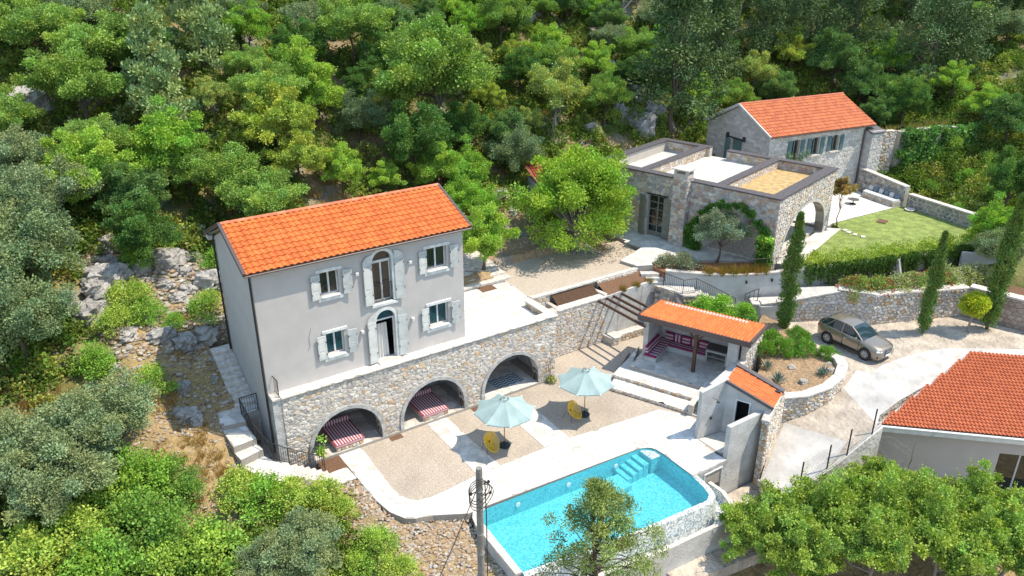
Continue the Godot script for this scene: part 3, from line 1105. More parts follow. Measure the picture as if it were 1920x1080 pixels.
	single("rug", "blue and white zigzag rug on the floor of the right arch", "rug", rug, M.fabric, Vector3(14.05, 0.16, -0.65))
	var pf := thing("hanging_chair", "round pale wicker seat with a white cushion at the back of the right arch", "chair", Vector3(13.0, 0.15, -1.9))
	var bsk := MB.new()
	bsk.lathe(Vector3(13.0, 0.15, -1.9), [[0.0, 0.02], [0.3, 0.02], [0.42, 0.25], [0.38, 0.42], [0.34, 0.38], [0.0, 0.34]], 18, Color(0.75, 0.6, 0.4))
	part(pf, "basket", bsk, M.pale_wood)
	var cu := MB.new()
	cu.lathe(Vector3(13.0, 0.5, -1.9), [[0.0, 0.0], [0.3, 0.0], [0.34, 0.06], [0.3, 0.13], [0.0, 0.15]], 18, Color(0.75, 0.73, 0.7))
	cu.soften(0, 0.2)
	part(pf, "cushion", cu, M.fabric)

func pool() -> void:
	var rim := [6.99, 8.36, 16.15, 8.82, 16.6, 8.98, 16.88, 9.35, 16.92, 9.9, 16.86, 12.0, 16.72, 12.9, 16.5, 13.45, 16.1, 13.68, 15.3, 13.62, 12.6, 13.45, 6.2, 12.64, 6.41, 9.2, 6.55, 8.7]
	var inner := G(rim)
	var f := flat(0.0)
	var body := thing("swimming_pool", "turquoise mosaic swimming pool with an overflow edge at the front", "swimming pool", Vector3(11.6, -1.0, 11))
	var bowl := MB.new()
	var n := inner.size()
	var idx := Geometry2D.triangulate_polygon(inner)
	for i in range(0, idx.size(), 3):
		var a := f * Vector3(inner[idx[i]].x, inner[idx[i]].y, -1.05); var b := f * Vector3(inner[idx[i + 1]].x, inner[idx[i + 1]].y, -1.05); var c := f * Vector3(inner[idx[i + 2]].x, inner[idx[i + 2]].y, -1.05)
		if (b - a).cross(c - a).y < 0: bowl.tri(a, c, b)
		else: bowl.tri(a, b, c)
	for i in n:
		var a := inner[i]; var b := inner[(i + 1) % n]
		bowl.quad(f * Vector3(b.x, b.y, -1.05), f * Vector3(a.x, a.y, -1.05), f * Vector3(a.x, a.y, -0.03), f * Vector3(b.x, b.y, -0.03))
	part(body, "basin", bowl, M.pool_mosaic)
	var wt := MB.new()
	for i in range(0, idx.size(), 3):
		var a := f * Vector3(inner[idx[i]].x, inner[idx[i]].y, -0.07); var b := f * Vector3(inner[idx[i + 1]].x, inner[idx[i + 1]].y, -0.07); var c := f * Vector3(inner[idx[i + 2]].x, inner[idx[i + 2]].y, -0.07)
		if (b - a).cross(c - a).y < 0: wt.tri(a, c, b)
		else: wt.tri(a, b, c)
	part(body, "water", wt, M.water)
	# steps down into the water in the far right corner
	for i in 4:
		var st := MB.new()
		var x := 16.05 - i * 0.36
		var top := -0.28 - i * 0.15
		st.box(Vector3(x - 0.16, (top - 1.05) * 0.5, 9.24), Vector3(0.34, 1.05 + top, 1.04), 0.015)
		part(body, "step", st, M.pool_mosaic)
	var pl := MB.new()
	pl.box(Vector3(14.12, -0.91, 9.6), Vector3(0.98, 0.28, 1.1), 0.015)
	part(body, "step", pl, M.pool_mosaic)
	var sh := MB.new()
	sh.extrude(G([16.26, 8.84, 16.6, 8.99, 16.87, 9.36, 16.91, 9.76, 16.26, 9.74]), f, -1.0, -0.16)
	part(body, "step", sh, M.pool_mosaic)
	var sg := MB.new()
	sg.extrude(G([16.24, 8.85, 16.6, 9.0, 16.86, 9.36, 16.9, 9.77, 16.24, 9.75]), f, -0.155, -0.12)
	part(body, "top_step", sg, M.grey_mosaic)
	for q in [[8.79, 8.47], [11.73, 8.62], [14.68, 8.77]]:
		var l := MB.new()
		l.lathe(Vector3(q[0], -0.5, q[1]), [[0.0, 0.05], [0.10, 0.05], [0.14, 0.02], [0.14, 0.0]], 16, Color(0.85, 0.9, 0.9), Basis(Vector3.RIGHT, PI / 2))
		part(body, "pool_lamp", l, M.lamp_glass)
	# coping along the left and the far sides, the mosaic wall along the front and right
	var cp := MB.new()
	cp.extrude(G([6.99, 8.36, 6.55, 8.7, 6.41, 9.2, 6.2, 12.64, 5.88, 12.6, 6.05, 9.13, 6.2, 8.55, 6.45, 8.2, 6.7, 8.05, 7.0, 8.06]), f, -0.1, 0.02)
	part(body, "coping", cp, M.coping)
	var side := MB.new()
	side.extrude(G([6.40, 9.2, 6.19, 12.6, 5.93, 12.56, 6.09, 9.13, 6.24, 8.6, 6.5, 8.25, 6.56, 8.7]), f, -2.6, -0.1)
	part(body, "side_wall", side, M.white_plaster)
	var lip := MB.new()
	var a1 := [[16.87, 12.0], [16.72, 12.9], [16.5, 13.45], [16.1, 13.68], [15.3, 13.62], [12.6, 13.45], [6.2, 12.64]]
	var a2 := [[17.12, 12.02], [17.02, 12.95], [16.76, 13.62], [16.2, 13.94], [15.3, 13.88], [12.6, 13.72], [6.15, 12.92]]
	var a3 := [[17.2, 12.05], [17.12, 13.0], [16.85, 13.75], [16.25, 14.1], [15.3, 14.05], [12.6, 13.88], [6.12, 13.08]]
	for i in a1.size() - 1:
		var p := func(k: Array, y: float) -> Vector3: return Vector3(k[0], y, k[1])
		lip.quad(p.call(a2[i], -0.03), p.call(a2[i + 1], -0.03), p.call(a1[i + 1], -0.03), p.call(a1[i], -0.03))
		lip.quad(p.call(a3[i], -1.25), p.call(a3[i + 1], -1.25), p.call(a2[i + 1], -0.03), p.call(a2[i], -0.03))
	lip.soften(0, 0.8)
	part(body, "overflow_wall", lip, M.grey_mosaic)
	# the catch basin below the overflow edge
	var b1 := [[17.95, 12.1], [17.95, 13.0], [17.5, 14.1], [16.9, 14.5], [15.6, 14.42], [12.6, 14.25], [6.1, 13.5]]
	var b2 := [[18.16, 12.1], [18.16, 13.05], [17.68, 14.25], [16.98, 14.7], [15.6, 14.62], [12.6, 14.45], [6.08, 13.7]]
	var ch := MB.new()
	var lp := MB.new()
	var ow := MB.new()
	for i in b1.size() - 1:
		var p := func(k: Array, y: float) -> Vector3: return Vector3(k[0], y, k[1])
		ch.quad(p.call(b1[i], -1.25), p.call(b1[i + 1], -1.25), p.call(a3[i + 1], -1.25), p.call(a3[i], -1.25))
		ch.quad(p.call(b1[i], -1.25), p.call(b1[i], -0.82), p.call(b1[i + 1], -0.82), p.call(b1[i + 1], -1.25))
		lp.quad(p.call(b2[i], -0.8), p.call(b2[i + 1], -0.8), p.call(b1[i + 1], -0.8), p.call(b1[i], -0.8))
		lp.quad(p.call(b1[i], -0.84), p.call(b1[i], -0.8), p.call(b1[i + 1], -0.8), p.call(b1[i + 1], -0.84))
		lp.quad(p.call(b2[i], -0.86), p.call(b2[i + 1], -0.86), p.call(b2[i + 1], -0.8), p.call(b2[i], -0.8))
		ow.quad(p.call(b2[i], -2.8), p.call(b2[i + 1], -2.8), p.call(b2[i + 1], -0.86), p.call(b2[i], -0.86))
	part(body, "catch_basin", ch, M.grey_mosaic)
	part(body, "basin_lip", lp, M.coping)
	part(body, "outer_wall", ow, M.white_plaster)
	# machine room under the end of the walk
	var mr := thing("pump_room", "low plastered opening to the pump room under the pool walk", "pump room", Vector3(18.3, -2.3, 12.0))
	var wl := MB.new()
	wl.wall(rect(16.9, -2.6, 19.42, -0.02), [rect(17.75, -2.2, 18.95, -0.32)], Transform3D(Basis(), Vector3(0, 0, 12.03)), -0.2, 0.0)
	part(mr, "wall", wl, M.grey_plaster)
	var fr := MB.new()
	for q in [[17.72, -1.26, 0.06, 1.95], [18.98, -1.26, 0.06, 1.95]]: fr.box(Vector3(q[0], q[1], 12.05), Vector3(q[2], q[3], 0.06), 0.008)
	fr.box(Vector3(18.35, -0.29, 12.05), Vector3(1.32, 0.06, 0.06), 0.008)
	part(mr, "door_frame", fr, M.white_frame)
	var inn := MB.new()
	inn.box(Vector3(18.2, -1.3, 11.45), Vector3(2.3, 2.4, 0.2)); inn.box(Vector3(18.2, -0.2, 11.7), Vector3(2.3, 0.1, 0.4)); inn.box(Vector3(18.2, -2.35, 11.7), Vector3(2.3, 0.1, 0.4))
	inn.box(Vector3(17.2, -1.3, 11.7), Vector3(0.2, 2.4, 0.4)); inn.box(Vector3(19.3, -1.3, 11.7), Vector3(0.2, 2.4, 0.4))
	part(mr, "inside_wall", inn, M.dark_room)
	var yard := MB.new()
	yard.extrude(G([16.5, 12.15, 21.6, 12.15, 21.3, 14.0, 20.0, 15.5, 17.6, 16.0, 13.0, 15.4, 13.0, 14.0]), flat(-2.22), -0.6, 0.0)
	struct("lower_yard", yard, M.drive)

func patio_things() -> void:
	var at := [Vector3(10.5, 0, 4.7), Vector3(15.82, 0, 4.72)]
	var labels := ["pale aqua parasol on a wooden pole nearest the pool's left half", "pale aqua parasol on a wooden pole beside the broad steps"]
	var first: Node3D
	for i in 2:
		if i == 1:
			dup(first, "parasol", at[1], 0.22, Vector3.ONE, labels[1])
			continue
		var p := thing("parasol", labels[0], "parasol", at[0], "aqua parasols")
		first = p
		var base := MB.new()
		base.lathe(at[0], [[0.0, 0.0], [0.30, 0.0], [0.31, 0.02], [0.31, 0.07], [0.27, 0.10], [0.05, 0.12], [0.045, 0.3], [0.0, 0.3]], 24, Color(0.5, 1, 1))
		base.soften(0, 0.6)
		part(p, "base", base, M.black_metal)
		var pl := MB.new()
		pl.tube([at[0] + Vector3(0, 0.1, 0), at[0] + Vector3(0, 2.95, 0)], [0.025, 0.025], 8)
		part(p, "pole", pl, M.pale_wood)
		var cv := MB.new()
		var apex: Vector3 = at[0] + Vector3(0, 2.92, 0)
		var r := 1.62
		var ring := []
		for k in 8:
			var t := TAU * (k + 0.5) / 8
			ring.append(at[0] + Vector3(cos(t) * r, 2.24, sin(t) * r))
		for k in 8:
			var a: Vector3 = ring[k]; var b: Vector3 = ring[(k + 1) % 8]
			var last := []
			for s in 7:
				var row := []
				var u := s / 6.0
				for e in 5:
					var w := e / 4.0
					var q: Vector3 = apex.lerp(a.lerp(b, w), u)
					q.y -= 0.10 * sin(PI * w) * u * u + 0.03 * sin(PI * u)
					var inward := Vector3(at[0].x - q.x, 0, at[0].z - q.z) * 0.06 * sin(PI * w) * u
					row.append(q + inward)
				if s:
					for e in 4: cv.quad(last[e], last[e + 1], row[e + 1], row[e], Color(1, 1, 1).darkened(0.03 * (k % 2)))
				last = row
			for e in 4: cv.quad(last[e], last[e + 1], last[e + 1] - Vector3(0, 0.05, 0), last[e] - Vector3(0, 0.05, 0))
		part(p, "canopy", cv, M.canopy)
		for k in 8:
			var rb := MB.new()
			rb.tube([apex - Vector3(0, 0.05, 0), ring[k] - Vector3(0, 0.025, 0)], [0.01, 0.008], 4)
			rb.tube([at[0] + Vector3(0, 2.2, 0), apex.lerp(ring[k], 0.55) - Vector3(0, 0.04, 0)], [0.008, 0.008], 4)
			part(p, "rib", rb, M.pale_wood)
			var tipm := MB.new()
			tipm.box(ring[k] - Vector3(0, 0.02, 0), Vector3(0.08, 0.05, 0.08), 0.01, Basis(Vector3.UP, -TAU * (k + 0.5) / 8))
			part(p, "rib_pocket", tipm, M.white_frame)
		var vent := MB.new()
		for k in 16:
			var t := TAU * k / 16
			if k % 4 == 3: continue
			vent.box(apex + Vector3(cos(t) * 0.2, -0.035, sin(t) * 0.2), Vector3(0.10, 0.02, 0.025), 0.004, Basis(Vector3.UP, -t + 0.5))
		part(p, "vent_ring", vent, M.black_metal)
		var fin := MB.new()
		fin.lathe(apex, [[0.03, 0.0], [0.03, 0.04], [0.0, 0.08]], 8)
		part(p, "finial", fin, M.pale_wood)
	# round string chairs with yellow frames
	var ch: Node3D
	var cl := ["yellow round string chair under the parasol nearest the pool", "yellow round string chair under the parasol beside the steps"]
	var spots := [Vector3(9.62, 0, 4.55), Vector3(14.95, 0, 4.55)]
	for i in 2:
		if i == 1:
			dup(ch, "string_chair", spots[1], 0.25, Vector3.ONE, cl[1])
			continue
		ch = thing("string_chair", cl[0], "chair", spots[0], "yellow string chairs")
		var o: Vector3 = spots[0]
		var rim := []
		var back := []
		for k in 33:
			var t := TAU * k / 32
			# an egg-shaped hoop leaning back, facing the camera's left
			var q := Vector3(cos(t) * 0.40, 0.72 + sin(t) * 0.42, 0.30 - sin(t) * 0.36 - 0.05 * cos(2 * t))
			rim.append(o + q)
		var hoop := MB.new()
		var rr := []
		for k in 33: rr.append(0.016)
		hoop.tube(rim, rr, 6)
		part(ch, "hoop", hoop, M.yellow)
		var cords := MB.new()
		var seat := o + Vector3(0, 0.40, 0.05)
		for k in 96:
			var q: Vector3 = rim[k / 3].lerp(rim[k / 3 + 1], (k % 3) / 3.0)
			cords.tube([q, q.lerp(seat, 0.55) + Vector3(0, -0.10, -0.05), seat + (q - seat).normalized() * 0.05 + Vector3(0, -0.02, 0)], [0.009, 0.008, 0.005], 4, Color.WHITE, false)
		for ring_ in [0.35, 0.7]:
			var pts := []; var rad := []
			for k in 33:
				pts.append(rim[k].lerp(seat, ring_) + Vector3(0, -0.10 * sin(PI * ring_), -0.05)); rad.append(0.006)
			cords.tube(pts, rad, 4)
		part(ch, "string_seat", cords, M.yellow)
		for q in [[-0.26, 0.30], [0.26, 0.30], [-0.22, -0.28], [0.22, -0.28]]:
			var l := MB.new()
			l.tube([o + Vector3(q[0] * 0.7, 0.45, q[1] * 0.6), o + Vector3(q[0] * 1.15, 0.0, q[1] * 1.15)], [0.010, 0.010], 5)
			part(ch, "leg", l, M.black_metal)


# ---------------------------------------------------------------- the grey villa
const ORANGE := [Color(0.66, 0.165, 0.030), Color(0.60, 0.14, 0.025), Color(0.70, 0.19, 0.038), Color(0.64, 0.155, 0.030)]

# a shutter leaf with louvres; x0..x1 on the facade, hinge at x = hinge, opened by ang
func shutter(parent: Node, o: Vector3, w: float, y0: float, y1: float, ang: float, hinge_right: bool, round_top := 0.0) -> void:
	var b := Basis(Vector3.UP, ang if not hinge_right else -ang)
	var s := -1.0 if hinge_right else 1.0
	var f := Transform3D(b, o)
	var mb := MB.new()
	var out := PackedVector2Array([Vector2(0, y0), Vector2(s * w, y0), Vector2(s * w, y1)])
	if round_top > 0.0:
		out = PackedVector2Array([Vector2(0, y0), Vector2(s * w, y0)])
		for i in 9:
			var t := PI / 2 * i / 8.0
			# the curve is highest at the hinge when the leaf is folded back
			out.append(Vector2(s * w * cos(t), y1 - round_top + round_top * sin(t)))
	else: out.append(Vector2(0, y1))
	mb.extrude(out, f, 0.0, 0.028)
	# stiles and rails stand proud of the louvred field
	for x in [0.035, w - 0.035]:
		mb.box(f * Vector3(s * x, (y0 + y1 - round_top) * 0.5, 0.034), Vector3(0.07, y1 - round_top - y0, 0.02), 0.004, b)
	for y in [y0 + 0.04, lerpf(y0, y1 - round_top, 0.40), y1 - round_top - 0.04]:
		mb.box(f * Vector3(s * w * 0.5, y, 0.035), Vector3(w - 0.14, 0.08, 0.02), 0.004, b)
	var leaf_ := part(parent, "shutter", mb, M.shutter)
	var lv := MB.new()
	var y := y0 + 0.12
	while y < y1 - round_top - 0.1:
		if absf(y - lerpf(y0, y1 - round_top, 0.40)) > 0.07:
			lv.box(f * Vector3(s * w * 0.5, y, 0.034), Vector3(w - 0.14, 0.008, 0.026), 0.0, b * Basis(Vector3.RIGHT, 0.7))
		y += 0.042
	part(leaf_, "louvres", lv, M.shutter).set_meta("kind", "stuff")
	var hg := MB.new()
	for yy in [lerpf(y0, y1, 0.2), lerpf(y0, y1, 0.72)]:
		hg.box(f * Vector3(s * 0.02, yy, 0.05), Vector3(0.05, 0.07, 0.03), 0.005, b)
		hg.box(f * Vector3(s * (w - 0.02), yy + 0.05, 0.05), Vector3(0.025, 0.10, 0.02), 0.005, b)
	part(leaf_, "hinge", hg, M.black_metal)

func window(parent: Node, f: Transform3D, x0: float, x1: float, y0: float, y1: float, bars := 1, curtain := true, deep := 0.14, frame_m := "white_frame") -> MeshInstance3D:
	var fr := MB.new()
	var cx := (x0 + x1) / 2; var cy := (y0 + y1) / 2
	for x in [x0 + 0.03, x1 - 0.03]: fr.box(f * Vector3(x, cy, -deep), Vector3(0.06, y1 - y0, 0.07), 0.008, f.basis)
	for y in [y0 + 0.03, y1 - 0.03]: fr.box(f * Vector3(cx, y, -deep), Vector3(x1 - x0 - 0.12, 0.06, 0.065), 0.008, f.basis)
	for i in bars:
		fr.box(f * Vector3(lerpf(x0, x1, (i + 1.0) / (bars + 1)), cy, -deep), Vector3(0.09, y1 - y0 - 0.12, 0.06), 0.008, f.basis)
	var w := part(parent, "window", fr, M[frame_m])
	for i in bars + 1:
		var a := lerpf(x0, x1, float(i) / (bars + 1)) + 0.05; var b := lerpf(x0, x1, (i + 1.0) / (bars + 1)) - 0.05
		var pn := MB.new()
		pn.box(f * Vector3((a + b) / 2, cy, -deep - 0.01), Vector3(b - a, y1 - y0 - 0.12, 0.012), 0.0, f.basis)
		part(w, "pane", pn, M.glass)
	if curtain:
		for side in [0, 1]:
			var cu := MB.new()
			var a := x0 if side == 0 else x1 - (x1 - x0) * 0.3
			var last := Vector3.ZERO
			for k in 13:
				var q := Vector3(a + (x1 - x0) * 0.3 * k / 12.0, 0, -deep - 0.22 + 0.03 * sin(k * 2.1))
				if k: cu.quad(f * Vector3(last.x, y0 - 0.1, last.z), f * Vector3(q.x, y0 - 0.1, q.z), f * Vector3(q.x, y1, q.z), f * Vector3(last.x, y1, last.z))
				last = q
			part(w, "curtain", cu, M.curtain)
	return w

func villa() -> void:
	var v := thing("grey_villa", "two-storey grey stucco villa with orange tiled roof and pale blue shutters", "house", Vector3(5.5, H, -3.1))
	var f := Transform3D(Basis(), Vector3(0, H, 0))
	var holes := []
	var wins := [[3.16, 4.08, 4.40, 5.62], [3.16, 4.08, 1.16, 2.40], [8.86, 10.0, 4.42, 5.62], [8.86, 10.0, 1.16, 2.40]]
	for q in wins: holes.append(rect(q[0], q[1] * 0 + q[2], q[1], q[3]))
	holes.append(arch(6.35, 0.52, 3.32, 5.55, 0.52, 14))
	holes.append(arch(6.35, 0.52, 0.05, 2.34, 0.52, 14))
	var wl := MB.new()
	wl.wall(rect(0, -0.1, 11, 6.30), holes, f, -0.32, 0.0)
	part(v, "front_wall", wl, M.stucco)
	for sd in [0, 1]:
		var g := MB.new()
		var fx := frame(Vector3(11.0 * sd, 0, 0), Vector3(0, 0, -1 if sd else 1))
		var low := 0.3 if sd == 0 else 2.5
		var k := 1.0 if sd else -1.0
		g.extrude(PackedVector2Array([Vector2(k * 6.2, low), Vector2(k * 0.321, low), Vector2(k * 0.321, H + 6.36), Vector2(k * 3.1, H + 7.58), Vector2(k * 6.2, H + 6.22)]), fx, -0.32, 0.0)
		part(v, "side_wall", g, M.stucco)
	# plinth of the left wall's front corner
	var co := MB.new()
	co.box(Vector3(0.16, 2.25, -0.161), Vector3(0.32, 3.9, 0.32))
	part(v, "side_wall", co, M.stucco)
	var bw := MB.new()
	bw.box(Vector3(5.5, H + 2.6, -6.04), Vector3(10.36, 7.4, 0.3))
	part(v, "back_wall", bw, M.stucco)
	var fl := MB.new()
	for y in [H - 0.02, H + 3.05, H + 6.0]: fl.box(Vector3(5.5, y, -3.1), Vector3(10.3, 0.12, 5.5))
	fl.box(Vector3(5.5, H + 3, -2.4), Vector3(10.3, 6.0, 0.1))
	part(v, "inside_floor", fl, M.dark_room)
	# white soffits under the verges, seen at the left gable
	var so := MB.new()
	so.box(Vector3(-0.14, H + 6.22, -6.32), Vector3(0.34, 0.22, 0.5), 0.01)
	part(v, "eave_box", so, M.white_plaster)
	# roof
	var er := Vector3(-0.29, H + 6.42, 0.33)
	var rg := Vector3(-0.29, H + 7.80, -3.1)
	var up := (rg - er)
	var deck := MB.new()
	deck.quad(er - Vector3(0, 0.03, 0), er + Vector3(11.58, -0.03, 0), rg + Vector3(11.58, -0.03, 0), rg - Vector3(0, 0.03, 0), Color(0.4, 0.3, 0.26))
	deck.quad(er - Vector3(0, 0.12, 0), rg - Vector3(0, 0.12, 0), rg + Vector3(11.58, -0.12, 0), er + Vector3(11.58, -0.12, 0))
	var bk := Vector3(-0.29, H + 6.36, -6.55)
	deck.quad(rg - Vector3(0, 0.02, 0), rg + Vector3(11.58, -0.02, 0), bk + Vector3(11.58, 0, 0), bk, Color(0.6, 0.2, 0.08))
	deck.quad(rg - Vector3(0, 0.12, 0), bk - Vector3(0, 0.12, 0), bk + Vector3(11.58, -0.12, 0), rg + Vector3(11.58, -0.12, 0))
	var roof := part(v, "roof", deck, M.stucco)
	tiles(roof, er, Vector3.RIGHT, up, 11.58, up.length() - 0.02, ORANGE, 300, 0.31, 0.385)
	ridge_caps(roof, rg + Vector3(0, 0.03, 0), rg + Vector3(11.58, 0.03, 0), [Color(0.62, 0.19, 0.08), Color(0.55, 0.16, 0.07), Color(0.66, 0.24, 0.12)], 0.38)
	for sd in [0.0, 11.58]:
		var vb := MB.new()
		var k := -0.05 if sd == 0.0 else 0.05
		for pr in [[er, rg], [bk, rg]]:
			var a: Vector3 = pr[0] + Vector3(sd + k, 0.02, 0); var b: Vector3 = pr[1] + Vector3(sd + k, 0.04, 0)
			vb.box((a + b) / 2, Vector3(0.15, 0.17, a.distance_to(b)), 0.01, Basis.looking_at(b - a))
		part(roof, "verge_board", vb, M.brown_metal)
	var gt := MB.new()
	gt.box(er + Vector3(5.79, -0.06, 0.05), Vector3(11.75, 0.08, 0.10), 0.02)
	part(v, "gutter", gt, M.brown_metal)
	for q in [[-0.09, 0.03, 0.32, 6.0], [-0.09, -6.1, -0.2, 5.9]]:
		var dp := MB.new()
		dp.tube([Vector3(q[0] + 0.04, H + 6.36, q[1] + 0.1), Vector3(q[0], H + 6.1, q[1]), Vector3(q[0], H + q[2] - (3.6 if q[1] > 0 else 0.0), q[1])], [0.055, 0.055, 0.055], 8)
		part(v, "downpipe", dp, M.black_metal)
	# windows with stone lintels and sills, shutters folded open
	for i in 4:
		var q: Array = wins[i]
		window(v, f, q[0], q[1], q[2], q[3], 1, true, 0.2)
		var tr := MB.new()
		tr.box(f * Vector3((q[0] + q[1]) / 2, q[3] + 0.08, 0.02), Vector3(q[1] - q[0] + 0.38, 0.16, 0.08), 0.012)
		part(v, "lintel", tr, M.white_frame)
		var sl := MB.new()
		sl.box(f * Vector3((q[0] + q[1]) / 2, q[2] - 0.05, -0.02), Vector3(q[1] - q[0] + 0.02, 0.07, 0.30), 0.012)
		sl.box(f * Vector3((q[0] + q[1]) / 2, q[2] - 0.18, 0.02), Vector3(q[1] - q[0] + 0.36, 0.18, 0.09), 0.012)
		part(v, "sill", sl, M.white_frame)
		shutter(v, f * Vector3(q[0] - 0.04, 0, 0.035), 0.46, q[2] - 0.09, q[3] - 0.05, -0.10, true)
		shutter(v, f * Vector3(q[1] + 0.18, 0, 0.07), 0.46, q[2] - 0.09, q[3] - 0.05, -0.16, false)
	for i in 2:
		var y0: float = [3.32, 0.05][i]
		var sp: float = [5.55, 2.34][i]
		var rng_ := MB.new()
		var a := arch(6.35, 0.52, y0, sp, 0.52, 14); var b := arch(6.35, 0.68, y0, sp, 0.68, 14)
		for j in range(1, a.size() - 1):
			rng_.quad(f * Vector3(a[j + 1].x, a[j + 1].y, 0.06), f * Vector3(a[j].x, a[j].y, 0.06), f * Vector3(b[j].x, b[j].y, 0.06), f * Vector3(b[j + 1].x, b[j + 1].y, 0.06))
			rng_.quad(f * Vector3(b[j].x, b[j].y, 0.06), f * Vector3(b[j].x, b[j].y, 0), f * Vector3(b[j + 1].x, b[j + 1].y, 0), f * Vector3(b[j + 1].x, b[j + 1].y, 0.06))
			rng_.quad(f * Vector3(a[j].x, a[j].y, 0.06), f * Vector3(a[j + 1].x, a[j + 1].y, 0.06), f * Vector3(a[j + 1].x, a[j + 1].y, -0.1), f * Vector3(a[j].x, a[j].y, -0.1))
		part(v, "arch_trim", rng_, M.white_frame)
		var tp := MB.new()
		tp.box(f * Vector3(6.35, sp - 0.04, -0.18), Vector3(1.04, 0.08, 0.09), 0.01)
		part(v, "transom", tp, M.white_frame)
		var fan := MB.new()
		fan.extrude(PackedVector2Array(Array(arch(6.35, 0.5, sp, sp, 0.5, 14)).slice(2)), f, -0.22, -0.21)
		part(v, "fanlight", fan, M.glass)
		if i == 0:
			window(v, f, 5.85, 6.85, y0 + 0.04, sp - 0.08, 1, true, 0.2)
			var sl := MB.new()
			sl.box(f * Vector3(6.38, y0 - 0.12, 0.03), Vector3(1.42, 0.16, 0.10), 0.012)
			sl.box(f * Vector3(6.35, y0 - 0.02, -0.1), Vector3(1.03, 0.05, 0.25), 0.012)
			part(v, "sill", sl, M.white_frame)
			var rl := MB.new()
			for k in 13: rl.box(f * Vector3(5.87 + k * 0.08, y0 + 0.5, -0.03), Vector3(0.014, 0.98, 0.014))
			for y in [0.04, 0.99]: rl.box(f * Vector3(6.35, y0 + y, -0.03), Vector3(1.03, 0.025, 0.03))
			part(v, "balcony_rail", rl, M.black_metal)
		else:
			# the open ground-floor door with its white curtain
			var cu := MB.new()
			var last := Vector3.ZERO
			for k in 17:
				var q := Vector3(5.84 + 0.72 * k / 16.0, 0, -0.34 + 0.04 * sin(k * 1.7))
				if k: cu.quad(f * Vector3(last.x, 0.04, last.z), f * Vector3(q.x, 0.04, q.z), f * Vector3(lerpf(q.x, 6.2, 0.15), 2.0, q.z), f * Vector3(lerpf(last.x, 6.2, 0.15), 2.0, last.z))
				last = q
			part(v, "curtain", cu, M.curtain)
			var dj := MB.new()
			for x in [5.86, 6.84]: dj.box(f * Vector3(x, 1.17, -0.18), Vector3(0.06, 2.24, 0.09), 0.01)
			part(v, "door_frame", dj, M.white_frame)
			var st := MB.new()
			st.box(f * Vector3(6.36, 0.025, 0.05), Vector3(1.3, 0.07, 0.5), 0.015)
			part(v, "doorstep", st, M.coping)
		shutter(v, f * Vector3(5.76, 0, 0.07), 0.47, y0 + 0.03, sp + 0.42, -0.12, true, 0.4)
		shutter(v, f * Vector3(7.0, 0, 0.07), 0.50, y0 + 0.03, sp + 0.44, -0.10, false, 0.4)
	for q in [[4.99, 5.18], [7.87, 5.15], [5.03, 2.0], [7.85, 1.97]]:
		var l := MB.new()
		l.box(f * Vector3(q[0], q[1], 0.09), Vector3(0.16, 0.16, 0.16), 0.015)
		part(v, "wall_lamp", l, M.white_frame)
	var cb := MB.new()
	cb.tube([f * Vector3(2.45, 2.9, 0.02), f * Vector3(2.3, 2.45, 0.02), f * Vector3(2.32, 2.0, 0.02), f * Vector3(2.2, 1.75, 0.02)], [0.008, 0.008, 0.008, 0.008], 5)
	part(v, "loose_cable", cb, M.pole)
	# small rail where the wall-top walk ends beside the villa's corner
	railing("short_rail", "short black rail on the wall end at the villa's left corner", [Vector3(0.30, H, -0.15), Vector3(0.36, H, 0.55)], 0.95, M.black_metal)

func railing(called: String, label: String, pts: Array, h: float, m: Material, gap := 0.12, tops := []) -> Node3D:
	var o := thing(called, label, "railing", pts[0])
	var rail := MB.new()
	var low := MB.new()
	for i in pts.size() - 1:
		var a: Vector3 = pts[i] + Vector3(0, h, 0); var b: Vector3 = pts[i + 1] + Vector3(0, h, 0)
		rail.tube([a, b], [0.022, 0.022], 6)
		low.tube([a - Vector3(0, h - 0.1, 0), b - Vector3(0, h - 0.1, 0)], [0.012, 0.012], 5)
		var n := maxi(2, int(pts[i].distance_to(pts[i + 1]) / gap))
		for k in range(1, n):
			var q: Vector3 = pts[i].lerp(pts[i + 1], float(k) / n)
			var br := MB.new()
			br.box(q + Vector3(0, h * 0.5 + 0.04, 0), Vector3(0.016, h - 0.1, 0.016))
			part(o, "baluster", br, m)
	part(o, "top_rail", rail, m)
	part(o, "bottom_rail", low, m)
	for q in pts:
		var ps := MB.new()
		ps.box(q + Vector3(0, h * 0.5, 0), Vector3(0.04, h + 0.02, 0.04), 0.004)
		part(o, "post", ps, m)
	return o


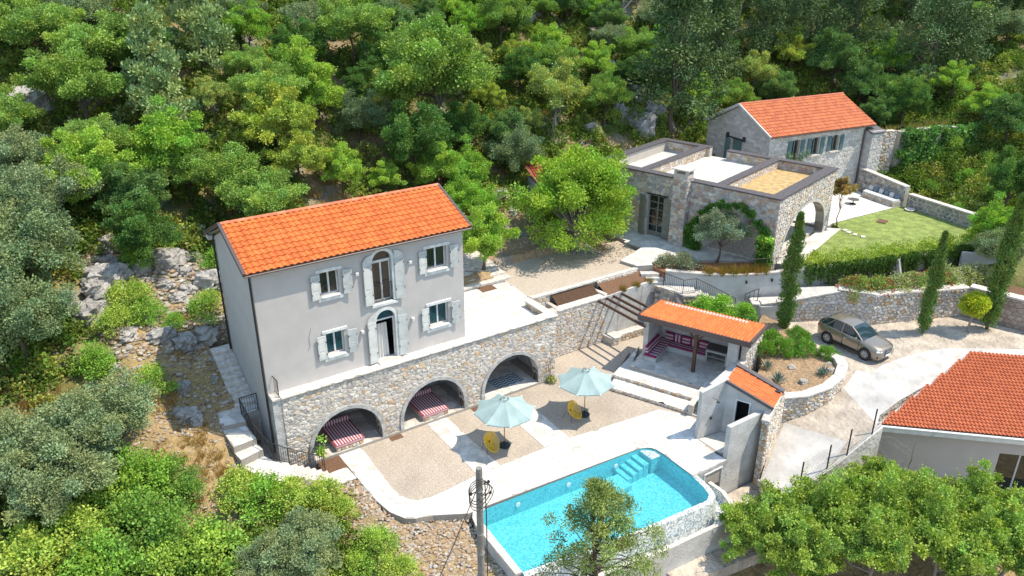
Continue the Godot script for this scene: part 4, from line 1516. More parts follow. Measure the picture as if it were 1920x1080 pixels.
# ---------------------------------------------------------------- steps and walks round the villa
func left_path() -> void:
	# flight climbing along the left wall to the back
	for i in 9:
		var z := -2.75 - i * 0.42
		var y := 2.4 + (i + 1) * 0.19
		var mb := MB.new()
		mb.box(Vector3(-0.53, y - 0.4, z - 0.32), Vector3(1.04, 0.8, 0.66), 0.02)
		struct("stair_step", mb, M.coping)
	pave("side_landing", [-2.1, -3.15, -0.02, -2.78, -0.02, -2.1, -0.92, -2.1, -0.92, -1.35, -2.05, -1.58], 2.4, 1.8, 0.55, [], 20)
	pave("side_landing", [-2.05, -1.6, -0.95, -1.4, -0.85, 0.0, -1.98, 0.15], 2.15, 1.6, 0.55, [], 20)
	pave("side_landing", [-1.98, 0.15, -0.85, 0.0, -0.75, 0.55, -1.88, 0.85], 1.8, 1.4, 0.55, [], 16)
	pave("side_landing", [-1.88, 0.85, -0.75, 0.55, -0.5, 1.2, 0.05, 1.72, 0.12, 2.95, -0.6, 3.0, -1.35, 2.3], 1.4, 1.4, 0.5, [], 30)
	for i in 6:
		var mb := MB.new()
		var x := 0.26 + i * 0.29
		var y := 1.2 - i * 0.2
		mb.box(Vector3(x, y - 0.5, 2.33), Vector3(0.34, 1.0, 1.2), 0.02)
		struct("stair_step", mb, M.coping)
	# the sunken corner with the cellar door under the landing
	var cw := thing("cellar_front", "pale wall with a dark cellar doorway under the left landing", "cellar", Vector3(-0.46, 0.3, -2.1))
	var wl := MB.new()
	wl.wall(rect(-0.92, 0.2, -0.02, 2.27), [rect(-0.78, 0.3, -0.16, 2.0)], Transform3D(Basis(), Vector3(0, 0, -2.08)), -0.1, 0.0)
	part(cw, "wall", wl, M.grey_plaster)
	var dd := MB.new()
	dd.box(Vector3(-0.47, 1.1, -2.22), Vector3(0.7, 1.9, 0.05))
	part(cw, "door", dd, M.dark_room)
	var fl := MB.new()
	fl.box(Vector3(-0.45, 0.2, -0.4), Vector3(0.95, 0.2, 3.6))
	struct("cellar_floor", fl, M.coping)
	railing("stair_rail", "black railing down the curved stairs at the villa's left corner", [Vector3(-0.06, 2.4, -2.12), Vector3(-0.92, 2.4, -2.08), Vector3(-0.86, 1.9, -0.35), Vector3(-0.55, 1.4, 0.95), Vector3(0.1, 1.25, 1.72), Vector3(1.78, 0.1, 1.76)], 0.95, M.black_metal)

func upper_terrace() -> void:
	pave("terrace", [11.02, -6.0, 17.6, -5.85, 17.35, -2.85, 16.95, -2.3, 16.36, -2.05, 16.36, 0.0, 11.02, 0.0], T, 1.5, 0.62, [[15.5, -6.7, 16.5, -6.6, 16.45, -5.2, 15.35, -5.2]], 220)
	var pk := MB.new()
	pk.extrude(G([15.5, -6.4, 16.5, -6.3, 16.45, -5.2, 15.35, -5.2]), flat(T), -0.3, 0.006)
	struct("planting_pocket", pk, M.soil)
	for i in 5:
		var mb := MB.new()
		var z := -6.05 - i * 0.62
		mb.box(Vector3(14.6, T + 0.16 * (i + 1) - 0.5, z - 0.7), Vector3(7.0 - i * 0.15, 1.0, 1.45), 0.02)
		struct("terrace_step", mb, M.coping)
	# the low wall that closes the terrace on the right
	var w := thing("return_wall", "low stone parapet with pale coping at the right end of the terrace", "wall", Vector3(16.6, T, -0.7))
	var c := MB.new()
	c.box(Vector3(16.62, 3.6, -0.72), Vector3(0.36, 1.2, 2.5))
	part(w, "wall_core", c, M.mortar)
	stones(w, "stone", M.stone, frame(Vector3(16.44, 3.7, -2.0), Vector3(0, 0, 1)), rect(0, 0, 2.1, 0.5), [], Vector2(0.3, 0.22), WARM, {"depth": 0.05})
	var cp := MB.new()
	cp.box(Vector3(16.64, 4.245, -0.7), Vector3(0.56, 0.11, 2.72), 0.02)
	part(w, "coping", cp, M.coping)
	# gravel yard under the great tree
	var g := MB.new()
	g.extrude(G([17.62, -8.6, 28.6, -7.6, 28.4, -5.3, 25.9, -4.0, 26.05, -2.9, 17.4, -2.95]), flat(T), -1.0, 0.0)
	struct("gravel_yard", g, M.gravel)
	# retaining wall below it, with two planted beds on top
	var r := thing("bed_wall", "rubble stone retaining wall under the two raised soil beds", "wall", Vector3(19.8, 0, -1.5))
	var rc := MB.new()
	rc.box(Vector3(19.6, 1.5, -1.78), Vector3(5.6, 3.5, 0.56))
	part(r, "wall_core", rc, M.mortar)
	stones(r, "stone", M.stone, Transform3D(Basis(), Vector3(0, 0, -1.5)), rect(16.85, -0.02, 22.4, 3.2), [], Vector2(0.27, 0.17), LIME, {"most": 200, "depth": 0.034, "ch": 0.022, "joint": 0.005, "tilt": 0.13, "jit": 0.42})
	var cb := MB.new()
	cb.box(Vector3(20.5, 3.22, -1.74), Vector3(3.95, 0.12, 0.62), 0.02)
	cb.box(Vector3(22.42, 3.3, -2.3), Vector3(0.3, 0.14, 1.4), 0.02, Basis(Vector3.UP, 0.1))
	part(r, "coping", cb, M.coping)
	# recess between the parapet and the first bed
	var nb := MB.new()
	nb.box(Vector3(17.85, 2.2, -2.9), Vector3(1.9, 3.4, 0.3)); nb.box(Vector3(18.7, 1.6, -2.3), Vector3(0.26, 3.4, 1.0)); nb.box(Vector3(17.7, 2.75, -2.2), Vector3(1.9, 0.2, 1.3))
	part(r, "recess_core", nb, M.mortar)
	stones(r, "recess_stone", M.stone, Transform3D(Basis(), Vector3(0, 0, -2.74)), rect(16.95, 2.85, 18.6, 3.86), [], Vector2(0.28, 0.2), LIME, {"depth": 0.05})
	stones(r, "recess_stone", M.stone, frame(Vector3(18.83, 0, -1.9), Vector3(0, 0, -1)), rect(-0.1, 0.0, 0.8, 3.3), [], Vector2(0.28, 0.2), LIME, {"depth": 0.02})
	var rim := MB.new()
	rim.box(Vector3(21.8, T - 0.02, -2.84), Vector3(8.8, 0.14, 0.32), 0.02)
	part(r, "back_rim", rim, M.coping)
	stones(r, "rim_stone", M.stone, Transform3D(Basis(), Vector3(0, 0, -2.68)), rect(22.6, 3.45, 26.1, 3.84), [], Vector2(0.22, 0.17), LIME, {"depth": 0.06})
	for q in [[18.95, 22.25, Color(0.5, 0.5, 0.5)], [22.6, 27.0, Color.WHITE]]:
		var sb := MB.new()
		var a := Vector3(q[0], 3.2, -2.0 if q[0] < 20 else -1.5); var b := Vector3(q[1], 3.2, a.z)
		for i in 16:
			for j in 5:
				var h := func(s: float, t: float) -> Vector3:
					var p := a.lerp(b, s)
					p.z = lerpf(a.z, -2.72, t)
					p.y = lerpf(3.22, 3.72, t) + 0.05 * bumps.get_noise_2d(p.x * 20, p.z * 20)
					return p
				sb.quad(h.call(i / 16.0, j / 5.0), h.call((i + 1) / 16.0, j / 5.0), h.call((i + 1) / 16.0, (j + 1) / 5.0), h.call(i / 16.0, (j + 1) / 5.0), q[2])
		struct("soil_bed", sb, M.soil)
	# white plastered wall below the second bed, low seat wall at its foot
	var ww := thing("white_bed_wall", "white plastered retaining wall behind the pergola beams", "wall", Vector3(24.8, 0, -1.5))
	var wm := MB.new()
	wm.extrude(PackedVector2Array([Vector2(22.4, -0.2), Vector2(27.4, -0.2), Vector2(27.4, 3.42), Vector2(25.0, 3.3), Vector2(22.4, 3.24)]), Transform3D(Basis(), Vector3(0, 0, -1.5)), -0.2, 0.0)
	part(ww, "wall", wm, M.white_plaster)
	for x in [23.7, 25.6, 26.5]:
		var st := MB.new()
		st.tube([Vector3(x, 3.25, -1.47), Vector3(x - 0.12, 1.6, -1.485), Vector3(x - 0.16, 0.8, -1.487)], [0.012, 0.01, 0.006], 4)
		part(ww, "drip_line", st, M.grey_plaster)
	var lw := thing("seat_wall", "low pale capped stone wall at the foot of the white wall", "wall", Vector3(24, 0, -1.0))
	var lc := MB.new()
	lc.extrude(G([22.36, -1.48, 22.45, -0.75, 22.95, -0.62, 23.4, -0.85, 25.9, -0.75, 25.9, -1.48]), flat(0), -0.2, 0.42)
	part(lw, "core", lc, M.mortar)
	stones(lw, "stone", M.stone, frame(Vector3(23.4, 0, -0.84), Vector3(2.5, 0, 0.1)), rect(0, 0, 2.5, 0.42), [], Vector2(0.28, 0.2), WARM, {"depth": 0.05})
	stones(lw, "stone", M.stone, frame(Vector3(22.45, 0, -0.74), Vector3(0.5, 0, 0.13)), rect(0, 0, 0.52, 0.42), [], Vector2(0.28, 0.2), LIME, {"depth": 0.05})
	var lt := MB.new()
	lt.extrude(G([22.33, -1.48, 22.42, -0.7, 22.95, -0.56, 23.42, -0.8, 25.9, -0.7, 25.9, -1.1, 23.5, -1.25, 23.2, -1.48]), flat(0.42), 0.0, 0.09)
	part(lw, "cap", lt, M.coping)

func pergola() -> void:
	var p := thing("pergola", "four dark wooden beams spanning from the bed wall to the pavilion", "pergola", Vector3(22.8, 3.2, 0.5))
	for q in [[21.75, -1.45, 2.95], [22.45, -1.6, 2.3], [23.05, -1.6, 1.95], [23.75, -1.6, 1.75]]:
		var b := MB.new()
		b.box(Vector3(q[0], 3.12, (q[1] + q[2]) / 2), Vector3(0.11, 0.16, q[2] - q[1]), 0.012)
		part(p, "beam", b, M.wood)


# ---------------------------------------------------------------- the pavilion
func un(u: float, y: float, n: float) -> Vector3:
	return P0 + U * u + N * n + Vector3(0, y, 0)

func pavilion() -> void:
	var fr := Transform3D(Basis(U, Vector3.UP, U.cross(Vector3.UP)), P0)   # its z points out of the front
	var fl := MB.new()
	var g := func(list: Array) -> PackedVector2Array:
		var r := PackedVector2Array()
		for q in list:
			var w := un(q[0], 0, q[1])
			r.append(Vector2(w.x, -w.z))
		return r
	# floor and two broad steps of pale slabs with stone risers
	var lev := [[0.6, [[-0.45, 2.6], [-0.35, -1.55], [4.2, -1.62], [5.1, -1.9], [5.2, 2.6]]], [0.4, [[-1.0, 1.5], [-0.9, -2.72], [4.2, -2.72], [4.3, -1.5], [-0.3, -1.5]]], [0.2, [[-1.35, 0.8], [-0.6, -3.85], [4.3, -3.85], [4.3, -2.6], [-0.9, -2.6]]]]
	for k in 3:
		var y: float = lev[k][0]
		var ol: PackedVector2Array = g.call(lev[k][1])
		if Geometry2D.is_polygon_clockwise(ol): ol.reverse()
		var mb := MB.new()
		mb.extrude(ol, flat(0), -0.2, y - 0.015)
		var b := struct(["pavilion_floor", "broad_step", "broad_step"][k], mb, M.joint)
		stones(b, "paving_slab", M.paver, flat(y - 0.012), ol, [], Vector2(0.68, 0.55), PALE, {"most": 90, "joint": 0.008, "depth": 0.014, "ch": 0.006, "tilt": 0.004})
		var z0: Vector2 = [Vector2(-0.35, -1.6), Vector2(-0.9, -2.73), Vector2(-0.6, -3.86)][k]
		var x1: float = [4.2, 4.2, 4.3][k]
		if k > 0:
			stones(b, "riser_stone", M.stone, Transform3D(fr.basis, un(0, y - 0.2, z0.y + 0.01)), rect(z0.x + 0.05, 0.0, x1, 0.17), [], Vector2(0.26, 0.2), WARM, {"depth": 0.04, "ch": 0.012})
	# walls
	var p := thing("pavilion", "open garden pavilion with orange tile roof, wooden post and white walls", "pavilion", un(2.6, 0.6, 1.0))
	var lw := MB.new()
	var side := PackedVector2Array([Vector2(-0.06, -0.2), Vector2(2.45, -0.2), Vector2(2.45, 3.16), Vector2(-0.06, 3.46)])
	lw.extrude(side, frame(un(-0.17, 0, 0), N), 0.0, 0.30)
	part(p, "left_wall", lw, M.white_plaster)
	var bw := MB.new()
	bw.box(un(2.75, 1.7, 2.42), Vector3(5.3, 3.4, 0.3), 0.0, fr.basis)
	part(p, "back_wall", bw, M.white_plaster)
	var rw := MB.new()
	rw.extrude(side, frame(un(5.05, 0, 0), N), 0.0, 0.55)
	part(p, "right_wall", rw, M.white_plaster)
	# its stone outer face, which runs on below the capped edge wall
	var o0 := un(5.62, 0, -2.9); var o1 := un(6.3, 0, 2.5)
	var of := frame(o0, o1 - o0)
	var face := PackedVector2Array([Vector2(0, -0.6), Vector2(5.44, -0.6), Vector2(5.44, 3.12), Vector2(3.25, 3.36), Vector2(3.25, 1.8), Vector2(0, 1.8)])
	var oc := MB.new()
	oc.extrude(face, of, -0.3, -0.01)
	part(p, "outer_wall", oc, M.mortar)
	stones(p, "wall_stone", M.stone, of, face, [], Vector2(0.27, 0.18), LIME, {"most": 200, "depth": 0.04, "ch": 0.025, "tilt": 0.15, "joint": 0.006})
	# roof: a single slope falling to the back
	var e0 := un(-0.28, 3.28, 2.75); var ef := un(-0.28, 3.66, -0.62)
	var dk := MB.new()
	var w6 := U * 6.65
	dk.quad(ef, ef + w6, e0 + w6, e0, Color(0.75, 0.22, 0.05))
	dk.quad(ef - Vector3(0, 0.1, 0), e0 - Vector3(0, 0.1, 0), e0 + w6 - Vector3(0, 0.1, 0), ef + w6 - Vector3(0, 0.1, 0), Color(0.3, 0.2, 0.13))
	var rf := part(p, "roof", dk, M.tile)
	# tiles climb from the back eave to the front board
	tiles(rf, e0 + w6, -U, ef - e0, 6.65, e0.distance_to(ef), ORANGE, 0, 0.20, 0.36)
	var fb := MB.new()
	fb.box(un(3.05, 3.54, -0.67), Vector3(6.85, 0.34, 0.09), 0.012, fr.basis)
	fb.box((ef + e0) / 2 + U * 6.72 + Vector3(0, 0.02, 0), Vector3(0.16, 0.16, 3.45), 0.012, Basis.looking_at((e0 - ef).normalized()))
	fb.box((ef + e0) / 2 - U * 0.05 + Vector3(0, 0.02, 0), Vector3(0.12, 0.18, 3.45), 0.012, Basis.looking_at((e0 - ef).normalized()))
	part(p, "fascia", fb, M.brown_metal)
	var bm := MB.new()
	bm.box(un(3.0, 3.36, -0.22), Vector3(6.2, 0.2, 0.2), 0.015, fr.basis)
	part(p, "beam", bm, M.wood)
	for i in 12:
		var rf2 := MB.new()
		var a := un(0.1 + i * 0.5, 3.5, -0.55); var b := un(0.1 + i * 0.5, 3.2, 2.3)
		rf2.box((a + b) / 2 - Vector3(0, 0.02, 0), Vector3(0.08, 0.12, 2.85), 0.0, Basis.looking_at((b - a).normalized()))
		part(p, "rafter", rf2, M.wood)
	var ps := MB.new()
	ps.box(un(3.18, 1.95, -0.2), Vector3(0.2, 2.7, 0.2), 0.015, fr.basis)
	part(p, "post", ps, M.wood)
	for s in [-1.0, 1.0]:
		var br := MB.new()
		var a := un(3.18 + s * 0.08, 2.75, -0.2); var b := un(3.18 + s * 0.52, 3.25, -0.2)
		var d := (b - a).normalized()
		br.box((a + b) / 2, Vector3(0.09, 0.11, a.distance_to(b)), 0.01, Basis(fr.basis.z, d.cross(fr.basis.z), d))
		part(p, "brace", br, M.wood)
	# built-in corner bench with striped cushions
	var be := thing("corner_bench", "L-shaped masonry bench with red and white striped cushions in the pavilion", "bench", un(1.2, 0.6, 1.5))
	var bs := MB.new()
	bs.box(un(0.5, 0.78, 0.9), Vector3(0.75, 0.38, 2.7), 0.05, fr.basis)
	bs.box(un(2.1, 0.78, 1.85), Vector3(2.6, 0.38, 0.85), 0.05, fr.basis)
	part(be, "base", bs, M.white_plaster)
	var red := Color(0.30, 0.03, 0.12); var wht := Color(0.62, 0.55, 0.58)
	var cs := MB.new()
	for i in 17:
		cs.box(un(0.5, 1.02, -0.42 + i * 0.16), Vector3(0.8, 0.10, 0.16), 0.0, fr.basis, red if i % 2 == 0 else wht)
	for i in 7:
		cs.box(un(2.2, 1.022, 1.48 + i * 0.125), Vector3(2.5, 0.10, 0.125), 0.0, fr.basis, red if i % 2 == 0 else wht)
	part(be, "seat_cushion", cs, M.fabric)
	for i in 8:
		var cu := MB.new()
		var along := i < 3
		for s in 5:
			var cc := red if s % 2 == 0 else wht
			if along:
				var c := un(0.28, 1.32, -0.1 + i * 0.68)
				cu.box(c + N * (0.0) + Vector3(0, (s - 2) * 0.10, 0) + U * (-0.02 * s), Vector3(0.16, 0.10, 0.6), 0.0, fr.basis, cc)
			else:
				var c := un(0.75 + (i - 3) * 0.56, 1.34, 2.08)
				if i % 2 == 1: cu.box(c + Vector3(0, (s - 2) * 0.11, 0), Vector3(0.52, 0.11, 0.16), 0.0, fr.basis, cc)
				else: cu.box(c + U * ((s - 2) * 0.105), Vector3(0.105, 0.5, 0.16), 0.0, fr.basis, cc)
		single("cushion", ["striped back cushion at the front end of the bench's left arm", "striped back cushion in the middle of the bench's left arm", "striped back cushion at the back of the bench's left arm", "striped back cushion in the corner of the pavilion bench", "upright-striped cushion next to the bench corner", "level-striped cushion in the middle of the bench's long side", "upright-striped cushion just left of the wooden post", "striped cushion at the right end of the pavilion bench"][i], "cushion", cu, M.fabric, un(0.5, 1.1, 1.0), "striped bench cushions")
	# kitchen counter
	var k := thing("counter", "grey topped masonry counter with open shelf in the pavilion's right half", "counter", un(4.2, 0.6, 1.9))
	var kt := MB.new()
	kt.box(un(4.2, 1.5, 1.85), Vector3(1.7, 0.09, 0.95), 0.015, fr.basis)
	part(k, "worktop", kt, M.slate)
	var kl := MB.new()
	for u in [3.4, 4.62, 5.0]: kl.box(un(u, 1.03, 1.85), Vector3(0.1, 0.86, 0.88), 0.01, fr.basis)
	kl.box(un(4.2, 1.38, 1.44), Vector3(1.68, 0.15, 0.08), 0.01, fr.basis)
	part(k, "support", kl, M.white_plaster)
	var ks := MB.new()
	ks.box(un(4.0, 0.98, 1.85), Vector3(1.15, 0.05, 0.8), 0.01, fr.basis)
	part(k, "shelf", ks, M.grey_plaster)
	# terrace edge wall running from the pavilion's right wall down to the shower
	var ew := thing("edge_wall", "white capped wall from the pavilion down to the shower wall", "wall", un(5.4, 0.6, -1.2))
	var em := MB.new()
	var el := PackedVector2Array()
	for q in [[5.12, -3.15], [5.6, -3.25], [6.12, 0.45], [5.6, 0.45]]:
		var w: Vector3 = un(q[0], 0, q[1])
		el.append(Vector2(w.x, -w.z))
	em.extrude(el, flat(0), -0.4, 1.9)
	part(ew, "wall", em, M.white_plaster)
	# small step flight with a stone side at the right end of the broad steps
	var sd := thing("step_cheek", "low stone cheek wall with white cap at the right end of the broad steps", "wall", un(4.45, 0, -3.1))
	var sc := MB.new()
	sc.box(un(4.42, 0.3, -2.85), Vector3(0.28, 0.66, 2.1), 0.01, fr.basis)
	part(sd, "core", sc, M.mortar)
	var sp := MB.new()
	sp.box(un(4.42, 0.66, -2.85), Vector3(0.34, 0.09, 2.2), 0.015, fr.basis)
	part(sd, "cap", sp, M.coping)
	for i in 3:
		var ss := MB.new()
		ss.box(un(4.95, 0.08 + i * 0.2 - 0.1, -3.5 + i * 0.45), Vector3(0.85, 0.2, 0.75), 0.015, fr.basis)
		struct("small_step", ss, M.coping)

func shower() -> void:
	var s := thing("shower_wall", "tall white shower wall with its tap, nearest the broad steps", "wall", Vector3(19.4, 0, 9.8))
	var a := Vector3(19.3, 0, 9.72); var b := Vector3(20.95, 0, 9.96)
	var f := frame(Vector3(19.37, 0, 9.9), Vector3(1.6, 0, 0.2))
	var m := MB.new()
	m.extrude(PackedVector2Array([Vector2(0, -0.3), Vector2(1.75, -0.3), Vector2(1.75, 3.25), Vector2(0, 2.86)]), f, -0.24, 0.0)
	part(s, "wall", m, M.white_plaster)
	var tp := MB.new()
	tp.tube([f * Vector3(0.75, 2.35, 0.02), f * Vector3(0.75, 2.42, 0.30), f * Vector3(0.75, 2.36, 0.42)], [0.014, 0.014, 0.014], 6)
	tp.lathe(f * Vector3(0.75, 2.31, 0.42), [[0.0, 0.03], [0.09, 0.02], [0.09, 0.0], [0.0, 0.0]], 12)
	part(s, "shower_head", tp, M.black_metal)
	var tv := MB.new()
	tv.box(f * Vector3(0.72, 1.15, 0.05), Vector3(0.08, 0.14, 0.10), 0.01, f.basis)
	tv.tube([f * Vector3(0.66, 1.2, 0.1), f * Vector3(0.8, 1.1, 0.1)], [0.015, 0.015], 6)
	part(s, "tap", tv, M.black_metal)
	# shed with a small tiled roof
	var sh := thing("shed", "small shower shed with sloping orange tile roof and white framed doorway", "shed", Vector3(21.6, 0, 11.0))
	var P1 := Vector3(20.98, 0, 10.08)
	var fr := Transform3D(Basis(U, Vector3.UP, U.cross(Vector3.UP)), P1)
	var fw := MB.new()
	fw.wall(PackedVector2Array([Vector2(0, -0.3), Vector2(2.2, -0.3), Vector2(2.2, 2.28), Vector2(0, 3.0)]), [rect(0.62, 0.05, 1.32, 2.2)], fr, -0.2, 0.0)
	part(sh, "front_wall", fw, M.white_plaster)
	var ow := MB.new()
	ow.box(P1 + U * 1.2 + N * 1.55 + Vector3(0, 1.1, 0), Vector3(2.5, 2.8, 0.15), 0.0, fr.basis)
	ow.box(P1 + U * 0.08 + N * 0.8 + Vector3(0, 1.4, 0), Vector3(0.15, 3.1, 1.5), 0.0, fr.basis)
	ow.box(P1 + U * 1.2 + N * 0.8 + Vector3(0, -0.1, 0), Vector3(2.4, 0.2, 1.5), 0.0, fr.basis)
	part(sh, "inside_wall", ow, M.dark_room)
	var df := MB.new()
	for x in [0.6, 1.34]: df.box(fr * Vector3(x, 1.12, 0.0), Vector3(0.07, 2.2, 0.12), 0.01, fr.basis)
	df.box(fr * Vector3(0.97, 2.22, 0.0), Vector3(0.81, 0.07, 0.115), 0.01, fr.basis)
	part(sh, "door_frame", df, M.white_frame)
	var e := P1 + Vector3(0, 2.30, 0) + U * 2.52 + N * 1.68
	var top := P1 + Vector3(0, 3.14, 0) + U * -0.02 + N * 1.68
	var dk := MB.new()
	dk.quad(e, top, top - N * 1.75, e - N * 1.75, Color(0.5, 0.2, 0.1))
	dk.quad(e - Vector3(0, 0.08, 0), e - N * 1.75 - Vector3(0, 0.08, 0), top - N * 1.75 - Vector3(0, 0.08, 0), top - Vector3(0, 0.08, 0))
	var rf := part(sh, "roof", dk, M.tile)
	tiles(rf, e - N * 1.72, N, top - e, 1.66, e.distance_to(top), ORANGE, 300, 0.24, 0.38)
	var fb := MB.new()
	var mid := (e + top) / 2
	fb.box(mid - N * 1.78 + Vector3(0, 0.02, 0), Vector3(0.11, 0.17, 2.72), 0.012, Basis.looking_at((top - e).normalized()))
	fb.box(mid + N * 0.1 + Vector3(0, 0.08, 0), Vector3(0.34, 0.22, 2.8), 0.012, Basis.looking_at((top - e).normalized()))
	part(sh, "verge_board", fb, M.slate)
	# stone boundary wall behind the shed, dropping to the driveway
	var sw := thing("boundary_wall", "thick rubble stone wall end between the shower shed and the driveway", "wall", Vector3(22.4, -1, 12.0))
	var f2 := frame(P1 + U * 2.47 + Vector3(0, 0, 0), N)
	var so := PackedVector2Array([Vector2(-0.62, -2.5), Vector2(2.6, -1.4), Vector2(2.6, 2.1), Vector2(1.7, 2.25), Vector2(0.1, 2.15), Vector2(-0.55, 1.78)])
	var sc := MB.new()
	sc.extrude(so, f2, -0.3, 0.0)
	part(sw, "wall_core", sc, M.mortar)
	stones(sw, "stone", M.stone, f2, so, [], Vector2(0.27, 0.19), LIME, {"most": 160, "depth": 0.06, "ch": 0.035, "tilt": 0.2})
	stones(sw, "end_stone", M.stone, Transform3D(fr.basis, f2 * Vector3(-0.62, 0, 0)), rect(-0.3, -2.4, 0.04, 1.75), [], Vector2(0.3, 0.22), WARM, {"depth": 0.04, "ch": 0.02})
	var sq := MB.new()
	sq.extrude(PackedVector2Array([Vector2(-0.62, 1.72), Vector2(0.1, 2.12), Vector2(0.1, 2.22), Vector2(-0.62, 1.84)]), f2, -0.34, 0.08)
	part(sw, "cap", sq, M.coping)
	# front shower wall, white, down to the yard
	var w := thing("screen_wall", "white plastered screen wall nearest the pool's overflow corner", "wall", Vector3(20.5, -2.2, 12.0))
	var wm := MB.new()
	wm.extrude(PackedVector2Array([Vector2(19.42, -2.5), Vector2(21.62, -2.5), Vector2(21.78, 1.96), Vector2(19.3, 1.94), Vector2(19.3, -0.1), Vector2(19.42, -0.1)]), Transform3D(Basis(), Vector3(0, 0, 12.02)), -0.27, 0.0)
	part(w, "wall", wm, M.white_plaster)
	pave("shower_floor", [19.42, 9.95, 20.9, 10.15, 21.85, 12.0, 19.42, 11.7], 0.02, 0.8, 0.7, [], 12)


# ---------------------------------------------------------------- driveway and the walls round it
# a sheet laid over a sloping surface
func drape(mb: MB, outline: PackedVector2Array, step: float, y, skirt := 0.0, col := Color.WHITE) -> void:
	var lo := outline[0]; var hi := outline[0]
	for q in outline:
		lo = lo.min(q); hi = hi.max(q)
	var x := floorf(lo.x / step) * step
	while x < hi.x:
		var z := floorf(lo.y / step) * step
		while z < hi.y:
			for b in Geometry2D.intersect_polygons(outline, rect(x, z, x + step, z + step)):
				for i in range(1, b.size() - 1):
					var p := [b[0], b[i], b[i + 1]]
					var w := []
					for q in p: w.append(Vector3(q.x, y.call(q.x, -q.y), -q.y))
					if (w[1] - w[0]).cross(w[2] - w[0]).y < 0: w = [w[0], w[2], w[1]]
					mb.tri(w[0], w[1], w[2], col)
					var m := mb.c.size()
					var e := [0, 2, 1]
					if m >= 3:
						for j in 3:
							var v: Vector3 = w[e[j]]
							var t := 0.93 + 0.16 * bumps.get_noise_2d(v.x * 5.0, v.z * 5.0) + 0.14 * bumps.get_noise_2d(v.x * 1.6 + 40.0, v.z * 1.6)
							mb.c[m - 3 + j] = Color(minf(col.r * t, 1), minf(col.g * t, 1), minf(col.b * t, 1))
			z += step
		x += step
	if skirt > 0.0:
		var o := PackedVector2Array(outline)
		if Geometry2D.is_polygon_clockwise(o): o.reverse()
		for i in o.size():
			var a := o[i]; var b := o[(i + 1) % o.size()]
			var n := maxi(1, int(a.distance_to(b) / step))
			for k in n:
				var p := a.lerp(b, float(k) / n); var q := a.lerp(b, (k + 1.0) / n)
				var pa := Vector3(p.x, y.call(p.x, -p.y), -p.y); var pb := Vector3(q.x, y.call(q.x, -q.y), -q.y)
				mb.quad(pa - Vector3(0, skirt, 0), pb - Vector3(0, skirt, 0), pb, pa, col)

# an upright wall along a line of [x, z, bottom, top] with a stone face on its left side
func line_wall(o: Node, pts: Array, thick: float, m: Material, pal := [], cell := Vector2(0.3, 0.2), most := 150, cap := 0.0, opt := {}) -> void:
	for i in pts.size() - 1:
		var a: Array = pts[i]; var b: Array = pts[i + 1]
		var va := Vector3(a[0], 0, a[1]); var vb := Vector3(b[0], 0, b[1])
		var l := va.distance_to(vb)
		var f := frame(va, vb - va)
		var out := PackedVector2Array([Vector2(-0.02, a[2]), Vector2(l + 0.02, b[2]), Vector2(l + 0.02, b[3]), Vector2(-0.02, a[3])])
		var mb := MB.new()
		mb.extrude(out, f, -thick, 0.0)
		part(o, "wall", mb, m)
		if pal.size():
			var d := {"most": int(most * l / 12.0), "depth": 0.06, "ch": 0.03, "tilt": 0.16}
			d.merge(opt, true)
			stones(o, "stone", M.stone, f, PackedVector2Array([Vector2(0, a[2]), Vector2(l, b[2]), Vector2(l, b[3] - cap * 0.5), Vector2(0, a[3] - cap * 0.5)]), [], cell, pal, d)
		if cap > 0.0:
			var cp := MB.new()
			cp.extrude(PackedVector2Array([Vector2(-0.03, a[3]), Vector2(l + 0.03, b[3]), Vector2(l + 0.03, b[3] + cap), Vector2(-0.03, a[3] + cap)]), f, -thick - 0.03, 0.09)
			part(o, "cap", cp, M.coping)

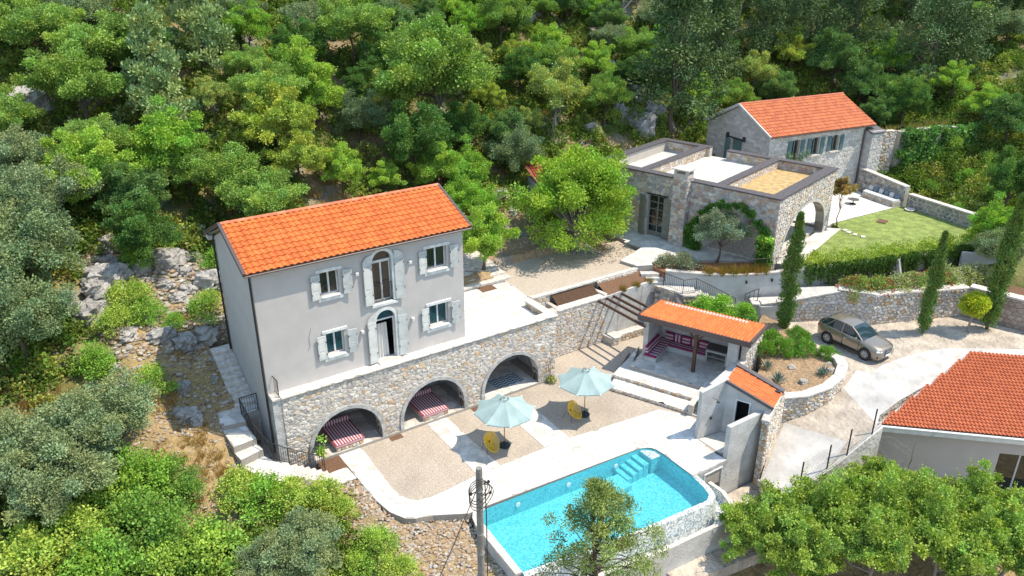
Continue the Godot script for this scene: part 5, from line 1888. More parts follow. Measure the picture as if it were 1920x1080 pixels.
func driveway() -> void:
	var y := func(x: float, z: float) -> float: return drive_y(x)
	var y2 := func(x: float, z: float) -> float: return drive_y(x) + 0.012 + 0.01 * bumps.get_noise_2d(x * 2.0, z * 2.0)
	var mb := MB.new()
	drape(mb, G([20.95, 13.0, 22.6, 12.1, 24.4, 11.3, 26.5, 11.0, 29.0, 8.2, 29.5, 5.5, 31.3, 3.9, 33.0, 5.2, 35.3, 6.6, 36.5, 8.4, 40.0, 9.9, 42.4, 11.2, 43.4, 14.6, 45.5, 20.0, 45.5, 23.0, 37.1, 14.6, 28.2, 14.6, 27.3, 15.1, 23.8, 15.05, 21.0, 14.6, 20.85, 13.6]), 0.5, y, 0.7)
	struct("driveway", mb, M.drive)
	var c := MB.new()
	drape(c, G([28.84, 11.88, 29.8, 11.7, 30.9, 11.35, 31.2, 12.05, 32.6, 11.85, 34.7, 12.1, 36.0, 12.4, 37.2, 12.8, 38.4, 13.6, 39.8, 14.8, 41.0, 15.7, 44.0, 18.4, 42.6, 19.8, 37.1, 14.62, 28.2, 14.62, 27.5, 14.95]), 0.5, y2)
	struct("concrete_apron", c, M.concrete)
	var c2 := MB.new()
	drape(c2, G([21.0, 13.05, 22.3, 12.45, 24.55, 11.4, 25.4, 14.7, 23.8, 15.0, 21.05, 14.55]), 0.4, y2)
	struct("concrete_apron", c2, M.concrete)
	var kb := MB.new()
	for q in [[20.85, 12.98, 20.85, 13.7], [20.85, 13.7, 21.02, 14.65], [21.02, 14.65, 23.8, 15.1], [23.8, 15.1, 27.6, 15.1]]:
		var a := Vector3(q[0], drive_y(q[0]) - 0.1, q[1]); var b := Vector3(q[2], drive_y(q[2]) - 0.1, q[3])
		kb.box((a + b) / 2, Vector3(0.12, 0.34, a.distance_to(b) + 0.1), 0.02, Basis.looking_at((b - a).normalized()))
	struct("kerb", kb, M.grey_plaster)
	# retaining walls of rubble stone
	var w1 := thing("retaining_wall", "rubble retaining wall with white capped ledge behind the slim cypress by the car", "wall", Vector3(33, 1.2, 5))
	line_wall(w1, [[31.2, 3.9, 1.0, 2.45], [33.0, 5.2, 1.0, 2.85], [35.35, 6.6, 1.0, 3.35]], 0.6, M.mortar, BLOCK + LIME, Vector2(0.32, 0.22), 150, 0.1)
	var lg := MB.new()
	lg.extrude(G([31.0, 4.0, 35.4, 6.6, 36.4, 5.0, 34.5, 4.2, 31.6, 2.6]), flat(2.4), -1.0, 0.0)
	lg.extrude(G([33.0, 5.1, 35.4, 6.6, 37.0, 5.4, 34.5, 4.0]), flat(2.95), -1.0, 0.0)
	part(w1, "ledge", lg, M.white_plaster)
	var w2 := thing("retaining_wall", "long curved rubble retaining wall beside the car, under the oleanders", "wall", Vector3(39, 1.3, 9.5))
	line_wall(w2, [[35.3, 6.5, 0.9, 3.4], [36.5, 8.4, 1.0, 3.5], [40.0, 9.9, 1.1, 3.55], [42.6, 11.2, 1.2, 3.5]], 0.7, M.mortar, WARM + BLOCK + LIME, Vector2(0.3, 0.22), 300, 0.0)
	var cp := MB.new()
	for q in [[35.3, 6.5, 36.5, 8.4], [36.5, 8.4, 40.0, 9.9], [40.0, 9.9, 42.6, 11.2]]:
		var a := Vector3(q[0], 3.5, q[1]); var b := Vector3(q[2], 3.55, q[3])
		cp.box((a + b) / 2 + (b - a).normalized().cross(Vector3.UP) * -0.3, Vector3(0.7, 0.12, a.distance_to(b)), 0.03, Basis.looking_at((b - a).normalized()))
	part(w2, "cap", cp, M.coping)
	var w3 := thing("retaining_wall", "squared block retaining wall at the right edge behind the rightmost cypress", "wall", Vector3(43.5, 1.4, 14.6))
	line_wall(w3, [[42.6, 11.2, 1.2, 3.55], [43.6, 14.6, 1.3, 3.5], [45.8, 20.0, 1.3, 3.4]], 0.6, M.mortar, [[0.52, 0.44, 0.37], [0.47, 0.39, 0.33], [0.56, 0.49, 0.42], [0.5, 0.37, 0.3]], Vector2(0.42, 0.3), 120, 0.12, {"jit": 0.12, "tilt": 0.04})
	# oleander bed behind the wall
	var ob := MB.new()
	ob.extrude(G([35.5, 6.2, 36.8, 8.2, 40.2, 9.6, 43.0, 11.0, 44.0, 14.6, 46, 20, 50, 20, 50.5, 8.3, 44.5, 7.0, 40.5, 5.9, 37.5, 4.8]), flat(3.0), -1.5, 0.0)
	struct("planting_bed", ob, M.soil)
	# white wall under the lawn
	var ww := thing("lawn_wall", "white plastered curved retaining wall under the hanging hedge", "wall", Vector3(37, 2.2, 4.6))
	line_wall(ww, [[27.15, -1.0, 1.5, 4.08], [28.3, 0.1, 1.5, 4.05], [29.3, 1.0, 1.5, 4.02], [30.6, 1.9, 1.2, 4.0], [32.0, 2.62, 1.0, 4.0], [33.4, 3.2, 1.0, 4.02], [35.0, 3.85, 1.2, 4.05], [37.5, 4.9, 2.0, 4.1], [40.5, 5.95, 2.5, 4.1], [44.5, 7.05, 2.5, 4.1], [48.5, 8.0, 2.5, 4.1], [51.6, 7.6, 2.5, 4.1]], 0.3, M.white_plaster, [], Vector2.ONE, 0, 0.07)
	var bt := MB.new()
	for q in [[41.6, 6.3], [49.3, 8.05]]:
		bt.extrude(PackedVector2Array([Vector2(0, 1.5), Vector2(1.1, 1.5), Vector2(0.35, 4.3), Vector2(0, 4.3)]), frame(Vector3(q[0], 0, q[1]), Vector3(0.35, 0, 1)), -0.25, 0.25)
	part(ww, "buttress", bt, M.white_plaster)
	for x in [31.2, 32.9]:
		var lm := MB.new()
		lm.box(Vector3(x, 3.55, 2.42 + (x - 31.2) * 0.42), Vector3(0.1, 0.22, 0.12), 0.01)
		part(ww, "wall_lamp", lm, M.black_metal)
	var rw := thing("low_white_wall", "low white wall right of the oleanders, half hidden by a dark tree", "wall", Vector3(48, 3.4, 9.6))
	line_wall(rw, [[46.2, 8.6, 3.0, 4.4], [48.6, 10.8, 3.0, 4.3]], 0.3, M.white_plaster)
	# the curved planter beside the car
	var pw := thing("planter_wall", "curved rubble stone planter wall with white cap left of the car", "wall", Vector3(27.3, 0.6, 12))
	line_wall(pw, [[24.3, 11.2, -0.6, 1.45], [25.6, 11.85, -0.3, 1.5], [27.2, 12.1, 0.0, 1.6], [28.6, 11.9, 0.3, 1.75], [29.7, 11.35, 0.6, 1.85], [30.25, 10.6, 0.8, 1.9], [30.2, 10.0, 0.8, 1.9]], 0.45, M.mortar, WARM + LIME, Vector2(0.28, 0.18), 300, 0.09, {"tilt": 0.18})
	var ps := MB.new()
	var soil := func(x: float, z: float) -> float: return 1.50 + 0.05 * (x - 26) + 0.06 * maxf(8.0 - z, 0.0) * 0.4 + 0.08 * bumps.get_noise_2d(x * 9, z * 9)
	drape(ps, G([24.3, 10.9, 25.6, 11.6, 27.2, 11.8, 28.5, 11.6, 29.5, 11.1, 30.0, 10.5, 29.9, 9.9, 30.6, 7.4, 31.3, 5.8, 31.1, 4.1, 29.8, 4.8, 28.2, 5.0, 27.6, 6.2, 26.6, 8.0, 24.2, 9.2]), 0.4, soil, 0.9, Color(0.47, 0.32, 0.19))
	struct("planter_soil", ps, M.earth)

func stairs() -> void:
	# three steps from the path down to the landing
	pave("garden_path", [25.85, -4.15, 26.15, -2.8, 27.2, -2.3, 27.3, -2.7, 28.4, -2.75, 33.2, 0.9, 33.6, -3.4, 31.0, -12.0, 28.7, -11.5, 28.8, -6.9, 28.5, -6.8, 28.75, -5.2], F - 0.1, 1.0, 0.62, [], 120)
	for i in 3:
		var mb := MB.new()
		mb.box(Vector3(26.72 + i * 0.14, 3.72 - i * 0.22 - 0.35, -2.1 + i * 0.36), Vector3(1.25, 0.7, 0.5), 0.015, Basis(Vector3.UP, -0.55))
		struct("stair_step", mb, M.coping)
	pave("landing", [26.55, -0.75, 27.6, -1.35, 28.5, 0.3, 27.95, 1.0, 27.0, 0.75], 3.15, 1.6, 0.5, [], 20)
	for i in 7:
		var mb := MB.new()
		var t := i / 6.0
		mb.box(Vector3(lerpf(28.45, 30.7, t), 3.0 - i * 0.22 - 0.45, lerpf(0.75, 2.5, t)), Vector3(0.52, 0.9, 1.15), 0.015, Basis(Vector3.UP, -0.62))
		struct("stair_step", mb, M.coping)
	for i in 3:
		var mb := MB.new()
		mb.box(Vector3(30.6 - i * 0.25, 1.42 - i * 0.16 - 0.3, 3.15 + i * 0.42), Vector3(1.5, 0.6, 0.5), 0.02, Basis(Vector3.UP, -0.62))
		struct("stair_step", mb, M.coping)
	var blk := thing("gate_block", "white capped stone block at the foot of the garden stairs", "pillar", Vector3(31.4, 1.2, 3.4))
	var bm := MB.new()
	bm.box(Vector3(31.45, 1.6, 3.35), Vector3(0.75, 1.5, 0.75), 0.02, Basis(Vector3.UP, -0.62))
	part(blk, "core", bm, M.mortar)
	var bc := MB.new()
	bc.box(Vector3(31.45, 2.4, 3.35), Vector3(0.95, 0.12, 0.95), 0.02, Basis(Vector3.UP, -0.62))
	part(blk, "cap", bc, M.coping)
	railing("garden_rail", "black garden railing from the landing down to the shrub bed", [Vector3(26.75, 3.2, -0.75), Vector3(27.05, 3.15, 0.75), Vector3(28.05, 3.1, 0.95), Vector3(30.15, 1.75, 2.55)], 0.95, M.black_metal, 0.13)
	railing("lower_rail", "short black rail on the right side of the lower garden stairs", [Vector3(31.05, 1.9, 2.6), Vector3(31.45, 2.45, 3.3)], 0.9, M.black_metal, 0.3)
	var sw := thing("landing_wall", "rough stone wall under the stair landing, left of the green shrubs", "wall", Vector3(27, 1.5, 0))
	line_wall(sw, [[26.55, -1.3, 0.2, 3.12], [26.95, 0.95, 0.2, 3.1], [27.75, 1.35, 0.2, 3.05]], 0.4, M.mortar, WARM + GREYS, Vector2(0.3, 0.22), 200)
	var sh := MB.new()
	drape(sh, G([27.5, 1.2, 28.2, 1.1, 30.2, 2.7, 30.0, 3.6, 28.6, 5.2, 26.2, 3.0, 26.0, 1.2]), 0.4, func(x: float, z: float) -> float: return 1.7 + 0.1 * bumps.get_noise_2d(x * 8, z * 8), 1.2, Color(0.5, 0.34, 0.2))
	struct("shrub_bed", sh, M.earth)
	# raised bed with the olive tree in front of the stone villa
	var ob := MB.new()
	drape(ob, G([27.2, -2.35, 27.25, -1.1, 28.3, 0.0, 29.3, 0.9, 30.6, 1.75, 32.0, 2.45, 33.0, 2.9, 33.4, 1.0, 30.5, -1.0, 28.6, -2.6]), 0.4, func(x: float, z: float) -> float: return 3.96 + 0.08 * bumps.get_noise_2d(x * 8, z * 8), 0.5, Color(0.45, 0.20, 0.11))
	struct("olive_bed", ob, M.earth)
	railing("terrace_rail", "black railing at the stone villa's front corner by the climbing vine", [Vector3(31.9, 4.02, 2.25), Vector3(33.35, 4.05, 2.95), Vector3(35.2, 4.1, 3.6)], 0.95, M.black_metal, 0.12)


# ---------------------------------------------------------------- the flat-roofed stone villa
func ab(a: float, b: float, y := 0.0) -> Vector3:
	return Q + A * a + B * b + Vector3(0, y, 0)

func abg(list: Array) -> PackedVector2Array:
	var r := PackedVector2Array()
	for i in range(0, list.size(), 2):
		var w := ab(list[i], list[i + 1])
		r.append(Vector2(w.x, -w.z))
	if Geometry2D.is_polygon_clockwise(r): r.reverse()
	return r

func stone_villa() -> void:
	var v := thing("stone_villa", "flat-roofed stone villa with dark parapet caps and two wide arches", "house", ab(-7, 4.5, F))
	var top := 8.82
	var fa := frame(ab(0, 0), A)      # front left face: x is a, outward is -b
	fa = Transform3D(Basis(A, Vector3.UP, A.cross(Vector3.UP)), ab(0, 0))
	var fb := Transform3D(Basis(-B, Vector3.UP, (-B).cross(Vector3.UP)), ab(0, 0))
	if fa.basis.z.dot(B) > 0: fa = Transform3D(Basis(-A, Vector3.UP, -B), ab(0, 0))
	var fa_s := 1.0 if fa.basis.x.dot(A) > 0 else -1.0
	fb = Transform3D(Basis(B, Vector3.UP, B.cross(Vector3.UP)), ab(0, 0))
	var ox := func(poly: PackedVector2Array) -> PackedVector2Array:
		var r := PackedVector2Array()
		for q in poly: r.append(Vector2(q.x * fa_s, q.y))
		if Geometry2D.is_polygon_clockwise(r): r.reverse()
		return r
	var ha := [ox.call(arch(-3.05, 2.15, F - 0.3, 5.6, 2.05)), ox.call(rect(-9.85, F - 0.3, -8.3, 7.28))]
	var hb := [arch(5.25, 3.72, F - 0.3, 4.95, 2.35)]
	var wa := MB.new()
	wa.wall(ox.call(rect(-14.6, F - 0.6, 0, top)), ha, fa, -0.55, 0.0)
	part(v, "front_wall", wa, M.mortar)
	var wb := MB.new()
	wb.wall(rect(0.551, F - 0.6, 10.0, top), hb, fb, -0.6, 0.0)
	part(v, "side_wall", wb, M.mortar)
	stones(v, "stone", M.stone, fa, ox.call(rect(-14.6, F - 0.1, -0.02, top)), ha, Vector2(0.36, 0.25), RUST, {"most": 150, "depth": 0.035, "ch": 0.02, "tilt": 0.08, "joint": 0.02})
	stones(v, "stone", M.stone, fb, rect(0.02, F - 0.1, 10.0, top), [arch(5.25, 3.95, F - 0.3, 4.95, 2.6)], Vector2(0.30, 0.2), LIME, {"most": 150, "depth": 0.05, "ch": 0.025, "tilt": 0.14})
	var ar := MB.new()
	var a1: PackedVector2Array = arch(5.25, 3.72, F, 4.95, 2.35); var a2: PackedVector2Array = arch(5.25, 3.95, F, 4.95, 2.6)
	for j in range(1, a1.size() - 1):
		ar.quad(fb * Vector3(a1[j + 1].x, a1[j + 1].y, 0.06), fb * Vector3(a1[j].x, a1[j].y, 0.06), fb * Vector3(a2[j].x, a2[j].y, 0.06), fb * Vector3(a2[j + 1].x, a2[j + 1].y, 0.06))
		ar.quad(fb * Vector3(a1[j].x, a1[j].y, 0.06), fb * Vector3(a1[j + 1].x, a1[j + 1].y, 0.06), fb * Vector3(a1[j + 1].x, a1[j + 1].y, -0.62), fb * Vector3(a1[j].x, a1[j].y, -0.62))
	ar.quad(fb * Vector3(8.97, F, 0.06), fb * Vector3(8.97, 4.95, 0.06), fb * Vector3(8.97, 4.95, -0.62), fb * Vector3(8.97, F, -0.62))
	part(v, "arch_lining", ar, M.coping)
	# the other outer walls
	var bk := MB.new()
	bk.extrude(abg([-14.6, 0.5, -14.1, 0.5, -14.1, 10.0, -14.6, 10.0]), flat(0), F - 1.0, top)
	bk.extrude(abg([-14.1, 9.55, -10.1, 9.55, -10.1, 10.0, -14.1, 10.0]), flat(0), F - 1.0, top)
	bk.extrude(abg([-8.6, 9.55, -4.6, 9.55, -4.6, 10.0, -8.6, 10.0]), flat(0), F - 1.0, top)
	bk.extrude(abg([-10.1, 9.55, -8.6, 9.55, -8.6, 10.0, -10.1, 10.0]), flat(0), F - 1.0, 8.1)
	bk.extrude(abg([-4.6, 9.55, -0.601, 9.55, -0.601, 10.0, -4.6, 10.0]), flat(0), 7.2, top)
	part(v, "back_wall", bk, M.mortar)
	stones(v, "stone", M.stone, Transform3D(fa.basis, ab(0, 9.55)), ox.call(rect(-14.0, 8.12, -10.75, top)), [], Vector2(0.36, 0.25), WARM, {"most": 20, "depth": 0.03, "ch": 0.02})
	stones(v, "stone", M.stone, Transform3D(fa.basis, ab(0, 9.55)), ox.call(rect(-8.6, 8.12, -4.8, top)), [], Vector2(0.36, 0.25), WARM, {"most": 30, "depth": 0.03, "ch": 0.02})
	stones(v, "stone", M.stone, Transform3D(fa.basis, ab(0, 9.55)), ox.call(rect(-4.0, 8.12, -0.7, top)), [], Vector2(0.36, 0.25), RUST, {"most": 30, "depth": 0.03, "ch": 0.02})
	# roof decks between the parapets
	var d1 := MB.new()
	d1.extrude(abg([-14.1, 0.5, -10.9, 0.5, -10.9, 9.55, -14.1, 9.55]), flat(0), 7.7, 8.0)
	part(v, "roof_deck", d1, M.white_plaster)
	var d2 := MB.new()
	d2.extrude(abg([-10.4, 0.5, -4.75, 0.5, -4.75, 9.55, -10.4, 9.55]), flat(0), 7.7, 8.1)
	var dk := part(v, "roof_terrace", d2, M.joint)
	stones(dk, "paving_slab", M.paver, flat(8.11), abg([-10.4, 0.5, -4.75, 0.5, -4.75, 10.0, -10.4, 10.0]), [], Vector2(0.8, 0.6), PALE, {"most": 90, "joint": 0.008, "depth": 0.006, "ch": 0.004, "tilt": 0.003})
	var d3 := MB.new()
	d3.extrude(abg([-4.25, 0.5, -0.55, 0.5, -0.55, 9.55, -4.25, 9.55]), flat(0), 7.9, 8.22)
	part(v, "straw_roof", d3, M.straw)
	for q in [[-10.9, -10.4], [-4.75, -4.25]]:
		var dv := MB.new()
		dv.extrude(abg([q[0], 0.5, q[1], 0.5, q[1], 9.6, q[0], 9.6]), flat(0), 7.6, top)
		part(v, "parapet", dv, M.white_plaster if q[0] < -9 else M.mortar)
		stones(v, "parapet_stone", M.stone, Transform3D(fb.basis, ab(q[1], 0)), rect(0.5, 8.12, 9.55, top), [], Vector2(0.34, 0.22), WARM if q[0] < -9 else LIME, {"most": 40, "depth": 0.03, "ch": 0.02})
	var cp := MB.new()
	for q in [[-14.72, -0.12, 0.12, 0.66], [-14.72, 9.42, -10.1, 10.12], [-8.6, 9.42, 0.12, 10.12], [-14.72, 0.66, -14.0, 9.42], [-10.98, 0.66, -10.32, 9.42], [-4.83, 0.66, -4.17, 9.42], [-0.72, 0.66, 0.12, 9.42]]:
		cp.extrude(abg([q[0], q[1], q[2], q[1], q[2], q[3], q[0], q[3]]), flat(0), top, top + 0.09)
	part(v, "parapet_cap", cp, M.slate)
	# chimney on the front face
	var ch := MB.new()
	ch.box(ab(-7.0, -0.2, 6.75), Vector3(1.1, 5.3, 0.85), 0.0, fa.basis)
	var chn := part(v, "chimney", ch, M.mortar)
	stones(chn, "stone", M.stone, Transform3D(fa.basis, ab(0, -0.63)), ox.call(rect(-7.55, F - 0.1, -6.45, 9.15)), [], Vector2(0.34, 0.22), RUST, {"most": 60, "depth": 0.035, "ch": 0.02})
	stones(chn, "stone", M.stone, Transform3D(fb.basis, ab(-6.45, 0)), rect(-0.6, F, 0.2, 9.15), [], Vector2(0.34, 0.22), RUST, {"most": 40, "depth": 0.03, "ch": 0.02})
	var ct := MB.new()
	for q in [[-7.45, -0.52], [-6.55, -0.52], [-7.45, 0.12], [-6.55, 0.12]]: ct.box(ab(q[0], q[1], 9.5), Vector3(0.2, 0.3, 0.2), 0.01, fa.basis)
	ct.box(ab(-7.0, -0.2, 9.7), Vector3(1.35, 0.1, 1.1), 0.015, fa.basis)
	part(chn, "chimney_cap", ct, M.coping)
	# inside of the arcade room
	var ins := MB.new()
	ins.extrude(abg([-5.6, 0.55, -5.2, 0.55, -5.2, 9.55, -5.6, 9.55]), flat(0), F - 0.2, 7.7)
	ins.extrude(abg([-5.2, 9.3, -3.2, 9.3, -3.2, 9.6, -5.2, 9.6]), flat(0), F - 0.2, 7.7)
	part(v, "inside_wall", ins, M.white_plaster)
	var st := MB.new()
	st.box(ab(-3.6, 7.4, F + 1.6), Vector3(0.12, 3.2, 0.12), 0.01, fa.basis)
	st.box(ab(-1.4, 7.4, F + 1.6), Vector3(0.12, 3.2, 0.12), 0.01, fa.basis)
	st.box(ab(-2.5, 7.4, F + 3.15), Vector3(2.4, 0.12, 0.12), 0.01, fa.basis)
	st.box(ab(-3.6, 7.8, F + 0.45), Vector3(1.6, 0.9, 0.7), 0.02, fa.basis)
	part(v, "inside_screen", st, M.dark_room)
	# glazed double door with sage shutters
	var dr := MB.new()
	for a in [-9.8, -9.07, -8.35]: dr.box(ab(a, 0.22, F + 1.5), Vector3(0.09, 3.0, 0.08), 0.01, fa.basis)
	for a in [-9.43, -8.71]:
		for y in [0.1, 0.75, 1.35, 1.95, 2.5, 2.98]: dr.box(ab(a, 0.22, F + y), Vector3(0.66, 0.06 if y > 0.2 else 0.3, 0.07), 0.006, fa.basis)
	var door := part(v, "door", dr, M.sage)
	var gl := MB.new()
	for a in [-9.43, -8.71]: gl.box(ab(a, 0.24, F + 1.5), Vector3(0.66, 3.0, 0.015), 0.0, fa.basis)
	part(door, "pane", gl, M.glass)
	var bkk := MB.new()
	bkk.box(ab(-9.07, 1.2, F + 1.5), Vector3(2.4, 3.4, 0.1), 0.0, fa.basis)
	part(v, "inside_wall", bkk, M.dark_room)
	var lt := MB.new()
	lt.box(ab(-9.05, -0.03, 7.34), Vector3(1.75, 0.1, 0.12), 0.01, fa.basis)
	part(v, "lintel", lt, M.black_metal)
	for q in [[-8.03, 0.82, -0.10, 0.1], [-10.17, 0.64, -0.2, -0.35]]:
		var s := MB.new()
		var bs: Basis = Basis(Vector3.UP, q[3]) * fa.basis
		s.box(ab(q[0], q[2], F + 1.5), Vector3(q[1], 3.02, 0.05), 0.008, bs)
		for y in 14: s.box(ab(q[0], q[2], F + 0.15 + y * 0.208) + bs.z * 0.03, Vector3(q[1] - 0.1, 0.17, 0.03), 0.008, bs)
		part(v, "shutter", s, M.sage)
	var tap := MB.new()
	tap.box(ab(-7.0, -0.72, F + 0.55), Vector3(0.3, 0.35, 0.12), 0.02, fa.basis)
	part(v, "meter_box", tap, M.white_plaster)
	# slabs round the house
	var sl := MB.new()
	sl.extrude(abg([-5.2, 0.5, -0.6, 0.5, -0.6, 9.6, -5.2, 9.6]), flat(0), F - 0.8, F - 0.02)
	part(v, "arcade_floor", sl, M.coping)
	pave("stone_villa_walk", [33.2, 0.6, 35.2, 3.55, 37.2, 2.6, 44.1, 0.35, 43.3, -0.6, 34.0, 1.9], F - 0.06, 0.9, 0.7, [], 60)
	pave("yard", [43.4, -0.4, 44.6, -0.8, 53.0, -0.4, 53.6, -4.2, 54.5, -5.6, 43.6, -7.0, 41.6, -7.0], F - 0.05, 0.9, 0.75, [], 120)


# ---------------------------------------------------------------- the rear stone house and what stands round it
func back_house() -> void:
	var e0 := Vector3(44.1, 9.7, -7.0)
	var x := Vector3(11.5, 0, 1.7).normalized()
	var f := frame(e0 - Vector3(0, 9.7, 0), x)
	var d := -f.basis.z
	var h := thing("rear_house", "old stone house with red tiled roof and grey green shutters behind the flat-roofed villa", "house", f * Vector3(5.5, 4.4, -4))
	var holes := [rect(2.45, 6.9, 3.25, 9.2), rect(4.6, 7.75, 5.45, 9.2), rect(6.85, 7.85, 7.65, 9.2)]
	var wl := MB.new()
	wl.wall(rect(0, 3.8, 10.6, 9.62), holes, Transform3D(f.basis, f.origin + d * 0.25), -0.5, 0.0)
	part(h, "front_wall", wl, M.mortar)
	stones(h, "block", M.stone, Transform3D(f.basis, f.origin + d * 0.25), rect(0, 4.0, 10.6, 9.6), holes, Vector2(0.46, 0.24), BLOCK, {"most": 120, "depth": 0.03, "ch": 0.02, "jit": 0.16, "tilt": 0.05})
	var gf := frame(f * Vector3(0.0, 0, -0.26), -d)
	gf = Transform3D(Basis(-d, Vector3.UP, (-d).cross(Vector3.UP)), f * Vector3(0, 0, 0))
	var gp := PackedVector2Array([Vector2(-8.2, 3.8), Vector2(-0.26, 3.8), Vector2(-0.26, 9.62), Vector2(-4.15, 11.55), Vector2(-8.2, 9.5)])
	var gh := [rect(-4.85, 6.6, -3.5, 8.7)]
	var gm := MB.new()
	gm.wall(gp, gh, gf, -0.45, 0.0)
	part(h, "gable_wall", gm, M.mortar)
	stones(h, "block", M.stone, gf, gp, gh, Vector2(0.5, 0.24), [[0.66, 0.64, 0.61], [0.61, 0.59, 0.56], [0.70, 0.67, 0.64]], {"most": 100, "depth": 0.02, "ch": 0.012, "jit": 0.14, "tilt": 0.03, "joint": 0.01})
	var ow := MB.new()
	ow.box(f * Vector3(5.3, 6.7, -8.0), Vector3(10.4, 6.0, 0.4), 0.0, f.basis)
	ow.extrude(PackedVector2Array([Vector2(-8.0, 3.8), Vector2(-0.3, 3.8), Vector2(-0.3, 9.6), Vector2(-4.15, 11.5), Vector2(-8.0, 9.5)]), Transform3D(gf.basis, f * Vector3(10.6, 0, 0)), 0.0, 0.4)
	ow.box(f * Vector3(5.3, 8.4, -1.6), Vector3(10, 3.0, 0.1), 0.0, f.basis)
	part(h, "back_wall", ow, M.grey_plaster)
	for q in [[2.45, 3.25, 6.9, 9.2], [4.6, 5.45, 7.75, 9.2], [6.85, 7.65, 7.85, 9.2]]:
		window(h, Transform3D(f.basis, f.origin + d * 0.25), q[0], q[1], q[2], q[3], 1, false, 0.22, "sage")
		var sl := MB.new()
		sl.box(f * Vector3((q[0] + q[1]) / 2, q[2] - 0.08, -0.25), Vector3(q[1] - q[0] + 0.3, 0.12, 0.3), 0.01, f.basis)
		part(h, "sill", sl, M.coping)
		for s in [-1.0, 1.0]:
			var sh := MB.new()
			var cx: float = (q[0] if s < 0 else q[1]) + s * 0.30
			sh.box(f * Vector3(cx, (q[2] + q[3]) / 2, -0.18), Vector3(0.44, q[3] - q[2] - 0.04, 0.05), 0.008, f.basis)
			for k in int((q[3] - q[2]) / 0.16): sh.box(f * Vector3(cx, q[2] + 0.1 + k * 0.16, -0.15), Vector3(0.36, 0.12, 0.03), 0.006, f.basis)
			part(h, "shutter", sh, M.teal)
	var gd := MB.new()
	gd.box(gf * Vector3(-4.17, 7.65, -0.2), Vector3(1.3, 2.1, 0.05), 0.0, gf.basis)
	part(h, "gable_door", gd, M.teal)
	var gs := MB.new()
	gs.box(gf * Vector3(-5.25, 7.6, 0.08), Vector3(0.65, 2.1, 0.05), 0.008, gf.basis)
	part(h, "shutter", gs, M.teal)
	for q in [-5.3, -3.2]:
		var lm := MB.new()
		lm.box(gf * Vector3(q, 8.9, 0.12), Vector3(0.22, 0.4, 0.22), 0.02, gf.basis)
		part(h, "wall_lamp", lm, M.black_metal)
	var lt := MB.new()
	lt.box(gf * Vector3(-4.2, 8.78, 0.03), Vector3(1.9, 0.12, 0.1), 0.01, gf.basis)
	part(h, "lintel", lt, M.black_metal)
	# roof
	var er := f * Vector3(-0.25, 9.72, 0.05); var rr := f * Vector3(-0.25, 11.72, -4.15); var be := f * Vector3(-0.25, 9.62, -8.5)
	var dk := MB.new()
	var l := x * 11.75
	dk.quad(er, er + l, rr + l, rr, Color(0.4, 0.15, 0.08)); dk.quad(rr, rr + l, be + l, be, Color(0.5, 0.17, 0.08))
	dk.quad(er - Vector3(0, 0.1, 0), rr - Vector3(0, 0.1, 0), rr + l - Vector3(0, 0.1, 0), er + l - Vector3(0, 0.1, 0)); dk.quad(rr - Vector3(0, 0.1, 0), be - Vector3(0, 0.1, 0), be + l - Vector3(0, 0.1, 0), rr + l - Vector3(0, 0.1, 0))
	var rf := part(h, "roof", dk, M.tile)
	tiles(rf, er, x, rr - er, 11.75, er.distance_to(rr), [Color(0.60, 0.165, 0.055), Color(0.52, 0.135, 0.045), Color(0.64, 0.19, 0.065)], 0, 0.30, 0.40)
	ridge_caps(rf, rr + Vector3(0, 0.02, 0), rr + l + Vector3(0, 0.02, 0), [Color(0.5, 0.13, 0.06), Color(0.45, 0.11, 0.05)])
	var vb := MB.new()
	for pr in [[er, rr], [be, rr]]:
		var a: Vector3 = pr[0]; var b: Vector3 = pr[1]
		vb.box((a + b) / 2 + Vector3(0, 0.0, 0) - x * 0.02, Vector3(0.14, 0.18, a.distance_to(b)), 0.01, Basis.looking_at((b - a).normalized()))
	part(rf, "verge_board", vb, M.white_plaster)
	var dp := MB.new()
	dp.tube([f * Vector3(10.5, 9.6, 0.0), f * Vector3(10.45, 9.3, -0.15), f * Vector3(10.45, 4.3, -0.15)], [0.06, 0.06, 0.06], 6)
	dp.box(f * Vector3(5.6, 9.68, 0.1), Vector3(11.6, 0.07, 0.1), 0.01, f.basis)
	part(h, "downpipe", dp, M.brown_metal)
	# stone stack at its right corner
	var st := thing("stone_stack", "grey stone pier with a sloping slate cap at the red roofed house's right corner", "pier", f * Vector3(11.4, 4.2, 0.2))
	var sm := MB.new()
	sm.box(f * Vector3(11.35, 6.7, -0.2), Vector3(1.4, 5.2, 1.5), 0.0, f.basis)
	part(st, "core", sm, M.grey_plaster)
	stones(st, "block", M.stone, Transform3D(f.basis, f * Vector3(10.65, 0, 0.55)), rect(0, 4, 1.4, 9.2), [], Vector2(0.45, 0.25), BLOCK, {"most": 40, "depth": 0.03})
	var sc := MB.new()
	sc.box(f * Vector3(11.35, 9.4, -0.2), Vector3(1.6, 0.12, 1.8), 0.02, f.basis * Basis(Vector3.RIGHT, 0.3))
	part(st, "cap", sc, M.slate)
	# ruined wall with climbing plants
	var ru := thing("ruin", "roofless ruined stone wall half covered in ivy right of the red roofed house", "ruin", Vector3(62, 4, -5.5))
	line_wall(ru, [[57.2, -6.8, 3.6, 8.6], [60.2, -6.1, 3.6, 8.5]], 0.6, M.mortar, WARM + BLOCK, Vector2(0.34, 0.24), 120)
	line_wall(ru, [[60.9, -6.0, 3.6, 8.3], [66.0, -4.9, 3.4, 8.4], [72.0, -4.2, 3.2, 7.6]], 0.6, M.mortar, WARM + GREYS, Vector2(0.4, 0.28), 60)
	var rt := MB.new()
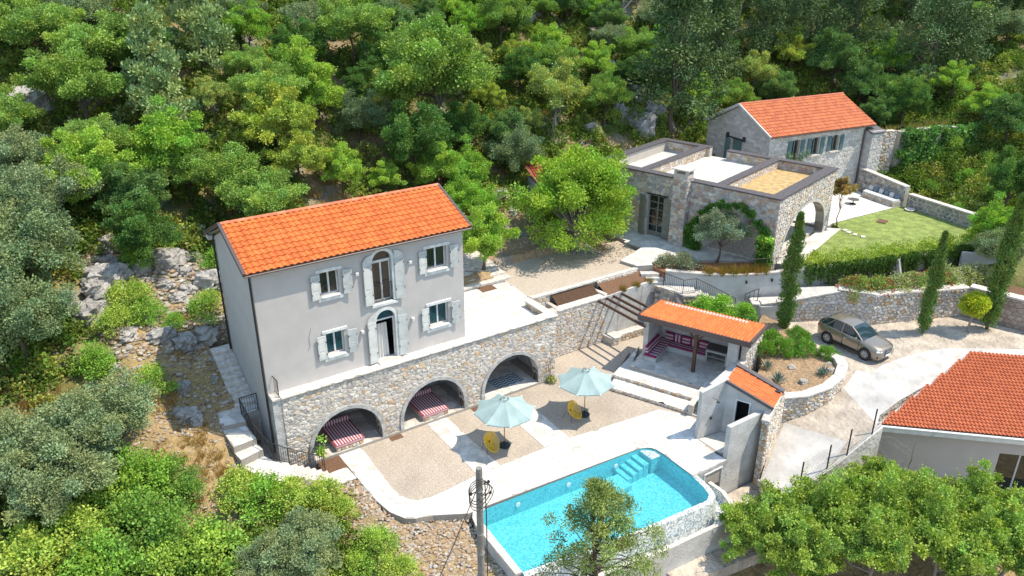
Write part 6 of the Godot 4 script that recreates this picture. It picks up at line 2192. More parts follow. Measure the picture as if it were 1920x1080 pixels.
	for i in 60:
		var t := rng.randf()
		tuft(rt, Vector3(lerpf(57.2, 68.0, t), 8.45, lerpf(-7.0, -4.9, t)) + Vector3(0, rng.randf_range(-0.1, 0.1), rng.randf_range(-0.8, 0.1)), 0.4, 0.45, 10, 0.03, Color(0.26, 0.22, 0.07))
	part(ru, "grass_top", rt, M.leaf)
	# the sofa wall and the lawn wall
	var tw := thing("sofa_wall", "tall dark stone garden wall with pale cap behind the outdoor sofa", "wall", Vector3(53.6, 4.2, -2.4))
	line_wall(tw, [[54.4, -5.3, 3.9, 6.0], [53.35, -0.35, 3.9, 5.7]], 0.4, M.mortar, GREYS + RUST, Vector2(0.38, 0.3), 120, 0.09, {"joint": 0.03, "depth": 0.03})
	var lw := thing("lawn_edge_wall", "dark stone wall with pale joints along the right edge of the lawn", "wall", Vector3(52.8, 4.2, 3.2))
	line_wall(lw, [[53.25, 0.1, 3.9, 5.2], [52.3, 6.6, 3.9, 5.2]], 0.4, M.mortar, GREYS, Vector2(0.42, 0.32), 150, 0.09, {"joint": 0.035, "depth": 0.025})
	var so := thing("outdoor_sofa", "long built-in garden sofa with white seat pad before the dark stone wall", "sofa", Vector3(52.9, 4.2, -2.1))
	var b := MB.new()
	b.extrude(G([52.75, -3.7, 52.2, -0.55, 53.0, -0.35, 53.6, -3.9]), flat(0), 4.1, 4.55)
	part(so, "base", b, M.mortar)
	stones(so, "base_stone", M.stone, frame(Vector3(52.75, 4.15, -3.7), Vector3(-0.55, 0, 3.15)), rect(0, 0, 3.2, 0.4), [], Vector2(0.35, 0.22), WARM, {"depth": 0.03, "ch": 0.015})
	var pd := MB.new()
	pd.extrude(G([52.78, -3.7, 52.24, -0.6, 52.95, -0.42, 53.5, -3.85]), flat(0), 4.56, 4.68)
	part(so, "seat_pad", pd, M.curtain)
	for i in 6:
		var cu := MB.new()
		var c := Vector3(lerpf(53.55, 53.0, i / 5.0), 4.88, lerpf(-3.5, -0.75, i / 5.0))
		cu.box(c, Vector3(0.16, 0.4, 0.44), 0.06, Basis(Vector3.UP, -0.17) * Basis(Vector3.BACK, -0.25), Color(0.62, 0.62, 0.62) if i % 2 == 0 else Color(0.16, 0.22, 0.30))
		single("sofa_cushion", ["pale back cushion at the left end of the outdoor sofa", "blue grey back cushion second from the sofa's left end", "pale back cushion left of the outdoor sofa's middle", "blue grey back cushion right of the outdoor sofa's middle", "pale back cushion second from the sofa's right end", "blue grey back cushion at the right end of the outdoor sofa"][i], "cushion", cu, M.fabric, c, "outdoor sofa cushions")
	var tb := thing("garden_table", "small round dark garden table on the white yard", "table", Vector3(50.3, 4.15, -2.9))
	var tm := MB.new()
	tm.lathe(Vector3(50.3, 4.15, -2.9), [[0.0, 0.0], [0.25, 0.0], [0.25, 0.03], [0.04, 0.05], [0.04, 0.38], [0.0, 0.4]], 14)
	part(tb, "leg", tm, M.black_metal)
	var tt := MB.new()
	tt.lathe(Vector3(50.3, 4.54, -2.9), [[0.0, 0.0], [0.45, 0.0], [0.45, 0.035], [0.0, 0.035]], 22)
	part(tb, "table_top", tt, M.slate)
	var wc := thing("wire_chair", "white round wire chair on the yard beside the small red-leaved tree", "chair", Vector3(51.2, 4.15, -4.2))
	var wm := MB.new()
	for k in 14:
		var t := TAU * k / 14
		var o := Vector3(51.2, 4.15, -4.2)
		wm.tube([o + Vector3(cos(t) * 0.2, 0.4, sin(t) * 0.2), o + Vector3(cos(t) * 0.5, 0.65, sin(t) * 0.5), o + Vector3(cos(t) * 0.45, 0.95, sin(t) * 0.45)], [0.012, 0.012, 0.012], 4)
	part(wc, "wire_seat", wm, M.white_frame)
	for k in 3:
		var t := TAU * k / 3
		var lg := MB.new()
		lg.tube([Vector3(51.2 + cos(t) * 0.2, 4.56, -4.2 + sin(t) * 0.2), Vector3(51.2 + cos(t) * 0.38, 4.15, -4.2 + sin(t) * 0.38)], [0.014, 0.014], 4)
		part(wc, "leg", lg, M.white_frame)

func garden() -> void:
	var lw := MB.new()
	drape(lw, G([35.3, 3.6, 37.2, 2.65, 44.15, 0.3, 44.65, -0.75, 53.0, -0.35, 53.2, 0.1, 52.25, 6.7, 51.4, 7.4, 48.5, 7.8, 44.5, 6.85, 40.5, 5.75, 37.5, 4.7]), 0.6, func(x: float, z: float) -> float: return F - 0.07 + 0.03 * bumps.get_noise_2d(x * 2, z * 2), 1.0)
	struct("lawn", lw, M.lawn)
	for i in 4:
		var s := MB.new()
		var q: Array = [[44.0, 0.75], [43.85, 1.2], [43.8, 1.75], [43.85, 2.4]][i]
		s.box(Vector3(q[0], F - 0.03, q[1]), Vector3(0.42, 0.07, 0.3), 0.02, Basis(Vector3.UP, 0.2 * i))
		single("stepping_stone", ["stepping stone nearest the arcade slab on the lawn", "second stepping stone out from the arcade slab", "third stepping stone out from the arcade slab", "stepping stone nearest the hedge on the lawn"][i], "stepping stone", s, M.coping, Vector3(q[0], F, q[1]), "stepping stones on the lawn")
	var rs := MB.new()
	rs.box(Vector3(48.3, F - 0.04, 1.1), Vector3(0.9, 0.05, 0.7), 0.02, Basis(Vector3.UP, 0.3))
	single("lawn_slab", "worn reddish stone slab let into the middle of the lawn", "slab", rs, M.soil, Vector3(48.3, F, 1.1))
	var bb := MB.new()
	bb.lathe(Vector3(52.6, F - 0.05, 0.75), [[0.0, 0.0], [0.35, 0.0], [0.42, 0.1], [0.38, 0.14], [0.30, 0.08], [0.0, 0.07]], 16)
	single("stone_dish", "pale round stone dish at the foot of the dark lawn wall", "dish", bb, M.coping, Vector3(52.6, F, 0.75))


# ---------------------------------------------------------------- the house at the lower right
func neighbour() -> void:
	var n := thing("neighbour_house", "grey rendered house with large red tiled roof at the lower right corner", "house", Vector3(33, -3, 19))
	var e0 := Vector3(27.97, 0.5, 14.81)
	var x := Vector3(5.14, 0, 4.97).normalized()
	var far := Vector3(36.6, 2.25, 14.75)     # top of the left verge
	var up := (far - e0)
	var f := frame(Vector3(e0.x, 0, e0.z), x)
	var wid := 15.0
	var nrm := x.cross(up).normalized()
	var across := nrm.cross(x).normalized()    # straight up the slope
	if across.y < 0: across = -across
	var rise := up.dot(across); var shift := up.dot(x)
	var dk := MB.new()
	var right := e0 + x * wid
	var rtop := e0 + x * wid + across * (rise * 1.02)
	dk.quad(e0, right, rtop, far, Color(0.5, 0.16, 0.07))
	dk.quad(e0 - Vector3(0, 0.14, 0), far - Vector3(0, 0.14, 0), rtop - Vector3(0, 0.14, 0), right - Vector3(0, 0.14, 0), Color(0.6, 0.6, 0.6))
	var rf := part(n, "roof", dk, M.tile)
	tiles(rf, e0, x, across, wid, rise, [Color(0.52, 0.13, 0.048), Color(0.47, 0.112, 0.04), Color(0.55, 0.145, 0.053)], 0, 0.20, 0.25, shift / rise)
	# far slope going down behind
	var bk := MB.new()
	bk.quad(far, rtop, rtop + Vector3(1.5, -3.5, -1.5), far + Vector3(1.5, -3.5, -1.5), Color(0.52, 0.12, 0.04))
	part(rf, "rear_slope", bk, M.tile)
	var fa := MB.new()
	fa.box(f * Vector3(wid / 2, 0.28, 0.06), Vector3(wid, 0.38, 0.06), 0.01, f.basis)
	fa.box(f * Vector3(wid / 2, 0.44, 0.14), Vector3(wid + 0.1, 0.1, 0.12), 0.03, f.basis)
	part(n, "gutter", fa, M.white_frame)
	var vb := MB.new()
	vb.box((e0 + far) / 2 - Vector3(0, 0.06, 0), Vector3(0.12, 0.16, up.length()), 0.01, Basis.looking_at(up.normalized()))
	vb.box(e0 + Vector3(-0.08, 0.0, 0), Vector3(0.16, 0.3, 0.2), 0.03, f.basis)
	part(rf, "verge", vb, M.grey_plaster)
	var wf := Transform3D(f.basis, f.origin - f.basis.z * 0.45)
	var wl := MB.new()
	wl.wall(rect(0.35, -3.6, wid, 0.32), [rect(6.42, -3.5, 8.6, -0.85)], wf, -0.35, 0.0)
	wl.extrude(PackedVector2Array([Vector2(0, -3.6), Vector2(9.2, -3.6), Vector2(9.2, 2.0), Vector2(0, 0.35)]), frame(wf * Vector3(0.35, 0, -0.35), Vector3(up.x, 0, up.z)), 0.0, 0.3)
	part(n, "front_wall", wl, M.stucco)
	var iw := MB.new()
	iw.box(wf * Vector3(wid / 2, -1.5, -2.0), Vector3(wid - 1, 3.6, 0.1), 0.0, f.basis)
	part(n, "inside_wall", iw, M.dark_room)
	window(n, wf, 6.42, 8.6, -3.5, -0.85, 1, false, 0.06, "shutter")
	# wire fence on the low wall between its ground and the drive
	var wlw := thing("fence_wall", "low pale wall under the wire fence beside the driveway", "wall", Vector3(25, -1, 14.6))
	line_wall(wlw, [[21.0, 14.75, -2.8, -1.3], [23.8, 15.2, -2.6, -0.32], [27.6, 15.25, -2.4, 0.7]], 0.22, M.concrete)
	var fe := thing("wire_fence", "wire mesh fence with dark posts between the driveway and the lower house", "fence", Vector3(25, 0, 14.6))
	var tops := []
	for q in [[21.8, -1.05], [23.4, -0.47], [24.8, 0.0], [26.8, 0.5]]:
		var z: float = 14.72 + minf(q[0] - 21.8, 2.2) * 0.2
		var ps := MB.new()
		ps.box(Vector3(q[0], q[1] + 0.75, z), Vector3(0.06, 1.6, 0.06), 0.006)
		part(fe, "post", ps, M.black_metal)
		tops.append(Vector3(q[0], q[1], z))
	var wi := MB.new()
	for i in 3:
		var a: Vector3 = tops[i]; var b: Vector3 = tops[i + 1]
		for k in 8: wi.tube([a + Vector3(0, 0.12 + k * 0.19, 0), b + Vector3(0, 0.12 + k * 0.19, 0)], [0.004, 0.004], 3)
		for k in 16:
			var p := a.lerp(b, (k + 0.5) / 16.0)
			wi.tube([p + Vector3(0, 0.1, 0), p + Vector3(0, 1.46, 0)], [0.003, 0.003], 3)
	part(fe, "mesh", wi, M.pole)
	# tiny red roof behind the great tree
	var hut := thing("small_hut", "small hut with a weathered red tile roof half hidden behind the great tree", "hut", Vector3(26.6, 5, -13.0))
	var hm := MB.new()
	hm.box(Vector3(27.0, 6.0, -13.6), Vector3(3.6, 3.0, 2.4), 0.02, Basis(Vector3.UP, -0.3))
	part(hut, "wall", hm, M.grey_plaster)
	var hr := MB.new()
	hr.quad(Vector3(24.9, 7.4, -12.2), Vector3(28.6, 7.4, -11.2), Vector3(29.0, 8.5, -14.2), Vector3(25.3, 8.5, -15.2), Color(0.3, 0.08, 0.04))
	var hrf := part(hut, "roof", hr, M.tile)
	tiles(hrf, Vector3(24.9, 7.42, -12.2), Vector3(3.7, 0, 1.0), Vector3(0.4, 1.1, -3.0) - Vector3(3.7, 0, 1.0).normalized() * Vector3(0.4, 1.1, -3.0).dot(Vector3(3.7, 0, 1.0).normalized()), 3.8, 3.2, [Color(0.42, 0.07, 0.035), Color(0.36, 0.06, 0.03)], 0, 0.27, 0.36)


# ---------------------------------------------------------------- car, pole
func car() -> void:
	var at := Vector3(33.1, drive_y(33.1) + 0.005, 9.55)
	var c := thing("parked_car", "bronze grey compact crossover parked against the stone wall", "car", at)
	# stations along the length: z, low y, sill half width, waist half width, waist y, top half width, top y
	var body := [[2.20, 0.36, 0.50, 0.62, 0.58, 0.50, 0.72], [2.12, 0.24, 0.70, 0.78, 0.60, 0.66, 0.80], [1.90, 0.21, 0.80, 0.87, 0.64, 0.76, 0.87], [1.50, 0.22, 0.86, 0.915, 0.68, 0.80, 0.945], [1.00, 0.24, 0.87, 0.92, 0.70, 0.82, 1.0], [0.40, 0.25, 0.87, 0.92, 0.70, 0.83, 1.03], [-0.4, 0.25, 0.87, 0.92, 0.72, 0.84, 1.05], [-1.2, 0.25, 0.87, 0.92, 0.74, 0.84, 1.08], [-1.8, 0.27, 0.85, 0.90, 0.76, 0.82, 1.09], [-2.08, 0.30, 0.76, 0.83, 0.78, 0.74, 1.05], [-2.19, 0.42, 0.60, 0.72, 0.78, 0.64, 0.98]]
	var rows := []
	for q in body:
		var r := []
		for p in [[0.0, q[1]], [q[2], q[1]], [lerpf(q[2], q[3], 0.6), lerpf(q[1], q[4], 0.4)], [q[3], q[4]], [lerpf(q[3], q[5], 0.35), lerpf(q[4], q[6], 0.6)], [q[5], q[6]], [q[5] * 0.55, q[6] + 0.025], [0.0, q[6] + 0.035]]: r.append(at + Vector3(p[0], p[1], q[0]))
		rows.append(r)
	var mb := MB.new()
	var mirror := func(p: Vector3) -> Vector3: return Vector3(2.0 * at.x - p.x, p.y, p.z)
	for i in rows.size() - 1:
		for j in 7:
			var a: Vector3 = rows[i][j]; var b: Vector3 = rows[i][j + 1]; var d: Vector3 = rows[i + 1][j + 1]; var e: Vector3 = rows[i + 1][j]
			mb.quad(e, d, b, a)
			mb.quad(mirror.call(a), mirror.call(b), mirror.call(d), mirror.call(e))
	for k in [0, rows.size() - 1]:
		for j in range(0, 7):
			var o: Vector3 = at + Vector3(0, body[k][4], body[k][0])
			if k == 0:
				mb.tri(o, rows[k][j], rows[k][j + 1]); mb.tri(o, mirror.call(rows[k][j + 1]), mirror.call(rows[k][j]))
			else:
				mb.tri(o, rows[k][j + 1], rows[k][j]); mb.tri(o, mirror.call(rows[k][j]), mirror.call(rows[k][j + 1]))
	mb.soften(0, 0.45)
	part(c, "body", mb, M.car_paint)
	# cabin: dark glass all round with a painted roof and pillars over it
	var cab := [[0.98, 0.80, 1.0, 0.80, 1.005], [0.55, 0.82, 1.02, 0.72, 1.30], [0.10, 0.83, 1.03, 0.63, 1.53], [-0.45, 0.835, 1.05, 0.64, 1.585], [-1.05, 0.83, 1.07, 0.63, 1.575], [-1.55, 0.81, 1.08, 0.60, 1.51], [-1.98, 0.74, 1.08, 0.64, 1.28], [-2.10, 0.70, 1.06, 0.69, 1.07]]
	var gl := MB.new()
	var rf := MB.new()
	for i in cab.size() - 1:
		var p: Array = cab[i]; var q: Array = cab[i + 1]
		for s in [-1.0, 1.0]:
			var a := at + Vector3(s * p[1], p[2] - 0.02, p[0]); var b := at + Vector3(s * p[3], p[4], p[0])
			var d := at + Vector3(s * q[3], q[4], q[0]); var e := at + Vector3(s * q[1], q[2] - 0.02, q[0])
			if s > 0: gl.quad(a, e, d, b)
			else: gl.quad(a, b, d, e)
			var m1 := at + Vector3(0, p[4] + 0.03, p[0]); var m2 := at + Vector3(0, q[4] + 0.03, q[0])
			var t := rf if i >= 2 and i <= 4 else gl
			if s > 0: t.quad(b, d, m2, m1)
			else: t.quad(b, m1, m2, d)
			if i >= 2 and i <= 4:
				# roof rail and side of the roof
				rf.box((b + d) / 2, Vector3(0.05, 0.06, b.distance_to(d) + 0.02), 0.015, Basis.looking_at((d - b).normalized()))
	gl.soften(0, 0.7)
	rf.soften(0, 0.7)
	part(c, "glazing", gl, M.car_glass)
	part(c, "roof", rf, M.car_paint)
	for s in [-1.0, 1.0]:
		var pl := MB.new()
		var w := func(i: int, k: float) -> Vector3:
			var p: Array = cab[i]
			return at + Vector3(s * (lerpf(p[1], p[3], k) + 0.008), lerpf(p[2], p[4], k), p[0])
		for pr in [[w.call(0, 1.0), w.call(1, 1.0)], [w.call(1, 1.0), w.call(2, 1.0)], [w.call(3, 0.0), w.call(3, 1.0)], [w.call(5, 0.0), w.call(4, 1.0)], [w.call(5, 1.0), w.call(6, 1.0)], [w.call(6, 1.0), w.call(7, 1.0)], [w.call(6, 0.0), w.call(5, 1.0)]]:
			var a: Vector3 = pr[0]; var b: Vector3 = pr[1]
			pl.box((a + b) / 2, Vector3(0.07, 0.06, a.distance_to(b) + 0.04), 0.012, Basis.looking_at((b - a).normalized()))
		part(c, "pillar", pl, M.car_paint)
		var tr := MB.new()
		for i in 6:
			var a: Vector3 = w.call(i, 0.0); var b: Vector3 = w.call(i + 1, 0.0)
			tr.box((a + b) / 2 + Vector3(s * 0.02, 0.0, 0), Vector3(0.025, 0.03, a.distance_to(b) + 0.01), 0.005, Basis.looking_at((b - a).normalized()))
		part(c, "window_trim", tr, M.chrome)
		var mi := MB.new()
		mi.box(at + Vector3(s * 1.0, 1.10, 0.62), Vector3(0.20, 0.14, 0.13), 0.04)
		mi.box(at + Vector3(s * 0.88, 1.06, 0.64), Vector3(0.12, 0.04, 0.06), 0.01)
		part(c, "wing_mirror", mi, M.car_paint)
		var dr := MB.new()
		for z in [0.72, -0.42]:
			dr.box(at + Vector3(s * 0.926, 0.80, z - 0.85), Vector3(0.02, 0.03, 0.20), 0.008)
		part(c, "door_handle", dr, M.chrome)
		var sk := MB.new()
		sk.box(at + Vector3(s * 0.885, 0.33, 0.0), Vector3(0.06, 0.13, 1.75), 0.02)
		part(c, "sill_trim", sk, M.rubber)
		for z in [0.83, -0.28, -1.20]:
			var ln := MB.new()
			ln.box(at + Vector3(s * 0.912, 0.68, z), Vector3(0.03, 0.62, 0.012), 0.0, Basis(Vector3.BACK, s * 0.06))
			part(c, "door_gap", ln, M.rubber)
		var hl := MB.new()
		hl.box(at + Vector3(s * 0.66, 0.72, 2.03), Vector3(0.36, 0.13, 0.22), 0.05, Basis(Vector3.UP, s * 0.55))
		part(c, "headlight", hl, M.lamp_glass)
		var fg := MB.new()
		fg.box(at + Vector3(s * 0.66, 0.40, 2.08), Vector3(0.30, 0.16, 0.12), 0.04, Basis(Vector3.UP, s * 0.45))
		part(c, "air_intake", fg, M.rubber)
		var tl := MB.new()
		tl.box(at + Vector3(s * 0.70, 0.92, -2.09), Vector3(0.34, 0.16, 0.18), 0.05, Basis(Vector3.UP, -s * 0.5))
		part(c, "tail_light", tl, M.red_lamp)
		for z in [1.30, -1.30]:
			var ax := Basis(Vector3.BACK, -s * PI / 2)
			var well := MB.new()
			well.lathe(at + Vector3(s * 0.84, 0.36, z), [[0.0, 0.082], [0.40, 0.082], [0.42, 0.06], [0.42, -0.05]], 28, Color.WHITE, ax)
			part(c, "wheel_arch", well, M.rubber)
			var ty := MB.new()
			ty.lathe(at + Vector3(s * 0.80, 0.345, z), [[0.0, -0.12], [0.30, -0.12], [0.345, -0.09], [0.345, 0.10], [0.30, 0.135], [0.24, 0.13]], 28, Color.WHITE, ax)
			ty.soften(0, 0.5)
			var wh := part(c, "wheel", ty, M.rubber)
			var rm := MB.new()
			rm.lathe(at + Vector3(s * 0.80, 0.345, z), [[0.0, 0.10], [0.06, 0.105], [0.07, 0.085], [0.07, 0.07], [0.20, 0.06], [0.205, 0.13], [0.235, 0.14], [0.245, 0.13]], 28, Color(0.35, 0.35, 0.36), ax)
			part(wh, "rim", rm, M.alloy)
			for k in 10:
				var t := TAU * k / 10
				var sp := MB.new()
				sp.box(at + Vector3(s * 0.915, 0.345 + sin(t) * 0.135, z + cos(t) * 0.135), Vector3(0.03, 0.17, 0.035), 0.008, Basis(Vector3.RIGHT, PI / 2 - t))
				part(wh, "spoke", sp, M.alloy)
	var gr := MB.new()
	gr.box(at + Vector3(0, 0.58, 2.17), Vector3(0.72, 0.40, 0.10), 0.05)
	part(c, "grille", gr, M.rubber)
	var gs := MB.new()
	for y in [0.46, 0.53, 0.60, 0.67]: gs.box(at + Vector3(0, y, 2.22), Vector3(0.62, 0.012, 0.02), 0.004)
	for x in [-0.15, -0.05, 0.05, 0.15]:
		for k in 12:
			var t := TAU * k / 12; var t2 := TAU * (k + 1) / 12
			gs.tube([at + Vector3(x + cos(t) * 0.06, 0.71 + sin(t) * 0.06, 2.225), at + Vector3(x + cos(t2) * 0.06, 0.71 + sin(t2) * 0.06, 2.225)], [0.008, 0.008], 4)
	part(c, "badge", gs, M.chrome)
	var np := MB.new()
	np.box(at + Vector3(0, 0.46, 2.245), Vector3(0.50, 0.11, 0.015), 0.004)
	part(c, "number_plate", np, M.plate)
	var wp := MB.new()
	wp.box(at + Vector3(0, 1.0, 0.99), Vector3(1.5, 0.02, 0.10), 0.006)
	part(c, "cowl", wp, M.rubber)
	c.scale = Vector3(1, 1.05, 1)

func pole() -> void:
	var b := Vector3(1.95, -3.4, 16.4)
	var p := thing("utility_pole", "weathered grey utility pole with coiled cables at its top", "pole", b)
	var m := MB.new()
	m.tube([b, b + Vector3(0, 6, 0), b + Vector3(-0.01, 12.8, 0), b + Vector3(-0.01, 12.86, 0)], [0.15, 0.13, 0.106, 0.10], 16)
	part(p, "shaft", m, M.pole)
	var bands := MB.new()
	for y in [12.4, 12.0, 11.3, 10.3, 9.5, 8.4]: bands.lathe(b + Vector3(0, y, 0), [[0.112, 0.0], [0.122, 0.01], [0.122, 0.03], [0.112, 0.04]], 14)
	part(p, "steel_band", bands, M.grey_plaster)
	var coil := MB.new()
	for k in 4:
		var pts := []; var rad := []
		for i in 25:
			var t := TAU * i / 24
			pts.append(b + Vector3(-0.12 + cos(t) * (0.34 + 0.03 * k), 12.15 - 0.05 * k + sin(t) * (0.38 + 0.03 * k), 0.12 + 0.06 * k + 0.05 * sin(t * 2))); rad.append(0.014)
		coil.tube(pts, rad, 5)
	coil.tube([b + Vector3(0.16, 12.3, 0.05), b + Vector3(0.2, 11.0, 0.05), b + Vector3(0.19, 5.0, 0.1), b + Vector3(0.2, 0, 0.12)], [0.018, 0.018, 0.018, 0.018], 5)
	part(p, "cable_coil", coil, M.black_metal)
	var cl := MB.new()
	for q in [[-0.35, 12.05], [0.3, 12.25], [0.36, 11.8]]:
		cl.tube([b + Vector3(signf(q[0]) * 0.14, q[1] - 0.05, 0), b + Vector3(q[0], q[1], 0.05)], [0.018, 0.018], 5)
		cl.lathe(b + Vector3(q[0], q[1] - 0.04, 0.05), [[0.0, 0.0], [0.04, 0.0], [0.05, 0.04], [0.03, 0.09], [0.0, 0.1]], 8)
	part(p, "clamp", cl, M.black_metal)
	var w := MB.new()
	var a := b + Vector3(-0.15, 12.1, 0.05); var e := Vector3(-6.0, 9.0, 23.5)
	var pts := []; var rad := []
	for i in 15:
		var t := i / 14.0
		pts.append(a.lerp(e, t) - Vector3(0, 0.35 * sin(PI * t), 0)); rad.append(0.016)
	w.tube(pts, rad, 5)
	single("overhead_cable", "dark cable running from the pole's top down to the lower left", "cable", w, M.black_metal, b + Vector3(0, 12, 0))


# ---------------------------------------------------------------- rocks and plants
func rocks() -> void:
	var made := []
	for i in 7:
		var g := 0.46 + 0.05 * (i % 3)
		made.append(boulder(Vector3.ONE, 31 + i, Color(g * 1.04, g, g * 0.96)).mesh())
	var list := [[-1.5, -13.2, 1.2, 0.77], [-2.7, -12.7, 0.72, 0.51], [0.4, -10.8, 0.96, 0.68], [-0.7, -11.9, 0.56, 0.42], [-0.3, -14.8, 0.64, 0.51], [0.9, -15.1, 0.72, 0.51], [-3.1, -8.1, 0.88, 0.51], [-2.1, -7.5, 0.8, 0.51], [-1.0, -7.6, 0.72, 0.59], [-4.6, -8.4, 0.72, 0.34], [-3.0, -4.4, 0.48, 0.38], [-3.3, -2.7, 0.6, 0.51], [-3.0, -2.3, 0.44, 0.38], [-3.7, -3.1, 0.32, 0.26], [-4.1, -14.4, 0.72, 0.68], [-4.4, -13.3, 0.64, 0.51], [-4.7, -12.3, 1.28, 0.85], [-6.1, -10.2, 1.36, 0.85], [-5.4, -11.6, 1.2, 0.77], [-1.6, -10.2, 0.56, 0.34], [0.1, -13.1, 0.56, 0.34], [-2.0, -11.1, 0.48, 0.34], [-1.0, -10.7, 0.56, 0.42], [-5.4, -27.7, 2.4, 1.27], [-6.7, -26.9, 1.76, 0.94], [-2.4, -23.1, 0.64, 0.51], [38.8, -35.0, 1.92, 1.53], [45.5, -24.2, 1.44, 1.36], [42.7, -26.1, 1.2, 1.02], [42.8, -21.8, 1.36, 1.1], [39.2, -20.2, 1.28, 1.19], [40.5, -18.8, 1.76, 1.7], [42.7, -19.4, 1.2, 1.27], [35.5, -19.4, 0.96, 0.68], [42.5, -23.4, 0.96, 0.85], [43.7, -18.2, 0.72, 0.51], [46.3, -18.5, 0.72, 0.51], [48.5, -18.5, 0.56, 0.42], [28.1, -20.2, 0.8, 0.68], [22.4, -14.5, 0.96, 0.68], [23.2, -13.3, 0.64, 0.42], [62.7, -0.9, 0.72, 0.34], [60.1, 2.2, 0.64, 0.34], [-5.8, -6.7, 0.32, 0.21], [-5.7, -5.1, 0.4, 0.26], [-1.4, -4.8, 0.28, 0.21], [34.0, -19.0, 0.64, 0.42], [4.5, -15.6, 0.8, 0.51], [6.2, -15.7, 0.72, 0.51]]
	for i in list.size():
		var q: Array = list[i]
		var y := ground_y(q[0], q[1])
		var where := "on the slope left of the villa"
		if q[0] > 10.0: where = "on the bank behind the gravel yard"
		if q[0] > 26.0: where = "in the rocky bank left of the flat-roofed villa"
		if q[0] > 44.0: where = "in the overgrown right part of the slope"
		if q[0] < -5.0 and q[1] < -16.0: where = "high in the scrub at the left edge"
		if q[0] > -6.0 and q[0] < 4.0 and q[1] > -6.0: where = "on the bare earth in the villa's shadow"
		var big: float = q[2]
		var o := put(self, "boulder", made[i % made.size()], M.rock)
		o.position = Vector3(q[0], y + q[3] * 0.15, q[1])
		o.rotation.y = rng.randf() * TAU
		o.scale = Vector3(big, q[3], big * rng.randf_range(0.6, 0.85))
		rock_at.append([where, o])
	# their labels count from the left within each place
	var by := {}
	for r in rock_at:
		if not by.has(r[0]): by[r[0]] = []
		by[r[0]].append(r[1])
	for k in by:
		by[k].sort_custom(func(p: Node3D, s: Node3D) -> bool: return view_x(p.position) < view_x(s.position))
		for i in by[k].size():
			var o: Node3D = by[k][i]
			var size := "large" if o.scale.x > 1.35 else ("small" if o.scale.x < 0.75 else "mid-sized")
			tag(o, "%s grey boulder, %s from the left, %s" % [size, ORD[mini(i, ORD.size() - 1)], k], "rock", "limestone boulders " + k)
	# pebbles scattered on the bare slopes
	var mm := MultiMesh.new()
	mm.transform_format = MultiMesh.TRANSFORM_3D
	mm.use_colors = true
	var pm := MB.new()
	var sp := SphereMesh.new()
	sp.radius = 1.0; sp.height = 1.4; sp.radial_segments = 6; sp.rings = 3
	mm.mesh = sp
	var pl := []
	for i in 12500:
		var x := 0.0; var z := 0.0; var s := 0.0
		if i < 5200:
			x = rng.randf_range(1.2, 6.6); z = rng.randf_range(2.8, 14.0); s = rng.randf_range(0.04, 0.12)
		elif i < 7200:
			x = rng.randf_range(-6.0, 0.5); z = rng.randf_range(-14.0, 5.0); s = rng.randf_range(0.03, 0.16) * rng.randf_range(0.5, 1.0)
		elif i < 8200:
			x = rng.randf_range(22.0, 29.0); z = rng.randf_range(-8.5, -3.2); s = rng.randf_range(0.03, 0.09)
		else:
			x = rng.randf_range(14.0, 36.0); z = rng.randf_range(-18.0, -9.0); s = rng.randf_range(0.05, 0.2)
		if i >= 9000:
			x = rng.randf_range(-5.5, 0.3); z = rng.randf_range(-15.0, -1.5); s = rng.randf_range(0.05, 0.30) * rng.randf_range(0.35, 1.0) * (1.0 if z < -7.0 else 0.55)
		var y := ground_y(x, z)
		var inside := false
		for k in sunk:
			if Geometry2D.is_point_in_polygon(Vector2(x, -z), k[0]): inside = true
		if x > 22.0 and x < 28.4 and z > -8.3 and z < -2.9: y = T; inside = x < 24.5 or z > -4.4
		if inside: continue
		var b := Basis.from_euler(Vector3(rng.randf() * 3, rng.randf() * 3, rng.randf() * 3)).scaled(Vector3(s, s * 0.6, s * rng.randf_range(0.6, 1.0)))
		pl.append(Transform3D(b, Vector3(x, y + s * 0.2, z)))
	mm.instance_count = pl.size()
	for i in pl.size():
		mm.set_instance_transform(i, pl[i])
		var g := rng.randf_range(0.7, 1.15)
		var warm: Array = [[0.50, 0.38, 0.27], [0.56, 0.47, 0.37], [0.42, 0.30, 0.20], [0.55, 0.52, 0.48]][rng.randi() % 4]
		mm.set_instance_color(i, Color(warm[0] * g, warm[1] * g, warm[2] * g))
	var o := MultiMeshInstance3D.new()
	o.multimesh = mm
	o.material_override = M.stone
	o.name = numbered("pebbles")
	o.set_meta("kind", "stuff")
	tag(o, "pale brown loose stones strewn over the bare slopes", "pebbles")
	add_child(o)

var rock_at := []
const ORD := ["first", "second", "third", "fourth", "fifth", "sixth", "seventh", "eighth", "ninth", "tenth", "eleventh", "twelfth", "thirteenth", "fourteenth", "fifteenth", "sixteenth", "seventeenth", "eighteenth", "nineteenth", "twentieth", "twenty-first", "twenty-second", "twenty-third", "twenty-fourth", "twenty-fifth", "twenty-sixth", "twenty-seventh", "twenty-eighth", "twenty-ninth", "thirtieth", "thirty-first", "thirty-second", "thirty-third", "thirty-fourth", "thirty-fifth", "thirty-sixth", "thirty-seventh", "thirty-eighth", "thirty-ninth", "fortieth"]

# where a point lies across and down the photograph's view, -1 to 1
func view_x(p: Vector3) -> float:
	var d := p - EYE
	var r := Vector3(cos(0.5886), 0, sin(0.5886)); var f := Vector3(sin(0.5886) * cos(0.4182), -sin(0.4182), -cos(0.5886) * cos(0.4182))
	return d.dot(r) / d.dot(f) / 0.6543

